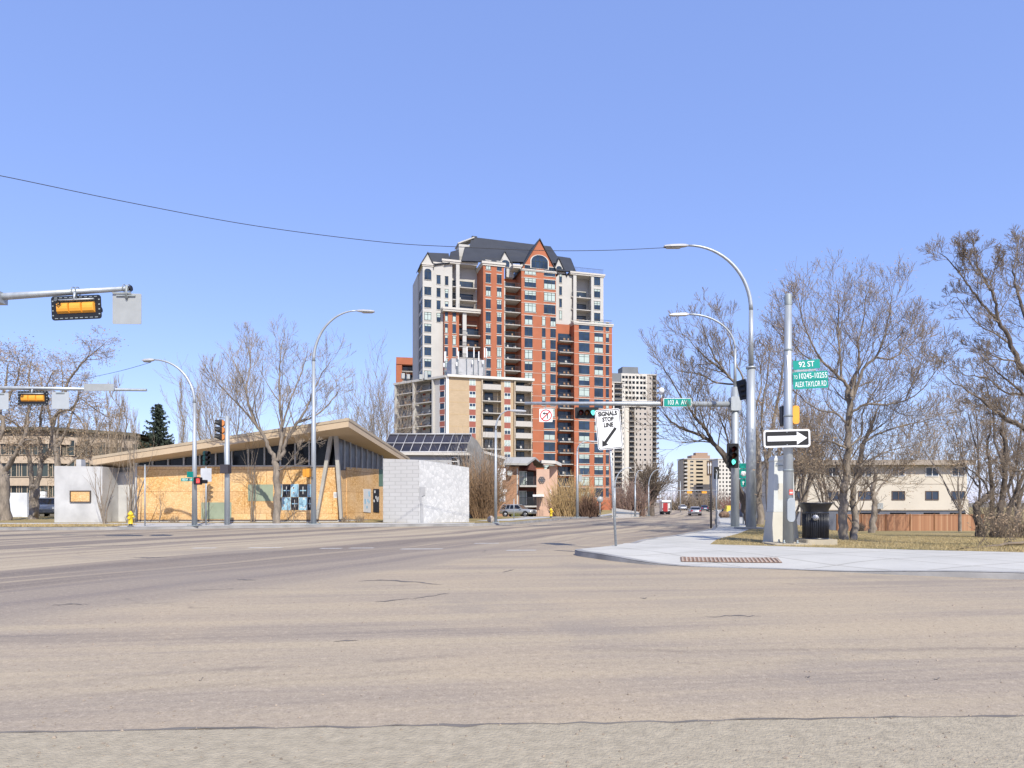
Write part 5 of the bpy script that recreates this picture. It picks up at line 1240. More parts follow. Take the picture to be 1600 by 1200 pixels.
mb.prism([(0, .02, sw(0, 735)-.2), (Lw, .02, sw(1, 735)-.2), (Lw, .02, ru(1)+.03), (0, .02, ru(0)+.03)], (0, .04, 0)); o = mb.build('side_glass', M('shaded_glazing', (.11, .11, .115), .25, .25), bd, (xr, 0, 0)); o.rotation_euler = (0, 0, aw)
mb = MB()
for k in range(1, 9):
    s = k/8.4; mb = MB(); mb.box(s*Lw-.03, s*Lw+.03, -.05, .03, sw(s, 733), ru(s)+.03)
    o = mb.build('mullion', MC['aluminium_mullion'], bd, (xr, 0, 0)); o.rotation_euler = (0, 0, aw)
mb = MB()
mb.prism([(.0, -.03, -.35), (Lw, -.03, -.35), (Lw, -.03, sw(1, 812)), (0, -.03, sw(0, 812))], (0, .2, 0)); o = mb.build('plinth', stucco, bd, (xr, 0, 0)); o.rotation_euler = (0, 0, aw)
for (s0, s1, m_) in ((.50, .66, pw_), (.72, .86, pk)):
    mb = MB(); wq_(s0, s1, 800, 801, 764, 764, -.06, 0, .02)
    for j in range(7):
        s = s0+(s1-s0)*random.random()*.7; y = random.uniform(770, 795); wq_(s, s+.03, y, y, y-4, y-4, -.066, 1, .005)
    o = mb.build('poster', [m_, pb if m_ is pw_ else pw_], bd, (xr, 0, 0)); o.rotation_euler = (0, 0, aw)
# body volume behind the glass and the white walls
mb = MB()
mb.box(bX(160, 38.3), xl-.0, .3, 8, -.3, bZ(738, 38.3)); mb.box(xl-.12, xl+.0, -.06, 2, -.3, roof_under(xl, 0)); mb.prism([(bX(160, 38.3), .7, bZ(739, 38.3)), (xl-.13, .7, bZ(739, 38.3)), (xl-.13, .7, roof_under(xl, .7)), (bX(160, 38.3), .7, roof_under(bX(160, 38.3), .7))], (0, 2, 0))
mb.build('white_wall', stucco, bd)
mb = MB(); mb.box(xl, xr-.3, .5, 9, 0, .1); mb.face([(xl, 7, 0), (xr, 7, 0), (xr, 7, 4), (xl, 7, 4)]); mb.build('interior', darkint, bd)
mb = MB(); x0_, x1_ = bX(85, 36.8), bX(160, 36.8)
mb.loft([[(x0_, -1.2, -.3), (x1_, -1.2, -.3), (x1_, .29, -.3), (x0_, .29, -.3)], [(x0_, -1.2, bZ(728, 36.8)), (x1_, -1.2, bZ(729, 36.8)), (x1_, .29, bZ(729, 36.8)), (x0_, .29, bZ(728, 36.8))]], 0, True, True); mb.build('white_block', stucco, bd)
mb = MB(); mb.box(bX(111, 36.8), bX(141.5, 36.8), -1.24, -1.2, bZ(784, 36.8), bZ(767.5, 36.8)); wn = mb.build('boarded_window', osb, bd)
mb = MB(); a, c, e, f = bX(110, 36.8), bX(142.5, 36.8), bZ(785, 36.8), bZ(766.5, 36.8)
for (p0, p1, q0, q1) in ((a, c, e, e+.05), (a, c, f-.05, f), (a, a+.05, e+.05, f-.05), (c-.05, c, e+.05, f-.05)): mb.box(p0, p1, -1.27, -1.2, q0, q1)
mb.build('frame', M('dark_frame', (.08, .06, .05), .7), wn)
mb = MB(); mb.box(bX(110, 38), bX(118, 38), .5, .9, bZ(729, 38), bZ(717, 38)); mb.build('chimney', stucco, bd)
# concrete end wing
CW = Fr(598.5, 36.6, 0, -.15)
g1 = Vector((PX(598.5, 36.6), 36.6)); g2 = Vector((PX(655, 35.8), 35.8)); g3 = Vector((PX(733, 37.2), 37.2))
cwm = MB()
def wallseg(p, q, y0, y1, th, mbx, zlow=-.2):
    d = Vector((q.x-p.x, q.y-p.y, 0)); n = Vector((-d.y, d.x, 0)).normalized()*th
    mbx.prism([(p.x-ox, p.y-38, zlow-.12), (q.x-ox, q.y-38, zlow-.12), (q.x-ox, q.y-38, PZ(y1, q.y)-.12), (p.x-ox, p.y-38, PZ(y0, p.y)-.12)], tuple(n))
wallseg(g1, g2, 716.5, 718.5, 3.0, cwm); cwm.build('block_wall', blockw, bd)
mb = MB(); wallseg(g2+Vector((.004, 0)), g3, 718.8, 730.5, .5, mb); 
o = mb.build('relief_wall', mosaic, bd)
mb = MB()
d = (g3-g2).normalized(); nrm = Vector((d.y, -d.x)); p0 = g2+d*.02+nrm*.02
pts = [(0, 761), (.30, 761), (.30, 773), (.10, 776), (.16, 790), (.20, 805), (.20, 821), (.05, 821), (.04, 795), (0, 780)]
mb.prism([(p0.x+d.x*a-ox, p0.y+d.y*a-38, PZ(y, p0.y)-.12) for a, y in pts], (nrm.x*.03, nrm.y*.03, 0)); mb.build('relief_fin', M('fin_grey', (.34, .34, .35), .9), bd)

# ---------------------------------------------------------------- atrium building with sloping glass roof
G = Fr(605, 52, 4, 0.0)
at = G.root('atrium_building', 'grey building with a long sloping dark glazed roof behind the pale wall', 'building')
def g3d(px, py, v): return Vector((G.u(px, v), v, G.z(px, py, v)))
tl, tr, bl_, br_ = g3d(608, 679.5, 4), g3d(737, 679.5, 4), g3d(622, 707.5, .2), g3d(728, 707.5, .2)
bl_ = g3d(596, 707.5, .2)
tl = g3d(608.5, 679.5, 4)
mb = MB(); mb.prism([bl_, br_, tr, tl], (0, .1, -.05)); gr_ = mb.build('glass_roof', glassgr, at)
mb = MB()
for k in range(10):
    a, c = bl_.lerp(br_, k/9), tl.lerp(tr, k/9); up = Vector((0, -.05, .05)); mb.tube([a+up, c+up], .03, 5)
for f in (0, .48, 1): mb.tube([bl_.lerp(tl, f)+Vector((0, -.05, .06)), br_.lerp(tr, f)+Vector((0, -.05, .06))], .05 if f == .48 else .07, 5)
mb.build('glazing_bar', M('glazing_bar_white', (.42, .41, .40), .5), gr_)
mb = MB(); z1_ = G.z(680, 711.5, 0); z2__ = G.z(680, 707.5, 0); mb.box(G.u(600), G.u(735), -.35, .6, z1_, z2__); mb.build('fascia', cream, at)
mb = MB(); mb.box(G.u(596), G.u(718), 0, 4, -.5, z1_-.005); mb.build('wall', greyst, at); mb = MB(); mb.prism([(G.u(717), .8, -.5), (G.u(764, .8), .8, -.5), (G.u(764, .8), .8, G.z(764, 722, .8)), (G.u(756, .8), .8, G.z(756, 706, .8)), (G.u(746, .8), .8, G.z(746, 689, .8)), (G.u(737, .8), .8, G.z(737, 681, .8)), (G.u(729), .8, G.z(729, 700, .8)), (G.u(717), .8, G.z(717, 709, .8))], (0, 6, 0)); mb.build('gable_wall', M('dark_grey_gable', (.19, .185, .18), .9, .2, 1.5), at)
mb = MB(); mb.box(G.u(706), G.u(715.5), -.03, .02, G.z(710, 726), G.z(710, 710.5)-.1); mb.build('window', glassdk, at)
mb = MB()
for y in (715, 721): mb.box(G.u(706), G.u(715.5), -.05, .01, G.z(710, y)-.03, G.z(710, y)+.03)
mb.box(G.u(715), G.u(716), -.055, .01, G.z(710, 726), G.z(710, 710.5)-.1); mb.build('window_bar', whframe, at)
mb = MB(); mb.prism([g3d(749, 706, 3), g3d(790, 718, 5), g3d(790, 714, 5), g3d(749, 702, 3)], (0, 5, 0)); mb.build('canopy_roof', palew, at)
mb = MB(); mb.box(G.u(735), G.u(775, 8), 8.1, 14, -.5, G.z(750, 712, 5)); mb.build('rear_wall', M('rear_render', (.45, .40, .34), .9, .1), at)
# ---------------------------------------------------------------- brick walk-up flats
A4 = Fr(769, 96, 0, -1.0)
fb = A4.root('brick_flats', 'three storey brick walk up with low gabled roof and railed balconies', 'apartment building')
u = A4.u; z = A4.z
mb = MB(); mb.box(u(766), u(811), 0, 9, 0, z(780, 729)); mb.build('brick_wall', brownbr, fb)
mb = MB(); mb.box(u(811)+.01, u(838), 1.8, 9, 0, z(820, 727)); mb.prism([(u(820), .7, z(820, 733)), (u(838), .7, z(838, 735)), (u(832), .7, z(832, 721))], (0, 1, 0)); mb.build('dark_siding', M('maroon_siding', (.12, .045, .035), .85, .1, 2), fb)
mb = MB(); mb.box(u(807.5), u(809.5), -.08, 0, 0, z(808, 732)); mb.build('downpipe', cream, fb)
rl = [A4.u(783), A4.u(853)]
Lr, Ap, Rr = (u(783), z(783, 728)), (u(836), z(836, 716.5)), (u(852), z(852, 731.5))
mb = MB()
mb.prism([(u(768), -1.4, z(768, 727.5)), (u(825), -1.4, z(825, 728)), (u(825), -1.4, z(825, 724)), (u(768), -1.4, z(768, 723.5))], (0, .3, 0)) if False else None
mb.prism([(u(781), -1.3, z(800, 727)), (u(824, -1.3), -1.3, z(824, 727, -1.3)), (u(837, 3), 3, z(837, 717.3, 3)), (u(790, 3), 3, z(837, 717.3, 3))], (0, 0, .28))
mb.prism([(u(837, 3)+.002, 3, z(837, 717.3, 3)), (u(790, 3), 3.01, z(837, 717.3, 3)), (u(790, 3), 8.5, z(852, 731, 8.5)), (u(852, 8.5), 8.5, z(852, 731, 8.5))], (0, 0, .26))
mb.build('roof', M('roof_grey', (.36, .35, .32), .85, .08), fb)
for i, (yf, lab) in enumerate(((758.5, 0), (790, 1))):
    bm_ = MB(); w0, w1 = u(812), u(838); zf = z(825, yf)
    bm_.box(w0, w1, -1.2, 1.8, zf-.22, zf); bm_.build('balcony_slab', slab, fb)
    rm = MB()
    for k in range(25): x = w0+.05+(w1-w0-.1)*k/24; rm.box(x-.02, x+.02, -1.15, -1.11, zf, zf+1.15)
    rm.box(w0, w1, -1.17, -1.09, zf+1.12, zf+1.18); rm.build('balcony_railing', rail, fb)
    dm = win_mesh(1.1, 2.1, 2, whframe, None, glassdk, (), .95); inst('balcony_door', dm, fb, (u(817, 1.8), 1.78, zf)); 
    dm2 = win_mesh(1.2, 2.0, 1, winframe, None, glassdk); inst('balcony_door', dm2, fb, (u(827, 1.8), 1.78, zf))
mb = MB(); rb_m = random.Random(2)
for k in range(3): mb.tube([(u(814)+.5+k*.45+.3*math.cos(q), -.9, z(820, 758.5)+.35+.3*math.sin(q)) for q in [R(30*j) for j in range(13)]], .03, 5)
mb.build('bicycle_wheel', rail, fb)
# peach building right of it
A5 = Fr(838, 97, 0, -1.0)
pe = A5.root('peach_flats', 'peach rendered flats with an overhanging white canopy roof beside the brick walk up', 'apartment building')
u5, z5 = A5.u, A5.z
mb = MB(); mb.box(u5(838)+.02, u5(858.5), 0, 6, 0, z5(845, 733)); mb.box(u5(858.5), u5(872), 1.5, 7, 0, z5(865, 727)); mb.build('wall', M('peach_render', (.55, .37, .28), .9, .08, .6), pe)
mb = MB(); mb.prism([(u5(846), -.5, z5(846, 724)), (u5(868), -.5, z5(868, 725)), (u5(879), 2.0, z5(879, 727.5)), (u5(866), 6, z5(862, 722)), (u5(846), 6, z5(846, 721))], (0, 0, .45)); mb.build('canopy_roof', palew, pe)
mb = MB(); mb.box(u5(832), u5(849), -1.8, -.0, z5(840, 776), z5(840, 773)); mb.build('porch_roof', white_p, pe)
mb = MB()
for k in range(7): mb.box(u5(838)+.25*k, u5(838)+.25*k+.05, -1.7, -1.65, z5(840, 791), z5(840, 777.5))
mb.box(u5(838), u5(850), -1.72, -1.63, z5(840, 778), z5(840, 777)); mb.build('porch_railing', rail, pe)
mb = MB(); mb.box(u5(860), u5(862), 1.42, 1.5, z5(861, 785), z5(861, 765)); mb.build('window', whframe, pe)
fl_m = MB()
for k in range(6):
    a = k*math.pi/3; fl_m.tube([(.28*math.cos(a)+.2*math.cos(q), 0, .28*math.sin(a)+.2*math.sin(q)) for q in [R(40*j) for j in range(10)]], .045, 5)
fl_m.build('wall_ornament', M('ornament', (.12, .13, .15), .6), pe, (u5(846.5), -.1, z5(846, 750)))
# white signboards near there
sgn = thing('signboard', 'cluster of white signboards on a post beside the slim street lamp', 'sign', (PX(783, 70), 70, hr(70)+.1))
def sgb(x0, x1, y0, y1, m_, nm='panel', dy=0):
    mb = MB(); a, c = PX(x0, 70)-sgn.location.x, PX(x1, 70)-sgn.location.x; mb.box(a, c, dy-.06, dy+.06, PZ(y1, 70)-sgn.location.z, PZ(y0, 70)-sgn.location.z); return mb.build(nm, m_, sgn)
sgb(768, 790, 732, 750, white_p); sgb(779, 785, 750, 764, white_p, 'panel', .02); sgb(763, 792, 764.5, 769, white_p, 'canopy'); sgb(781, 789.5, 769.5, 784.5, white_p, 'panel', -.1); sgb(784, 787, 771, 775.5, black_p, 'figure', -.18); sgb(782.5, 788, 780, 783, M('sign_grey', (.3, .32, .38), .6), 'figure', -.18)
sgb(762, 769, 769.2, 806, cream, 'post', .3)
r = thing('satellite_dish', 'round pale satellite dish on the brick flats', 'dish', tuple(P(796, 739.5, 95.5)))
mb = MB(); mb.lathe([(.001, 0), (.2, .02), (.36, .08), (.42, .13)], n=18); o = mb.build('reflector', alu, r); o.rotation_euler = (R(80), 0, R(20)); mb = MB(); mb.tube([(0, .05, 0), (0, .5, -.2)], .03, 6); mb.build('arm', galvd, r)

# ---------------------------------------------------------------- left apartment (curved, banded)
Lb = Fr(-30, 84, 2, 0.0)
lb = Lb.root('banded_apartment', 'tan and dark banded apartment block behind the trees at far left', 'apartment building')
arc = []
x_s, x_e = Lb.u(-60), Lb.u(170)
def bandring(off, z0, z1, mat, nm):
    mb = MB(); pts = []
    for k in range(15):
        f = k/14; x = x_s+(x_e-x_s)*f; y = 8*max(0, f-.55)**1.5*3-off; pts.append((x, y))
    lo = [(a, b, z0) for a, b in pts]; hi = [(a, b, z1) for a, b in pts]
    mb.loft([lo, hi, [(a, b+10, z1) for a, b in pts], [(a, b+10, z0) for a, b in pts]], 0, closed=False); return mb.build(nm, mat, lb)
tanr = M('tan_render2', (.46, .37, .28), .9, .08); dkw = glassmat('ribbon_glass', (.05, .065, .06), .2, .5)
zz0 = Lb.z(100, 668); zz_ = lambda y: Lb.z(100, y)
bandring(0, -.5, zz_(672), M('dark_brown_render', (.13, .115, .09), .9, .1), 'wall')
for y0, y1 in ((682, 694), (713, 724), (747, 759), (779, 781)): bandring(.4, zz_(y1), zz_(y0), tanr, 'band')
bandring(.7, zz_(673), zz_(668), M('dark_olive_fascia', (.10, .095, .07), .9), 'fascia')
wq2 = win_mesh(2.0, 2.0, 2, MC['tan_render2'], None, dkw, ())
for y in (712, 746, 778):
    for k in range(14):
        f = (k+.5)/14; inst('window', wq2, lb, (x_s+(x_e-x_s)*f, 8*max(0, f-.55)**1.5*3-.05, zz_(y)+.05))
mb = MB(); mb.box(PX(14, 58), PX(45, 58), 57.8, 58, -.2, PZ(770, 58)); tag(mb.build('mural_wall', M('mural_white', (.62, .64, .66), .9, .15, 1.2)), 'white painted wall with faint blue marks between the two old trunks', 'wall')
mb = MB(); mb.box(PX(59, 62), PX(73, 62), 61.8, 62, PZ(786, 62), PZ(768, 62)); tag(mb.build('garage_panel', white_p), 'white panel over a parking bay right of the forked trunk', 'wall')
# ---------------------------------------------------------------- right townhouse and fence
Yh = 74.0
Q = Fr(1215, Yh, 0, -2.0)
th = Q.root('townhouse_row', 'cream rendered townhouse row with flat roof behind the cedar fence', 'house')
u, z = Q.u, Q.z
creamst = M('cream_stucco', (.56, .51, .43), .9, .05, .4, .1, 50)
mb = MB(); mb.box(u(1200), u(1511), 0, 9, z(1400, 797), z(1400, 722)); mb.build('wall', creamst, th)
mb = MB(); mb.box(u(1180), u(1509), .05, 8.9, 0, z(1400, 797)-.01); mb.build('basement_wall', M('slate_blue_render', (.13, .14, .17), .9, .06), th)
mb = MB(); mb.box(u(1195), u(1516), -.9, 9.8, z(1400, 722)+.002, z(1400, 720)); mb.box(u(1195), u(1516), -.95, -.9, z(1400, 727), z(1400, 719.5)); mb.build('roof', M('taupe_roof_edge', (.34, .29, .24), .85, .06), th)
mb = MB(); mb.box(u(1200), u(1511), -.03, 0, z(1400, 756.5), z(1400, 755.8)); mb.box(u(1200), u(1511), -.06, 0, z(1400, 797.6), z(1400, 796.2)); mb.build('band', M('stucco_joint', (.40, .34, .27), .9), th)
wt = [win_mesh(1.45, 1.0, 2, whframe, None, glass, (), 0, fr_out=.08), win_mesh(1.45, 1.0, 2, M('brown_frame', (.12, .08, .06), .7), None, glass, (), q_ if False else .0, fr_out=.06)]
for x in (1250, 1300, 1351, 1403.5, 1456, 1497):
    inst('window', wt[0], th, (u(x), -.004, z(x, 744.5))); inst('window', wt[1], th, (u(x), -.004, z(x, 781.5)))
    if x > 1330: mb = MB(); mb.box(u(x)-.85, u(x)+.85, -.0, .06, z(x, 806), z(x, 801)); mb.build('basement_window', glassdk, th)
mb = MB(); mb.box(u(1511), u(1523), 1.0, 4, 0, z(1515, 780)); mb.build('annex', creamst, th)
mb = MB(); mb.box(u(1372.5)-.3, u(1372.5)+.3, -.4, 0, z(1372, 795), z(1372, 786)); mb.build('air_unit', alu, th)
cedar = []
def cedar_mat():
    m, t, b = newmat('cedar_boards')
    g = N(t, 'ShaderNodeTexCoord').outputs['Object']; sx = N(t, 'ShaderNodeSeparateXYZ'); t.links.new(g, sx.inputs[0])
    cell = mth(t, 'FLOOR', mth(t, 'MULTIPLY', sx.outputs[0], 7.0))
    wn = N(t, 'ShaderNodeTexWhiteNoise', noise_dimensions='1D'); t.links.new(cell, wn.inputs['W'])
    c = ramp(t, wn.outputs[0], [(0, (.29, .135, .07)), (.6, (.38, .19, .10)), (1, (.44, .26, .15))])
    fr = mth(t, 'FRACT', mth(t, 'MULTIPLY', sx.outputs[0], 7.0)); c = mixc(t, ramp(t, fr, [(.0, .8), (.08, 0.0)]), c, (.12, .05, .025))
    c = mixc(t, mth(t, 'MULTIPLY', noise(t, g, 2.0, 4), .3), c, (.30, .16, .09))
    t.links.new(c, b.inputs['Base Color']); b.inputs['Roughness'].default_value = .85; return m
cedar = cedar_mat()
Yf = 68.0
fn = thing('wooden_fence', 'orange cedar board fence running across the back of the lawn', 'fence', (PX(1340, Yf), Yf, hlawn(PX(1400, Yf), Yf)))
xs = [1308+38*k for k in range(7)]; zt_ = PZ(805, Yf)-fn.location.z
for a, c in zip(xs, xs[1:]):
    mb = MB(); mb.box(PX(a, Yf)-fn.location.x+.06, PX(c, Yf)-fn.location.x-.06, 0, .05, -.1, zt_); mb.box(PX(a, Yf)-fn.location.x+.06, PX(c, Yf)-fn.location.x-.06, -.03, .08, zt_, zt_+.09); mb.build('board_panel', cedar, fn)
for a in xs: mb = MB(); x = PX(a, Yf)-fn.location.x; mb.box(x-.06, x+.06, -.04, .09, -.1, zt_+.14); mb.build('post', M('fence_post', (.20, .09, .04), .85), fn)
# small slate shed behind cabinet
mb = MB(); mb.box(PX(1236, 50), PX(1256, 50), 50, 54, -1.8, PZ(799, 50)); sh = tag(mb.build('shed', M('slate_shed', (.20, .21, .25), .85, .05)), 'slate grey low shed wall seen between cabinet and litter bin', 'shed')
mb = MB(); mb.box(PX(1238, 49.4), PX(1255, 49.4), 49.4, 55, PZ(799, 50)+.003, PZ(788, 50)); mb.build('shed_roof', palew, sh)
# concrete bridge parapet
pr = thing('bridge_parapet', 'low white concrete parapet with a grey rail slot on the left bend of the avenue', 'parapet', (PX(962, 66), 66, hr(66)))
d = Vector((PX(1001, 108)-PX(955, 66), 108-66, hr(108)-hr(66))); 
mb = MB(); mb.prism([(0, 0, -.1), tuple(d+Vector((0, 0, -.1))), tuple(d+Vector((0, 0, .55))), (0, 0, .95)], (-.35, .1, 0)); mb.build('wall', palew, pr)
mb = MB(); mb.prism([(.02, -.03, .45), tuple(d*.9+Vector((.02, -.03, .28))), tuple(d*.9+Vector((.02, -.03, .42))), (.02, -.03, .65)], (-.1, .05, 0)); mb.build('rail_slot', M('slot_grey', (.18, .22, .27), .6), pr)
# ================================================================ TREES
class TB:
    def __init__(s, seed, trunkm, crownm, twig_r=.012):
        s.k = 1.0
        s.t = MB(); s.c = MB(); s.rnd = random.Random(seed); s.tm, s.cm, s.tw = trunkm, crownm, twig_r; s.tips = []
    def put(s, path, rad):
        r = max(rad); mb = s.t if r > .035 else s.c
        n = 8 if r > .12 else 6 if r > .05 else 4 if r > .02 else 3
        mb.tube(path, rad, n, 0, caps=False, smooth=(n > 3))
    def grow(s, p, d, L, r, lvl, mx, ang=(25, 50), up=.12, wob=.16, dens=3.0, ratio=(.45, .75), droop=0.0):
        q = s.rnd; n = 2 if lvl >= mx else 4; path = [p.copy()]; d = d.normalized(); rad = [r]
        for i in range(n):
            w_ = Vector((q.gauss(0, wob), q.gauss(0, wob), q.gauss(0, wob)*.7))
            d = (d+w_+Vector((0, 0, up-droop*(lvl >= mx-1)))).normalized(); p = p+d*(L/n); path.append(p.copy()); rad.append(max(s.tw*.6, r*(1-(i+1)/n*.7)))
        s.put(path, rad)
        if lvl >= mx: s.tips.append(path[-1]); s.tips.append(path[-2]); return
        s.spawn(path, rad, L, lvl, mx, ang, up, wob, dens, ratio, droop)
    def spawn(s, path, rad, L, lvl, mx, ang, up, wob, dens, ratio, droop, start=.25, cnt=None):
        q = s.rnd; cnt = cnt or max(2, int(dens-(lvl >= 2)*1.0-(lvl >= 3)*.6+q.random()*1.6)); m = len(path)-1; phi = q.uniform(0, 6.28)
        for k in range(cnt):
            f = start+(1-start)*(k+q.random()*.8)/cnt; f = min(f, .99); i = min(int(f*m), m-1); pp = path[i].lerp(path[i+1], f*m-i)
            dd = (path[i+1]-path[i]).normalized(); phi += 2.4+q.uniform(-.5, .5)
            o = dd.orthogonal().normalized(); b = dd.cross(o); side = o*math.cos(phi)+b*math.sin(phi); a = R(q.uniform(*ang))
            nd = dd*math.cos(a)+side*math.sin(a)
            rr = max(s.tw, min(L*.016, (rad[i]*(1-(f*m-i))+rad[i+1]*(f*m-i))*q.uniform(.35, .55))); s.grow(pp, nd, L*q.uniform(*ratio)*(1-.3*f), rr, lvl+1, mx, ang, up, wob, dens, ratio, droop)
        # leading shoot
        s.grow(path[-1], (path[-1]-path[-2]), L*.35, max(s.tw, rad[-1]*.9), max(lvl+1, mx-1), mx, ang, up, wob, dens, ratio, droop)
    def limb(s, pts, Y0, dY, r0, r1, mx, childL, start=.2, cnt=8, lvl=0, **kw):
        n = len(pts); raw = []; r0 *= s.k; r1 = max(s.tw, r1*s.k)
        for i, (x, y) in enumerate(pts): raw.append(P(x, y, Y0+dY*(i/(n-1))**1.2))
        path = [Vector(v) for v in resamp([tuple(v) for v in raw], 4)]; m = len(path)
        for i in range(1, m-1): path[i] += Vector((s.rnd.gauss(0, 1), s.rnd.gauss(0, 1), s.rnd.gauss(0, 1)))*.15*(r0*.8+.05)
        rad = [r0+(r1-r0)*i/(m-1) for i in range(m)]; s.put(path, rad)
        a = dict(ang=(25, 55), up=.12, wob=.16, dens=3.0, ratio=(.45, .75), droop=0.0); a.update(kw)
        if cnt: s.spawn(path, rad, childL, lvl, mx, start=start, cnt=cnt, **a)
    def leaves(s, n, mat_, size=.06, spread=.25, cz=None):
        mb = MB(); q = s.rnd
        for k in range(n):
            t = q.choice(s.tips) if s.tips else Vector(); p = t+Vector((q.gauss(0, spread), q.gauss(0, spread), q.gauss(-spread*.4, spread)))*.6
            a = Vector((q.gauss(0, 1), q.gauss(0, 1), q.gauss(0, 1))).normalized()*size*q.uniform(.6, 1.3); b = a.orthogonal().normalized()*size*.5
            mb.face([p-a, p+b, p+a, p-b])
        s.lm = mb; s.lmat = mat_
    def finish(s, label, base, name='bare_tree', group=None, cat='tree'):
        r = thing(name, label, cat, tuple(base), 0, group)
        for mb, nm, m_ in ((s.t, 'trunk', s.tm), (s.c, 'crown', s.cm)):
            if mb.v:
                mb.v = [(a-base[0], b-base[1], c-base[2]) for a, b, c in mb.v]; mb.build(nm, m_, r)
        if hasattr(s, 'lm') and s.lm.v:
            s.lm.v = [(a-base[0], b-base[1], c-base[2]) for a, b, c in s.lm.v]; s.lm.build('leaves', s.lmat, r)
        return r
def zb_at(px, Y, right=False): return hlawn(PX(px, Y), Y) if right else hr(Y)+.12
# --- maple in front of the boarded building
Y = 35.4; t = TB(11, barkg, twigp, .009); t.k = .82
t.limb([(433, 823), (433, 780), (432, 740), (430, 718)], Y, 0, .25, .19, 4, 1, cnt=0)
for pts, dY, r0, mL, c in (([(430, 720), (420, 700), (412, 682), (400, 664), (390, 640), (384, 612), (372, 578)], -1.2, .15, 3.6, 8), ([(434, 720), (438, 695), (441, 668), (437, 625), (437, 585), (440, 540)], .8, .14, 3.4, 9),
     ([(437, 718), (444, 700), (450, 682), (464, 662), (478, 640), (490, 610), (505, 580)], -.6, .14, 3.4, 8), ([(398, 662), (380, 640), (362, 622), (342, 600)], -1.5, .07, 2.4, 6), ([(384, 612), (388, 588), (392, 560), (388, 545)], .9, .06, 2.2, 6),
     ([(466, 660), (492, 650), (515, 630), (528, 612)], 1.4, .07, 2.2, 6), ([(441, 668), (452, 630), (468, 590), (478, 560)], 1.8, .07, 2.4, 6), ([(432, 735), (445, 730), (470, 700), (490, 690)], -1, .05, 1.6, 5)):
    t.limb(pts, Y, dY, r0, .03, 4, mL*.78, cnt=int(c*1.15), ang=(22, 45), up=.10, dens=3.5, ratio=(.6, .9), start=.25, wob=.11)
t.finish('broad bare maple with pale forked trunk in front of the plywood boarding', P(433, 822, Y))
# --- big tree behind litter bin
Y = 22.0; t = TB(21, barkg, twigm, .006); t.k = .64
for pts, dY, r0, r1, mL, c in (
    ([(1319, 846), (1317, 815), (1318, 780), (1322, 740), (1325, 690), (1328, 640), (1326, 607)], .3, .25, .13, 1.6, 9), ([(1333, 846), (1336, 815), (1334, 780), (1340, 735), (1352, 690), (1366, 655)], .9, .20, .08, 1.6, 9),
    ([(1326, 607), (1315, 593), (1300, 578), (1285, 564), (1268, 535), (1255, 505), (1250, 478)], -.8, .09, .02, 1.5, 9), ([(1331, 620), (1336, 589), (1343, 566), (1341, 535), (1350, 500), (1352, 468)], 1.0, .09, .02, 1.5, 9),
    ([(1315, 593), (1312, 555), (1309, 520), (1311, 490), (1309, 458)], .6, .07, .015, 1.3, 8), ([(1332, 625), (1349, 579), (1367, 558), (1380, 530), (1390, 492), (1394, 462)], -.7, .09, .015, 1.5, 9),
    ([(1330, 645), (1350, 633), (1385, 632), (1414, 626), (1442, 607), (1466, 575)], -1.2, .08, .012, 1.5, 10), ([(1322, 660), (1305, 645), (1280, 640), (1250, 620), (1222, 590), (1200, 552)], 1.2, .07, .012, 1.5, 9),
    ([(1322, 700), (1300, 690), (1275, 690), (1250, 680), (1230, 660)], -1.0, .06, .012, 1.3, 8), ([(1343, 730), (1370, 712), (1400, 702), (1432, 695)], 1.0, .06, .012, 1.3, 8), ([(1352, 690), (1378, 675), (1410, 665), (1450, 655), (1478, 640)], .6, .06, .01, 1.3, 8),
    ([(1318, 770), (1300, 745), (1285, 740), (1262, 735)], -.6, .05, .01, 1.1, 7), ([(1336, 790), (1356, 760), (1375, 750), (1395, 755)], .6, .05, .01, 1.1, 7), ([(1367, 558), (1395, 560), (1415, 540), (1425, 505)], .3, .05, .01, 1.2, 7),
    ([(1414, 626), (1430, 590), (1440, 560), (1441, 520)], .9, .04, .01, 1.1, 6), ([(1285, 564), (1262, 560), (1235, 530), (1212, 495)], -.4, .05, .01, 1.2, 7), ([(1325, 700), (1345, 680), (1350, 640), (1375, 600), (1400, 575)], 1.6, .06, .01, 1.3, 8)):
    t.limb(pts, Y, dY, r0, r1, 4, mL*1.1, cnt=c+2, ang=(20, 52), up=.11, dens=3.7, ratio=(.6, .95), start=.12, wob=.12)
t.leaves(5200, leafm, .035, .3)
t.finish('large tangled bare tree with split trunk and clinging tan leaves behind the litter bin', P(1326, 846, Y))
# --- leaning elm behind the tall lamp
Y = 32.5; t = TB(31, barkd, twigd, .009); t.k = .78
t.limb([(1171, 826), (1166, 800), (1158, 775), (1149, 745), (1139, 720)], Y, -.8, .26, .17, 4, 2, cnt=0)
for pts, dY, r0, mL, c in (([(1140, 722), (1128, 704), (1110, 690), (1090, 678), (1066, 669), (1045, 655), (1030, 638)], -.6, .15, 2.6, 11), ([(1146, 738), (1130, 712), (1114, 690), (1100, 668), (1086, 652), (1075, 635), (1052, 600), (1032, 568)], -2.0, .14, 2.6, 12),
      ([(1139, 720), (1138, 690), (1128, 660), (1120, 640)], .8, .08, 2.0, 7), ([(1086, 652), (1090, 620), (1098, 590)], .5, .06, 1.8, 6)):
    t.limb(pts, Y, dY, r0, .02, 4, mL*.95, cnt=int(c*1.2), ang=(20, 50), up=.10, dens=3.7, ratio=(.55, .88), start=.2, wob=.12)
t.finish('dark elm leaning left over the avenue beneath the 103 A AV arm', P(1172, 826, Y))
Y = 33.5; t = TB(32, barkg, twigd, .009); t.k = .72
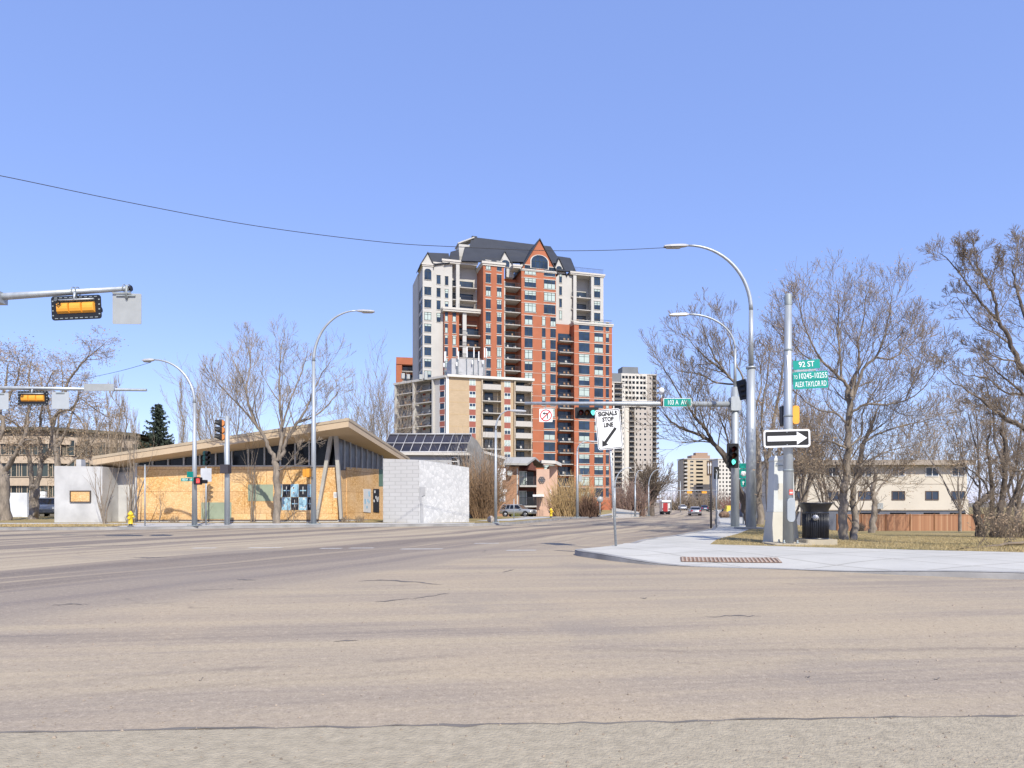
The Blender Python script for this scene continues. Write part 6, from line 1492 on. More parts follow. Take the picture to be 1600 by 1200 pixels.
t.limb([(1187, 828), (1186, 780), (1185, 740), (1182, 690), (1176, 650), (1168, 622)], Y, 0, .27, .16, 4, 2, cnt=4)
for pts, dY, r0, mL, c in (([(1168, 622), (1150, 600), (1130, 580), (1108, 563), (1085, 540), (1062, 515)], -1.0, .11, 2.4, 11), ([(1160, 612), (1140, 588), (1118, 560), (1105, 530), (1095, 500)], -1.8, .09, 2.4, 10), ([(1168, 622), (1160, 590), (1146, 560), (1140, 530), (1130, 505)], 1.0, .09, 2.2, 9),
      ([(1150, 600), (1120, 598), (1095, 585), (1062, 580), (1048, 570)], -.5, .07, 2.0, 8), ([(1176, 650), (1186, 620), (1190, 590), (1184, 560)], .6, .08, 2.0, 8)):
    t.limb(pts, Y, dY, r0, .015, 4, mL*.85, cnt=int(c*1.1), ang=(20, 48), up=.10, dens=3.6, ratio=(.55, .85), start=.2, wob=.12)
t.finish('tall elm behind the tall street lamp, its upper boughs arching left', P(1187, 828, Y))
Y = 30.5; t = TB(33, barkg, twigm, .008); t.k = .75
for pts, dY, r0, c in (([(1203, 832), (1202, 790), (1200, 740), (1205, 690), (1212, 640), (1222, 590), (1226, 545)], 0, .22, 12), ([(1213, 834), (1215, 790), (1214, 745), (1220, 700), (1235, 660), (1245, 610), (1243, 560)], 1.0, .17, 12), ([(1202, 745), (1194, 700), (1190, 650), (1197, 600), (1203, 552)], -.8, .10, 10), ([(1214, 745), (1232, 720), (1256, 690), (1270, 650)], -.5, .08, 8)):
    t.limb(pts, Y, dY, r0, .03, 4, 1.7, cnt=c-1, ang=(20, 45), up=.12, dens=3.4, ratio=(.55, .85), start=.3, wob=.12)
t.leaves(900, leafd, .05, .3)
t.finish('twin stemmed bare tree between the tall lamp and the utility cabinet', P(1206, 832, Y))
# --- small leaning tree in front of fence
Y = 50; t = TB(41, barkg, twigm, .008)
t.limb([(1362, 833), (1364, 815), (1367, 790), (1365, 765), (1368, 740)], Y, 0, .26, .12, 3, 2, cnt=9, ang=(30, 60), up=.15, dens=4)
t.limb([(1367, 775), (1380, 755), (1400, 740)], Y, 1, .08, .02, 3, 1.8, cnt=7); t.limb([(1366, 770), (1350, 750), (1338, 735)], Y, 1, .08, .02, 3, 1.8, cnt=7)
t.finish('slender grey trunked tree standing just in front of the cedar fence', P(1363, 833, Y))
# --- clump on right
Y = 32; t = TB(51, barkd, twigm, .008)
for pts, dY, r0, r1, c, L_ in (([(1531, 840), (1529, 818), (1526, 796), (1533, 783), (1545, 772), (1551, 765)], 0, .19, .10, 6, 1.4), ([(1531, 788), (1530, 750), (1528, 700), (1526, 650)], -.5, .06, .015, 10, 1.5), ([(1551, 840), (1550, 815), (1551, 780), (1547, 740), (1543, 700), (1548, 660)], .8, .14, .03, 12, 1.7),
    ([(1556, 840), (1562, 810), (1567, 775), (1570, 735), (1572, 700), (1566, 670), (1575, 640)], .2, .17, .04, 12, 1.7), ([(1560, 840), (1575, 800), (1592, 760), (1604, 730), (1612, 700)], -.4, .14, .03, 11, 1.6), ([(1550, 780), (1535, 750), (1510, 730), (1490, 722)], -1, .05, .012, 9, 1.3),
    ([(1567, 775), (1585, 740), (1592, 700), (1600, 650), (1612, 600)], 1.4, .08, .02, 10, 1.7), ([(1529, 760), (1510, 735), (1500, 700), (1490, 670)], .8, .05, .01, 8, 1.3), ([(1570, 735), (1555, 690), (1550, 640), (1540, 600), (1535, 560)], 1.6, .06, .012, 10, 1.5), ([(1526, 700), (1515, 660), (1512, 620)], .3, .04, .01, 7, 1.2)):
    t.limb(pts, Y, dY, r0, r1, 4, L_, cnt=c, ang=(20, 50), up=.12, dens=3.7, ratio=(.55, .9), start=.15, wob=.13)
for k in range(70):  # suckers at the foot
    x = 1545+t.rnd.uniform(-22, 55); t.grow(P(x, 838+t.rnd.uniform(-3, 2), Y+t.rnd.uniform(-1, 1)), Vector((t.rnd.uniform(-.5, .5), t.rnd.uniform(-.3, .3), 1)), t.rnd.uniform(.8, 2.0), .012, 2, 3, dens=3)
t.leaves(1500, leafm, .05, .3)
t.finish('clump of dark leaning trunks with tangled suckers at the right of the lawn', P(1548, 839, Y))
# --- big overhanging tree, trunk out of frame right
Y = 17.5; t = TB(61, barkd, twigm, .005); t.k = .75
t.limb([(1690, 860), (1685, 800), (1670, 740), (1655, 700)], Y, .3, .34, .24, 4, 2, cnt=0)
for pts, dY, r0, r1, c, L_ in (([(1656, 702), (1625, 682), (1598, 668), (1572, 652), (1545, 635), (1512, 610), (1480, 590)], .2, .12, .012, 15, 1.0), ([(1655, 702), (1640, 650), (1610, 600), (1592, 565), (1578, 530), (1562, 505), (1556, 475), (1546, 450)], -.6, .13, .03, 14, 1.1),
    ([(1562, 505), (1540, 482), (1520, 455), (1500, 428), (1480, 405), (1468, 395)], -.2, .055, .007, 14, .85), ([(1546, 452), (1535, 430), (1528, 415), (1522, 390), (1518, 374)], -.6, .035, .006, 11, .7), ([(1546, 455), (1552, 425), (1562, 400)], -.5, .025, .006, 8, .6), ([(1528, 430), (1510, 402), (1499, 382)], -.5, .02, .006, 7, .55),
    ([(1660, 640), (1630, 560), (1605, 500), (1590, 460), (1585, 425), (1590, 395)], .6, .09, .012, 16, 1.0), ([(1650, 600), (1622, 520), (1606, 450), (1600, 410), (1602, 385)], 1.0, .08, .012, 14, 1.0),
    ([(1625, 640), (1600, 617), (1575, 595), (1552, 575), (1532, 555)], -.3, .06, .008, 12, .85), ([(1585, 545), (1555, 520), (1525, 505), (1495, 465), (1478, 478)], .5, .035, .006, 10, .75), ([(1600, 617), (1570, 612), (1540, 590), (1505, 585), (1480, 560)], .4, .04, .006, 11, .8),
    ([(1572, 652), (1565, 640), (1530, 632), (1500, 640)], .3, .03, .006, 8, .6), ([(1592, 565), (1560, 560), (1530, 545), (1500, 545)], .4, .035, .006, 9, .75), ([(1655, 700), (1630, 712), (1606, 733), (1580, 735), (1570, 728)], -.2, .05, .012, 7, .8)):
    t.limb(pts, Y, dY, r0, r1, 4, L_*.8, cnt=c+1, ang=(20, 50), up=.09, dens=3.9, ratio=(.55, .9), start=.12, wob=.16)
t.leaves(250, leafd, .025, .1)
t.finish('big dark limbed tree reaching in from the right edge of the photo', P(1690, 860, Y))
# --- left old elms
def elm(label, seed, Y, limbs, leaves=2600, droop=.18, L=1.6):
    t = TB(seed, barkg, twigm, .009)
    for pts, dY, r0, r1, c in limbs: t.limb(pts, Y, dY, r0, r1, 4, L, cnt=int(c*1.3), ang=(22, 60), up=.03, dens=3.7, ratio=(.55, .88), start=.2, wob=.22, droop=droop)
    t.leaves(leaves, leafm, .055, .45); return t.finish(label, P(limbs[0][0][0][0], limbs[0][0][0][1], Y))
elm('forked old elm with dry tan leaves left of the white block', 71, 44, [([(52, 814), (53, 790), (54, 770), (52, 760)], 0, .29, .24, 0), ([(50, 762), (48, 735), (45, 710), (38, 690), (35, 672), (22, 660), (5, 650)], -1, .15, .03, 10), ([(56, 762), (62, 740), (66, 720), (78, 705), (80, 680), (82, 655), (95, 640)], .5, .17, .05, 9),
    ([(38, 690), (42, 660), (48, 620), (45, 590), (50, 560)], .8, .13, .02, 10), ([(80, 680), (90, 645), (110, 640), (125, 622), (135, 625)], -.5, .10, .02, 8), ([(95, 640), (105, 600), (120, 577), (135, 560), (145, 552), (165, 535)], -1, .10, .015, 11), ([(66, 720), (62, 680), (65, 640), (75, 600), (85, 580)], -1.4, .12, .02, 10), ([(110, 640), (128, 660), (140, 690), (130, 710)], 1, .06, .01, 8), ([(125, 622), (150, 640), (165, 650), (180, 652)], 1, .05, .01, 7)])
elm('massive dark elm trunk at the far left edge', 72, 41, [([(8, 816), (7, 780), (6, 750), (5, 735)], 0, .33, .28, 0), ([(6, 738), (18, 720), (30, 700), (40, 688)], -1, .18, .06, 6), ([(4, 738), (-8, 700), (5, 670), (0, 640), (8, 600), (12, 570)], .5, .17, .03, 12), ([(30, 700), (42, 670), (45, 640), (60, 610)], .5, .12, .02, 9), ([(-5, 700), (-20, 650), (-30, 600), (-20, 560)], 1, .18, .03, 12), ([(0, 640), (18, 615), (30, 580), (28, 555)], -1, .1, .015, 9)])
elm('bare elm behind the others beyond the lower signal arm', 73, 56, [([(95, 812), (92, 780), (90, 740), (88, 700)], 0, .30, .2, 3), ([(88, 700), (80, 660), (70, 620), (60, 580)], 0, .15, .02, 11), ([(88, 700), (105, 670), (118, 630), (128, 595)], .8, .14, .02, 11), ([(90, 740), (120, 715), (145, 690), (165, 650)], .8, .12, .02, 11), ([(88, 705), (92, 650), (98, 600), (95, 560)], 1, .1, .02, 10)], 2000)
# --- columnar poplars
def poplar(seed, x, Y, ytop, w_, label, n=130, mat_=twigp):
    t = TB(seed, barkg, mat_, .010); zb_ = hr(Y)+.1; zt = PZ(ytop, Y); X = PX(x, Y); q = t.rnd; hw = w_/2/FPX*Y
    path = [Vector((X+q.gauss(0, .03)*k, Y, zb_+(zt-zb_)*k/10)) for k in range(11)]; t.put(path, [.16*(1-k/10.5) for k in range(11)])
    for k in range(n):
        f = .12+.86*q.random(); i = min(9, int(f*10)); p = path[i].lerp(path[i+1], f*10-i); a = q.uniform(0, 6.28); L_ = (zt-zb_)*.16*(1.15-f)+.4
        e = hw*(.6+.5*math.sin(math.pi*min(1, f*1.05)))/L_; t.grow(p, Vector((math.cos(a)*e*2, math.sin(a)*e*2, 1)), L_*1.3, .02, 3, 4, up=.5, wob=.1, dens=3, ang=(10, 25))
    return t.finish(label, (X, Y, zb_), 'columnar_poplar', 'columnar poplars behind the boarded building', 'poplar')
for i, (x, yt, w_, lb_, Y) in enumerate(((183, 597, 14, 'tallest columnar poplar left of the spruce, darker than its neighbours', 70), (157, 640, 12, 'columnar poplar nearest the banded apartment', 68), (196, 628, 12, 'columnar poplar just right of the tallest one', 74), (210, 650, 14, 'low columnar poplar over the roof end', 66), (285, 597, 10, 'slim pale columnar poplar just right of the spruce', 78), (314, 612, 12, 'pale columnar poplar between the left lamp and the upright signal', 78),
        (334, 640, 9, 'smallest pale columnar poplar beside the upright signal', 84), (171, 620, 12, 'columnar poplar left of the tallest one', 72), (127, 655, 10, 'thin columnar poplar in front of the banded apartment', 64), (552, 640, 8, 'slim columnar poplar behind the roof apex', 80))):
    poplar(80+i, x, Y, yt, w_, lb_, 150 if i in (0, 4, 5) else 90, twigm if i in (0, 1, 2, 3, 7, 8) else twigp)
# --- generic bare trees
def bare(seed, x, Y, ytop, spread, label, n=9, tm=barkg, cm=twigm, r=.22, mx=4, tw=.012, name='bare_tree', right=False, vase=30, lean=0, dens=4.2, zb_=None, up=.16, leaves=0, group=None):
    t = TB(seed, tm, cm, tw); zb_ = zb_at(x, Y, right) if zb_ is None else zb_; X = PX(x, Y); H_ = PZ(ytop, Y)-zb_; q = t.rnd
    h0 = H_*.22; path = [Vector((X, Y, zb_-.1)), Vector((X+lean*.3, Y, zb_+h0*.5)), Vector((X+lean, Y, zb_+h0))]; t.put(path, [r, r*.85, r*.75])
    for k in range(n):
        a = 2*math.pi*k/n+q.uniform(-.3, .3); s_ = math.tan(R(q.uniform(vase*.25, vase))); d = Vector((math.cos(a)*s_, math.sin(a)*s_, 1))
        t.grow(path[-1]-Vector((0, 0, q.uniform(0, h0*.4))), d, H_*q.uniform(.55, .75), r*q.uniform(.3, .45), 1, mx, up=up, dens=dens+.4, ang=(16, 42), ratio=(.5, .8))
    if leaves: t.leaves(leaves, leafm, .08, .4)
    return t.finish(label, (X, Y, zb_), name, group)
bare(101, 1018, 108, 733, 40, 'dark vase shaped elm by the avenue in front of the grey high rise', 16, barkd, twigd, .55, 4, .03, vase=42, dens=4.2, up=.06)
bare(102, 600, 70, 622, 60, 'bare tree behind the roof slope left of the apartment blocks', 9, cm=twigp, tw=.016, dens=3.4)
bare(103, 575, 76, 640, 40, 'smaller bare tree just behind the roof apex', 8, cm=twigp, tw=.016)
bare(104, 350, 60, 600, 60, 'bare tree behind the roof between the poplars and the maple', 8, cm=twigp, tw=.014)
bare(106, 1290, 58, 670, 60, 'bare tree at the lawn back left of the slender trunk', 9, cm=twigm, tw=.014, right=True)
bare(107, 1255, 46, 660, 60, 'bare tree behind the utility cabinet', 9, cm=twigm, tw=.012, right=True)
bare(108, 1430, 95, 690, 60, 'faint bare tree rising behind the townhouse roof', 8, cm=twigm, tw=.02, zb_=-2)
bare(109, 1590, 48, 660, 60, 'bare tree behind the clump at the right edge', 10, cm=twigm, tw=.012, right=True, leaves=500)
bare(110, 1500, 60, 640, 40, 'thin bare tree at the right end of the cedar fence', 8, cm=twigm, tw=.012, r=.14, right=True)
bare(111, 1170, 44, 640, 40, 'slim bare tree further back between mast and tall lamp', 8, cm=twigm, tw=.010, r=.13)
bare(112, 1240, 24, 690, 40, 'thin bare tree right behind the thick corner pole', 7, cm=twigm, tw=.006, r=.09, right=True, leaves=200)
# saplings in front of the boarded building
def sapling(seed, x, Y, ytop, label, n=5, sp=22, r=.035):
    t = TB(seed, twigp, twigp, .006); q = t.rnd; X = PX(x, Y); zb_ = .12; H_ = PZ(ytop, Y)-zb_
    for k in range(n):
        a = q.uniform(0, 6.28); s_ = math.tan(R(q.uniform(2, sp))); t.grow(Vector((X+q.uniform(-.15, .15), Y+q.uniform(-.1, .1), zb_)), Vector((math.cos(a)*s_, math.sin(a)*s_*.6, 1)), H_*q.uniform(.7, 1.0), r*q.uniform(.6, 1), 2, 4, up=.12, dens=3.2, wob=.10, ang=(18, 40), ratio=(.3, .5))
    return t.finish(label, (X, Y, zb_), 'sapling', 'multi stemmed saplings along the boarded building', 'sapling')
sapling(121, 202, 36.2, 690, 'pale multi stemmed sapling behind the left hydrant', 7, 16, .05)
sapling(122, 162, 34.8, 735, 'dark multi stemmed sapling at the corner of the white block', 6, 10, .05)
sapling(123, 395, 36.8, 690, 'thin spreading sapling in front of the left green patch', 4, 20, .045)
sapling(124, 250, 36.9, 770, 'knee high twiggy sapling left of the street lamp', 4, 30, .02)
sapling(125, 318, 36.9, 765, 'short twiggy sapling over the lower green patch', 4, 30, .02)
sapling(126, 456, 36.9, 780, 'small twiggy sapling under the blue and black posters', 4, 30, .02)
# shrubs
def shrub(seed, x, Y, wpx, ytop, label, mat_, n=160, tw=.012, right=False, zb_=None, leaves=0, lm=None, name='shrub', lv=3):
    t = TB(seed, mat_, mat_, tw); q = t.rnd; zb_ = zb_at(x, Y, right) if zb_ is None else zb_; H_ = PZ(ytop, Y)-zb_; hw = wpx/2/FPX*Y
    for k in range(n):
        u_ = q.uniform(-1, 1); X = PX(x, Y)+u_*hw*.9; hh = H_*(1-.45*u_*u_)*q.uniform(.6, 1)
        t.grow(Vector((X, Y+q.uniform(-1, 1)*min(hw, 2.0), zb_)), Vector((u_*.35+q.gauss(0, .15), q.gauss(0, .2), 1)), hh, tw*1.8, lv, 4, up=.05, dens=3.4, wob=.16, ang=(15, 45), ratio=(.35, .6))
    if leaves: t.leaves(leaves, lm or leafm, .06, .3)
    return t.finish(label, (PX(x, Y), Y, zb_), name, None, 'shrub')
tans = M('twig_tan', (.42, .29, .14), .9, .3, 2); reds = M('twig_reddish', (.26, .13, .10), .9, .3, 2)
shrub(131, 895, 70, 62, 748, 'wide tan leafless hedge in front of the red tower', tans, 260, .02)
shrub(132, 921, 66, 28, 776, 'dense dark brown bush at the end of the tan hedge', M('twig_brownred', (.13, .075, .05), .9, .3), 170, .02)
shrub(133, 874, 80, 26, 772, 'reddish leafless bush beside the peach flats', reds, 110, .02)
shrub(134, 985, 100, 44, 755, 'pinkish bare thicket below the grey high rise', M('twig_pinkish', (.27, .18, .14), .9, .3), 200, .03)
shrub(135, 755, 47, 34, 722, 'matted brown vines and brush at the end of the pale relief wall', M('vine_brown', (.26, .17, .10), .95, .4), 330, .012, leaves=900, lm=leafd, name='vine_thicket')
shrub(136, 745, 50, 40, 694, 'grey climbing vines over the gable end of the atrium building', M('vine_grey', (.24, .22, .20), .95, .3), 260, .010, name='climbing_vine')
shrub(137, 1150, 118, 34, 778, 'brown scrub right of the avenue below the pale block', reds, 120, .03)
shrub(138, 806, 84, 14, 802, 'low olive bush in front of the silver vehicle', M('twig_olive', (.18, .18, .07), .9, .3), 80, .02)
shrub(139, 1580, 30, 60, 800, 'tangled twigs at the foot of the trees on the right edge', twigm, 160, .007, True, leaves=500)
shrub(140, 1090, 190, 110, 776, 'long bare thicket where the avenue ends', twigm, 260, .05, zb_=-1.2)
shrub(141, 1344, 64, 12, 818, 'dark rounded bush against the left end of the cedar fence', barkd, 70, .015, True)
for i, (x, lb_) in enumerate(((540, 'small dark bush at the foot of the slanted column'), (562, 'dry bush below the posters on the shaded boarding'), (205, 'little dark bush behind the left hydrant'), (273, 'dry weeds by the dark sill of the boarding'))):
    shrub(150+i, x, 37.2 if x > 300 else 36.4, 14, 806, lb_, twigd, 40, .007, lv=3)
# far backdrop of woods
t = TB(170, twigm, twigm, .07)
for k in range(420):
    x = t.rnd.uniform(880, 1260); Y = t.rnd.uniform(260, 330); t.grow(Vector((PX(x, Y), Y, -1.8)), Vector((t.rnd.uniform(-.3, .3), 0, 1)), t.rnd.uniform(3.5, 8), .12, 3, 4, dens=5, up=.1, ang=(15, 45))
mb = t.c; mb.add(t.t); tag(mb.build('woods', M('far_twigs', (.26, .21, .18), .95, .3)), 'far hazy line of bare woods beyond the end of the avenue', 'woods', kind='stuff')
# small far spruces
def spruce(seed, x, Y, ytop, wpx, label, n=26, zb_=None):
    q = random.Random(seed); X = PX(x, Y); zb_ = hr(Y)+.1 if zb_ is None else zb_; zt = PZ(ytop, Y); H_ = zt-zb_; W_ = wpx/2/FPX*Y
    r = thing('spruce_tree', label, 'spruce', (X, Y, zb_)); mb = MB(); mb.tube([(0, 0, 0), (0, 0, H_*.97)], [W_*.12, .02], 8); mb.build('trunk', barkd, r)
    c = MB()
    for lv in range(n):
        f = lv/n; z0 = H_*(.08+.90*f); R_ = W_*((1-f)**.8)*q.uniform(.60, 1.0)+.10; nb = int(6+6*(1-f))
        for b in range(nb):
            a = 2*math.pi*(b+q.random()*.8)/nb; L_ = R_*q.uniform(.5, 1.25); dx, dy = math.cos(a), math.sin(a); m_ = max(3, int(L_*5))
            pts = [Vector((dx*L_*s, dy*L_*s, z0-L_*.55*s+L_*.55*s*s*s)) for s in [j/m_ for j in range(m_+1)]]
            c.tube(pts, [.03*(1-j/(m_+1)) for j in range(m_+1)], 3, caps=False)
            for j in range(m_):
                for e in range(8):
                    p = pts[j].lerp(pts[j+1], q.random()); wd = (.30+.14*(1-j/m_))*min(.75, W_*.45)*q.uniform(.6, 1.2)
                    t_ = Vector((q.gauss(0, .6)+dx*.5, q.gauss(0, .6)+dy*.5, q.gauss(-.75, .35))).normalized()*wd; o_ = t_.orthogonal().normalized()*wd*.22
                    c.face([p-o_, p+o_, p+t_])
    c.build('crown', M('spruce_needles', (.035, .048, .032), .9, .35, 2), r); return r
spruce(5, 247.5, 58, 624, 125, 'dark green spruce rising behind the low roof end', 40)
for i, (x, yt) in enumerate(((1059, 768), (1066, 772))): spruce(7+i, x, 240, yt, 8, ('small dark far spruce left of the distant gantry', 'second small far spruce nearer the slab block')[i], 14, -1.5)
spruce(9, 1110, 150, 748, 12, 'dark conifer in front of the tan slab block', 18, -1.2)

# ================================================================ VEHICLES
def car(label, loc, rz, paint, kind='car', s=1.0, name='parked_car', group=None):
    """length along local X, front +X"""
    r = thing(name, label, {'car': 'car', 'suv': 'pickup', 'truck': 'truck'}[kind], loc, rz, group)
    if kind == 'car': L_, W_, prof_, cab_ = 4.5, 1.78, [(-2.22, .30, .62), (-2.15, .28, .92), (-1.5, .22, 1.0), (-.2, .2, .98), (1.1, .22, .95), (2.0, .26, .78), (2.22, .32, .6)], [(-1.75, .98), (-1.15, 1.42), (.35, 1.45), (1.15, .97)]
    else: L_, W_, prof_, cab_ = 5.2, 1.95, [(-2.6, .5, .85), (-2.55, .42, 1.12), (-1.2, .36, 1.16), (.6, .36, 1.16), (1.4, .38, 1.14), (2.4, .42, 1.05), (2.6, .5, .85)], [(-2.45, 1.14), (-2.2, 1.78), (.35, 1.82), (1.15, 1.15)]
    mb = MB(); rings = []
    for x, a, b in prof_:
        w_ = W_/2*(1 if abs(x) < L_*.42 else .9); rings.append([(x, y, z) for y, z in ((-w_*.92, a), (-w_, a+.12), (-w_, b-.16), (-w_*.9, b), (w_*.9, b), (w_, b-.16), (w_, a+.12), (w_*.92, a))])
    mb.loft(rings, 0, True, True, True); mb.build('body', paint, r)
    zb_ = cab_[0][1]; mb = MB(); w0, w1 = W_/2*.9, W_/2*.72
    (xa, _), (xb, zt), (xc, zt2_), (xd, _2) = cab_
    mb.loft([[(xa, -w0, zb_-.02), (xd, -w0, zb_-.02), (xd, w0, zb_-.02), (xa, w0, zb_-.02)], [(xb, -w1, zt-.05), (xc, -w1, zt-.05), (xc, w1, zt-.05), (xb, w1, zt-.05)]], 0, True, True); mb.build('window_glass', carglass, r)
    mb = MB(); mb.loft([[(xb-.04, -w1-.02, zt-.06), (xc+.06, -w1-.02, zt-.06), (xc+.06, w1+.02, zt-.06), (xb-.04, w1+.02, zt-.06)], [(xb+.1, -w1+.12, zt+.03), (xc-.1, -w1+.12, zt+.03), (xc-.1, w1-.12, zt+.03), (xb+.1, w1-.12, zt+.03)]], 0, True, True)
    for sy in (-1, 1):
        for (x0, x1) in ((xa, xb), (xd, xc), ((xb+xc)/2-.05, (xb+xc)/2)) + (((xa+xb)/2+.75, (xa+xb)/2+.75),) * (kind != 'car'):
            mb.prism([(x0-.05, sy*(w0+.012), zb_), (x0+.05, sy*(w0+.012), zb_), (x1+.05, sy*(w1+.012), zt-.05), (x1-.05, sy*(w1+.012), zt-.05)], (0, -sy*.03, 0))
    mb.build('roof', paint, r)
    wr = .33 if kind == 'car' else .40
    for x in (-L_*.31, L_*.32):
        for sy in (-1, 1):
            wm_ = MB(); wm_.tube([(0, -.11, 0), (0, .11, 0)], wr, 20); wo_ = wm_.build('wheel', tyre, r, (x, sy*(W_/2-.10), wr))
            rm_ = MB(); rm_.tube([(0, sy*.10, 0), (0, sy*.125, 0)], [wr*.62, wr*.58], 14)
            for k in range(5): a = k*1.257; rm_.tube([(0, sy*.13, 0), (wr*.5*math.cos(a), sy*.13, wr*.5*math.sin(a))], .03, 4)
            rm_.build('rim', chrome, wo_)
            am = MB(); am.lathe([(wr*1.02, -.005), (wr*1.2, 0), (wr*1.2, .02), (wr*1.02, .02)], n=20); ao = am.build('wheel_arch', M('arch_dark', (.02, .02, .02), .7), r, (x, sy*(W_/2+.006), wr+.02)); ao.rotation_euler = (R(90), 0, 0)
    for sy in (-1, 1):
        mb = MB(); mb.bbox(L_/2-.03, sy*W_*.34, .68 if kind == 'car' else .92, .08, .38, .18, .04, 0, 'x'); mb.build('headlight', M('headlight', (.6, .6, .58), .2), r)
        mb = MB(); mb.bbox(-L_/2+.04, sy*W_*.36, .80 if kind == 'car' else .95, .10, .3, .22, .03, 0, 'x'); mb.build('tail_light', M('tail_light', (.35, .015, .015), .3), r)
        mb = MB(); mb.bbox(xd-.25, sy*(W_/2+.08), zb_+.08, .16, .2, .15, .03, 0, 'x'); mb.build('mirror', paint, r)
    mb = MB(); mb.cbox(L_/2, 0, .45 if kind == 'car' else .58, .1, W_*.86, .2); mb.cbox(-L_/2, 0, .45 if kind == 'car' else .55, .1, W_*.86, .2)
    if kind != 'car': mb.cbox(L_/2+.01, 0, .86, .06, W_*.45, .22)
    mb.build('bumper', M('bumper_grey', (.10, .10, .105), .5), r)
    mb = MB(); mb.cbox(-L_/2-.03, 0, .72, .03, .34, .16); mb.build('number_plate', white_p, r)
    r.scale = (s, s, s); return r
def paintm(n, c, m_=.3): return M(n, c, .28, .02, 1, metal=m_, spec=.6)
silver = paintm('paint_silver', (.42, .42, .40), .5)
car('silver grey pickup parked facing right on the grass before the brick flats', (PX(809.5, 88), 88, hr(88)+.1), R(-28), silver, 'suv', .88, 'parked_pickup')
road_cars = (('pale silver car driving away down the middle of the avenue', 1085.5, 112, paintm('paint_pale', (.50, .50, .52), .4), 80, 'car', 1.0), ('dark blue car ahead of the silver one on the avenue', 1100, 165, paintm('paint_blue', (.06, .09, .16)), 80, 'car', 1.0),
     ('small white car coming up the avenue left of the silver car', 1066, 185, paintm('paint_white', (.62, .62, .62), 0), -95, 'car', 1.05), ('dark blue car parked on the right behind the boulder', 1135, 84, paintm('paint_navy', (.03, .05, .09)), 75, 'car', .75))
for lb_, x, Y, pm, rz, kd, s_ in road_cars: car(lb_, (PX(x, Y), Y, hr(Y)+.01), R(rz), pm, kd, s_, 'car')
car('dark silver car parked in the shade right of the forked elm', (PX(73, 52), 52, .12), R(-58), paintm('paint_dark', (.16, .17, .18)), 'car', 1.0)
car('black car parked beside the dark silver one, half behind the white block', (PX(86, 54), 54.5, .12), R(-58), paintm('paint_black', (.02, .02, .022)), 'car', 1.0)
# red truck
tr_ = thing('truck', 'red fronted truck with a white roof waiting left of the avenue', 'truck', (PX(1039, 122), 122, hr(122)), 0)
k = 122/FPX; rp_ = paintm('paint_red', (.38, .04, .04), 0)
mb = MB(); mb.bbox(0, 0, 1.35, 12*k, 2, 1.7, .1); mb.build('body', paintm('truck_white', (.6, .6, .58), 0), tr_)
mb = MB(); mb.bbox(-.15, -1.03, 1.3, 7*k, .1, 1.5, .1); mb.build('door', rp_, tr_); mb = MB(); mb.bbox(0, 0, 2.38, 14*k, 2.4, .35, .1); mb.build('roof', white_p, tr_)
mb = MB(); mb.cbox(0, -.9, .42, 13*k, .3, .3); mb.build('bumper', tyre, tr_)
for sx in (-1, 1):
    for y in (-.8, .8): mb = MB(); mb.tube([(sx*4.6*k-.12, y, .38), (sx*4.6*k+.12, y, .38)], .38, 14); mb.build('wheel', tyre, tr_)
    mb = MB(); mb.bbox(sx*4.8*k, -1.03, 1.0, .3, .08, .2, .04); mb.build('lamp', L_R, tr_)
# yellow machine
ym_ = thing('yellow_machine', 'small yellow compact machine beside the boulder at the right kerb', 'machine', (PX(1139, 70), 70, hlawn(PX(1139, 70), 70)))
yel = M('machine_yellow', (.70, .52, .08), .5, .12, 2)
mb = MB(); mb.bbox(0, 0, .58, .8, 1.0, .55, .12); mb.build('body', yel, ym_); mb = MB(); mb.bbox(-.05, 0, 1.0, .5, .6, .3, .08); mb.build('hood', yel, ym_)
mb = MB(); mb.tube([(.1, 0, .9), (.45, -.1, 1.25), (.5, -.2, 1.2)], .03, 6); mb.build('handle', rail, ym_)
for sx in (-1, 1): mb = MB(); mb.tube([(sx*.3-.06, -.3, .2), (sx*.3+.06, -.3, .2)], .22, 12); mb.build('wheel', tyre, ym_)
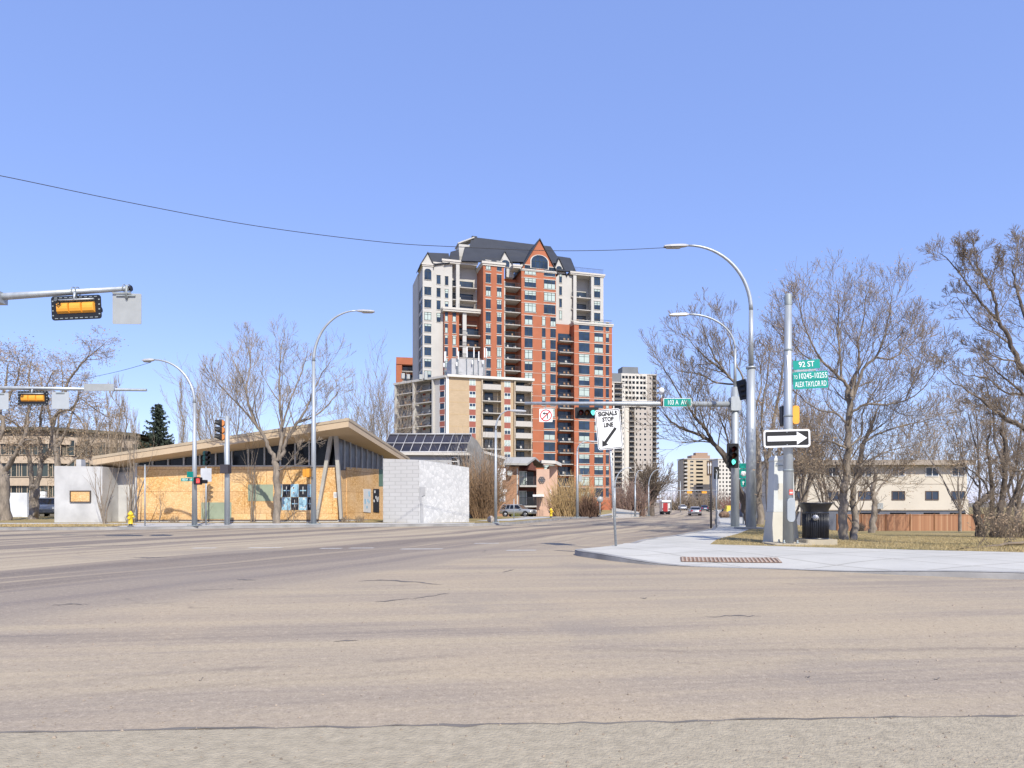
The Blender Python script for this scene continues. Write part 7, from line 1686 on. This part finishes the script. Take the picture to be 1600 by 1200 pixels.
# boulder and planks, fallen branch
def boulder(label, x, Y, w_, h_, m_, seed):
    q = random.Random(seed); mb = MB(); rings = []
    for j in range(6):
        f = j/5; rr = math.sin(math.pi*(.12+.80*f))**.5 if f < .999 else .25
        rings.append([(w_/2*rr*math.cos(a)*q.uniform(.85, 1.1), w_/2*rr*math.sin(a)*q.uniform(.85, 1.1), h_*f-.05) for a in [2*math.pi*k/11 for k in range(11)]])
    mb.loft(rings, 0, True, True); tag(mb.build('boulder', m_, None, (PX(x, Y), Y, hlawn(PX(x, Y), Y) if x > 1000 else hr(Y)+.1)), label, 'boulder')
boulder('brown rough boulder at the right kerb behind the arrow sign posts', 1131.5, 52, .85, .55, M('rock_brown', (.22, .14, .09), .95, .4, 5, .8), 1)
boulder('pale wedge shaped concrete block right of the brown boulder', 1143, 53, .8, .60, conc, 2)
boulder('pale boulder at the foot of the slim street lamp', 767, 37.4, .42, .42, M('rock_pale', (.38, .33, .29), .95, .3, 5, .6), 3)
t = TB(201, twigd, twigd, .008); t.limb([(1494, 862), (1520, 858), (1560, 852), (1600, 848)], 15.6, 2.8, .03, .045, 4, .7, cnt=9, ang=(15, 35), up=0.0, dens=2)
for mbx in (t.t, t.c): mbx.v = [(a, b, max(c, hlawn(a, b)+.01)-.0) for a, b, c in mbx.v]
t.finish('long dark fallen branch lying across the lawn at the right edge', P(1494, 862, 15.6), 'fallen_branch', None, 'branch')
# distant gantry
dg = thing('signal_gantry', 'thin pale signal gantry across the avenue in the distance', 'signal mast', (PX(1031.5, 125), 125, hr(125)))
k = 125/FPX; mb = MB(); mb.tube([(0, 0, 0), (0, 0, PZ(766.5, 125)-hr(125))], .10, 6); mb.build('pole', galv, dg)
mb = MB(); mb.tube([(0, 0, PZ(767, 125)-hr(125)), (88*k, 0, PZ(766, 125)-hr(125))], .07, 6); mb.build('arm', galv, dg)
for x in (1077, 1100): mb = MB(); mb.bbox((x-1031.5)*k, -.1, PZ(769.3, 125)-hr(125), .9, .3, .38, .05); mb.build('signal_head', sigyel, dg)
for i, (x, Y, yt) in enumerate(((1040, 130, 776), (1048.5, 140, 766), (1063, 150, 752), (1072, 60, 0))):
    if yt: mb = MB(); mb.tube([(PX(x, Y), Y, hr(Y)), (PX(x, Y), Y, PZ(yt, Y))], .09, 6); mb.tube([(PX(x, Y), Y, PZ(yt, Y)), (PX(x, Y)-.8, Y, PZ(yt, Y)+.1)], .06, 5); tag(mb.build('distant_pole', galv), ('thin distant pole just right of the truck', 'taller distant pole right of the truck', 'tallest distant pole over the white car')[i], 'pole')
bpy.context.view_layer.update()
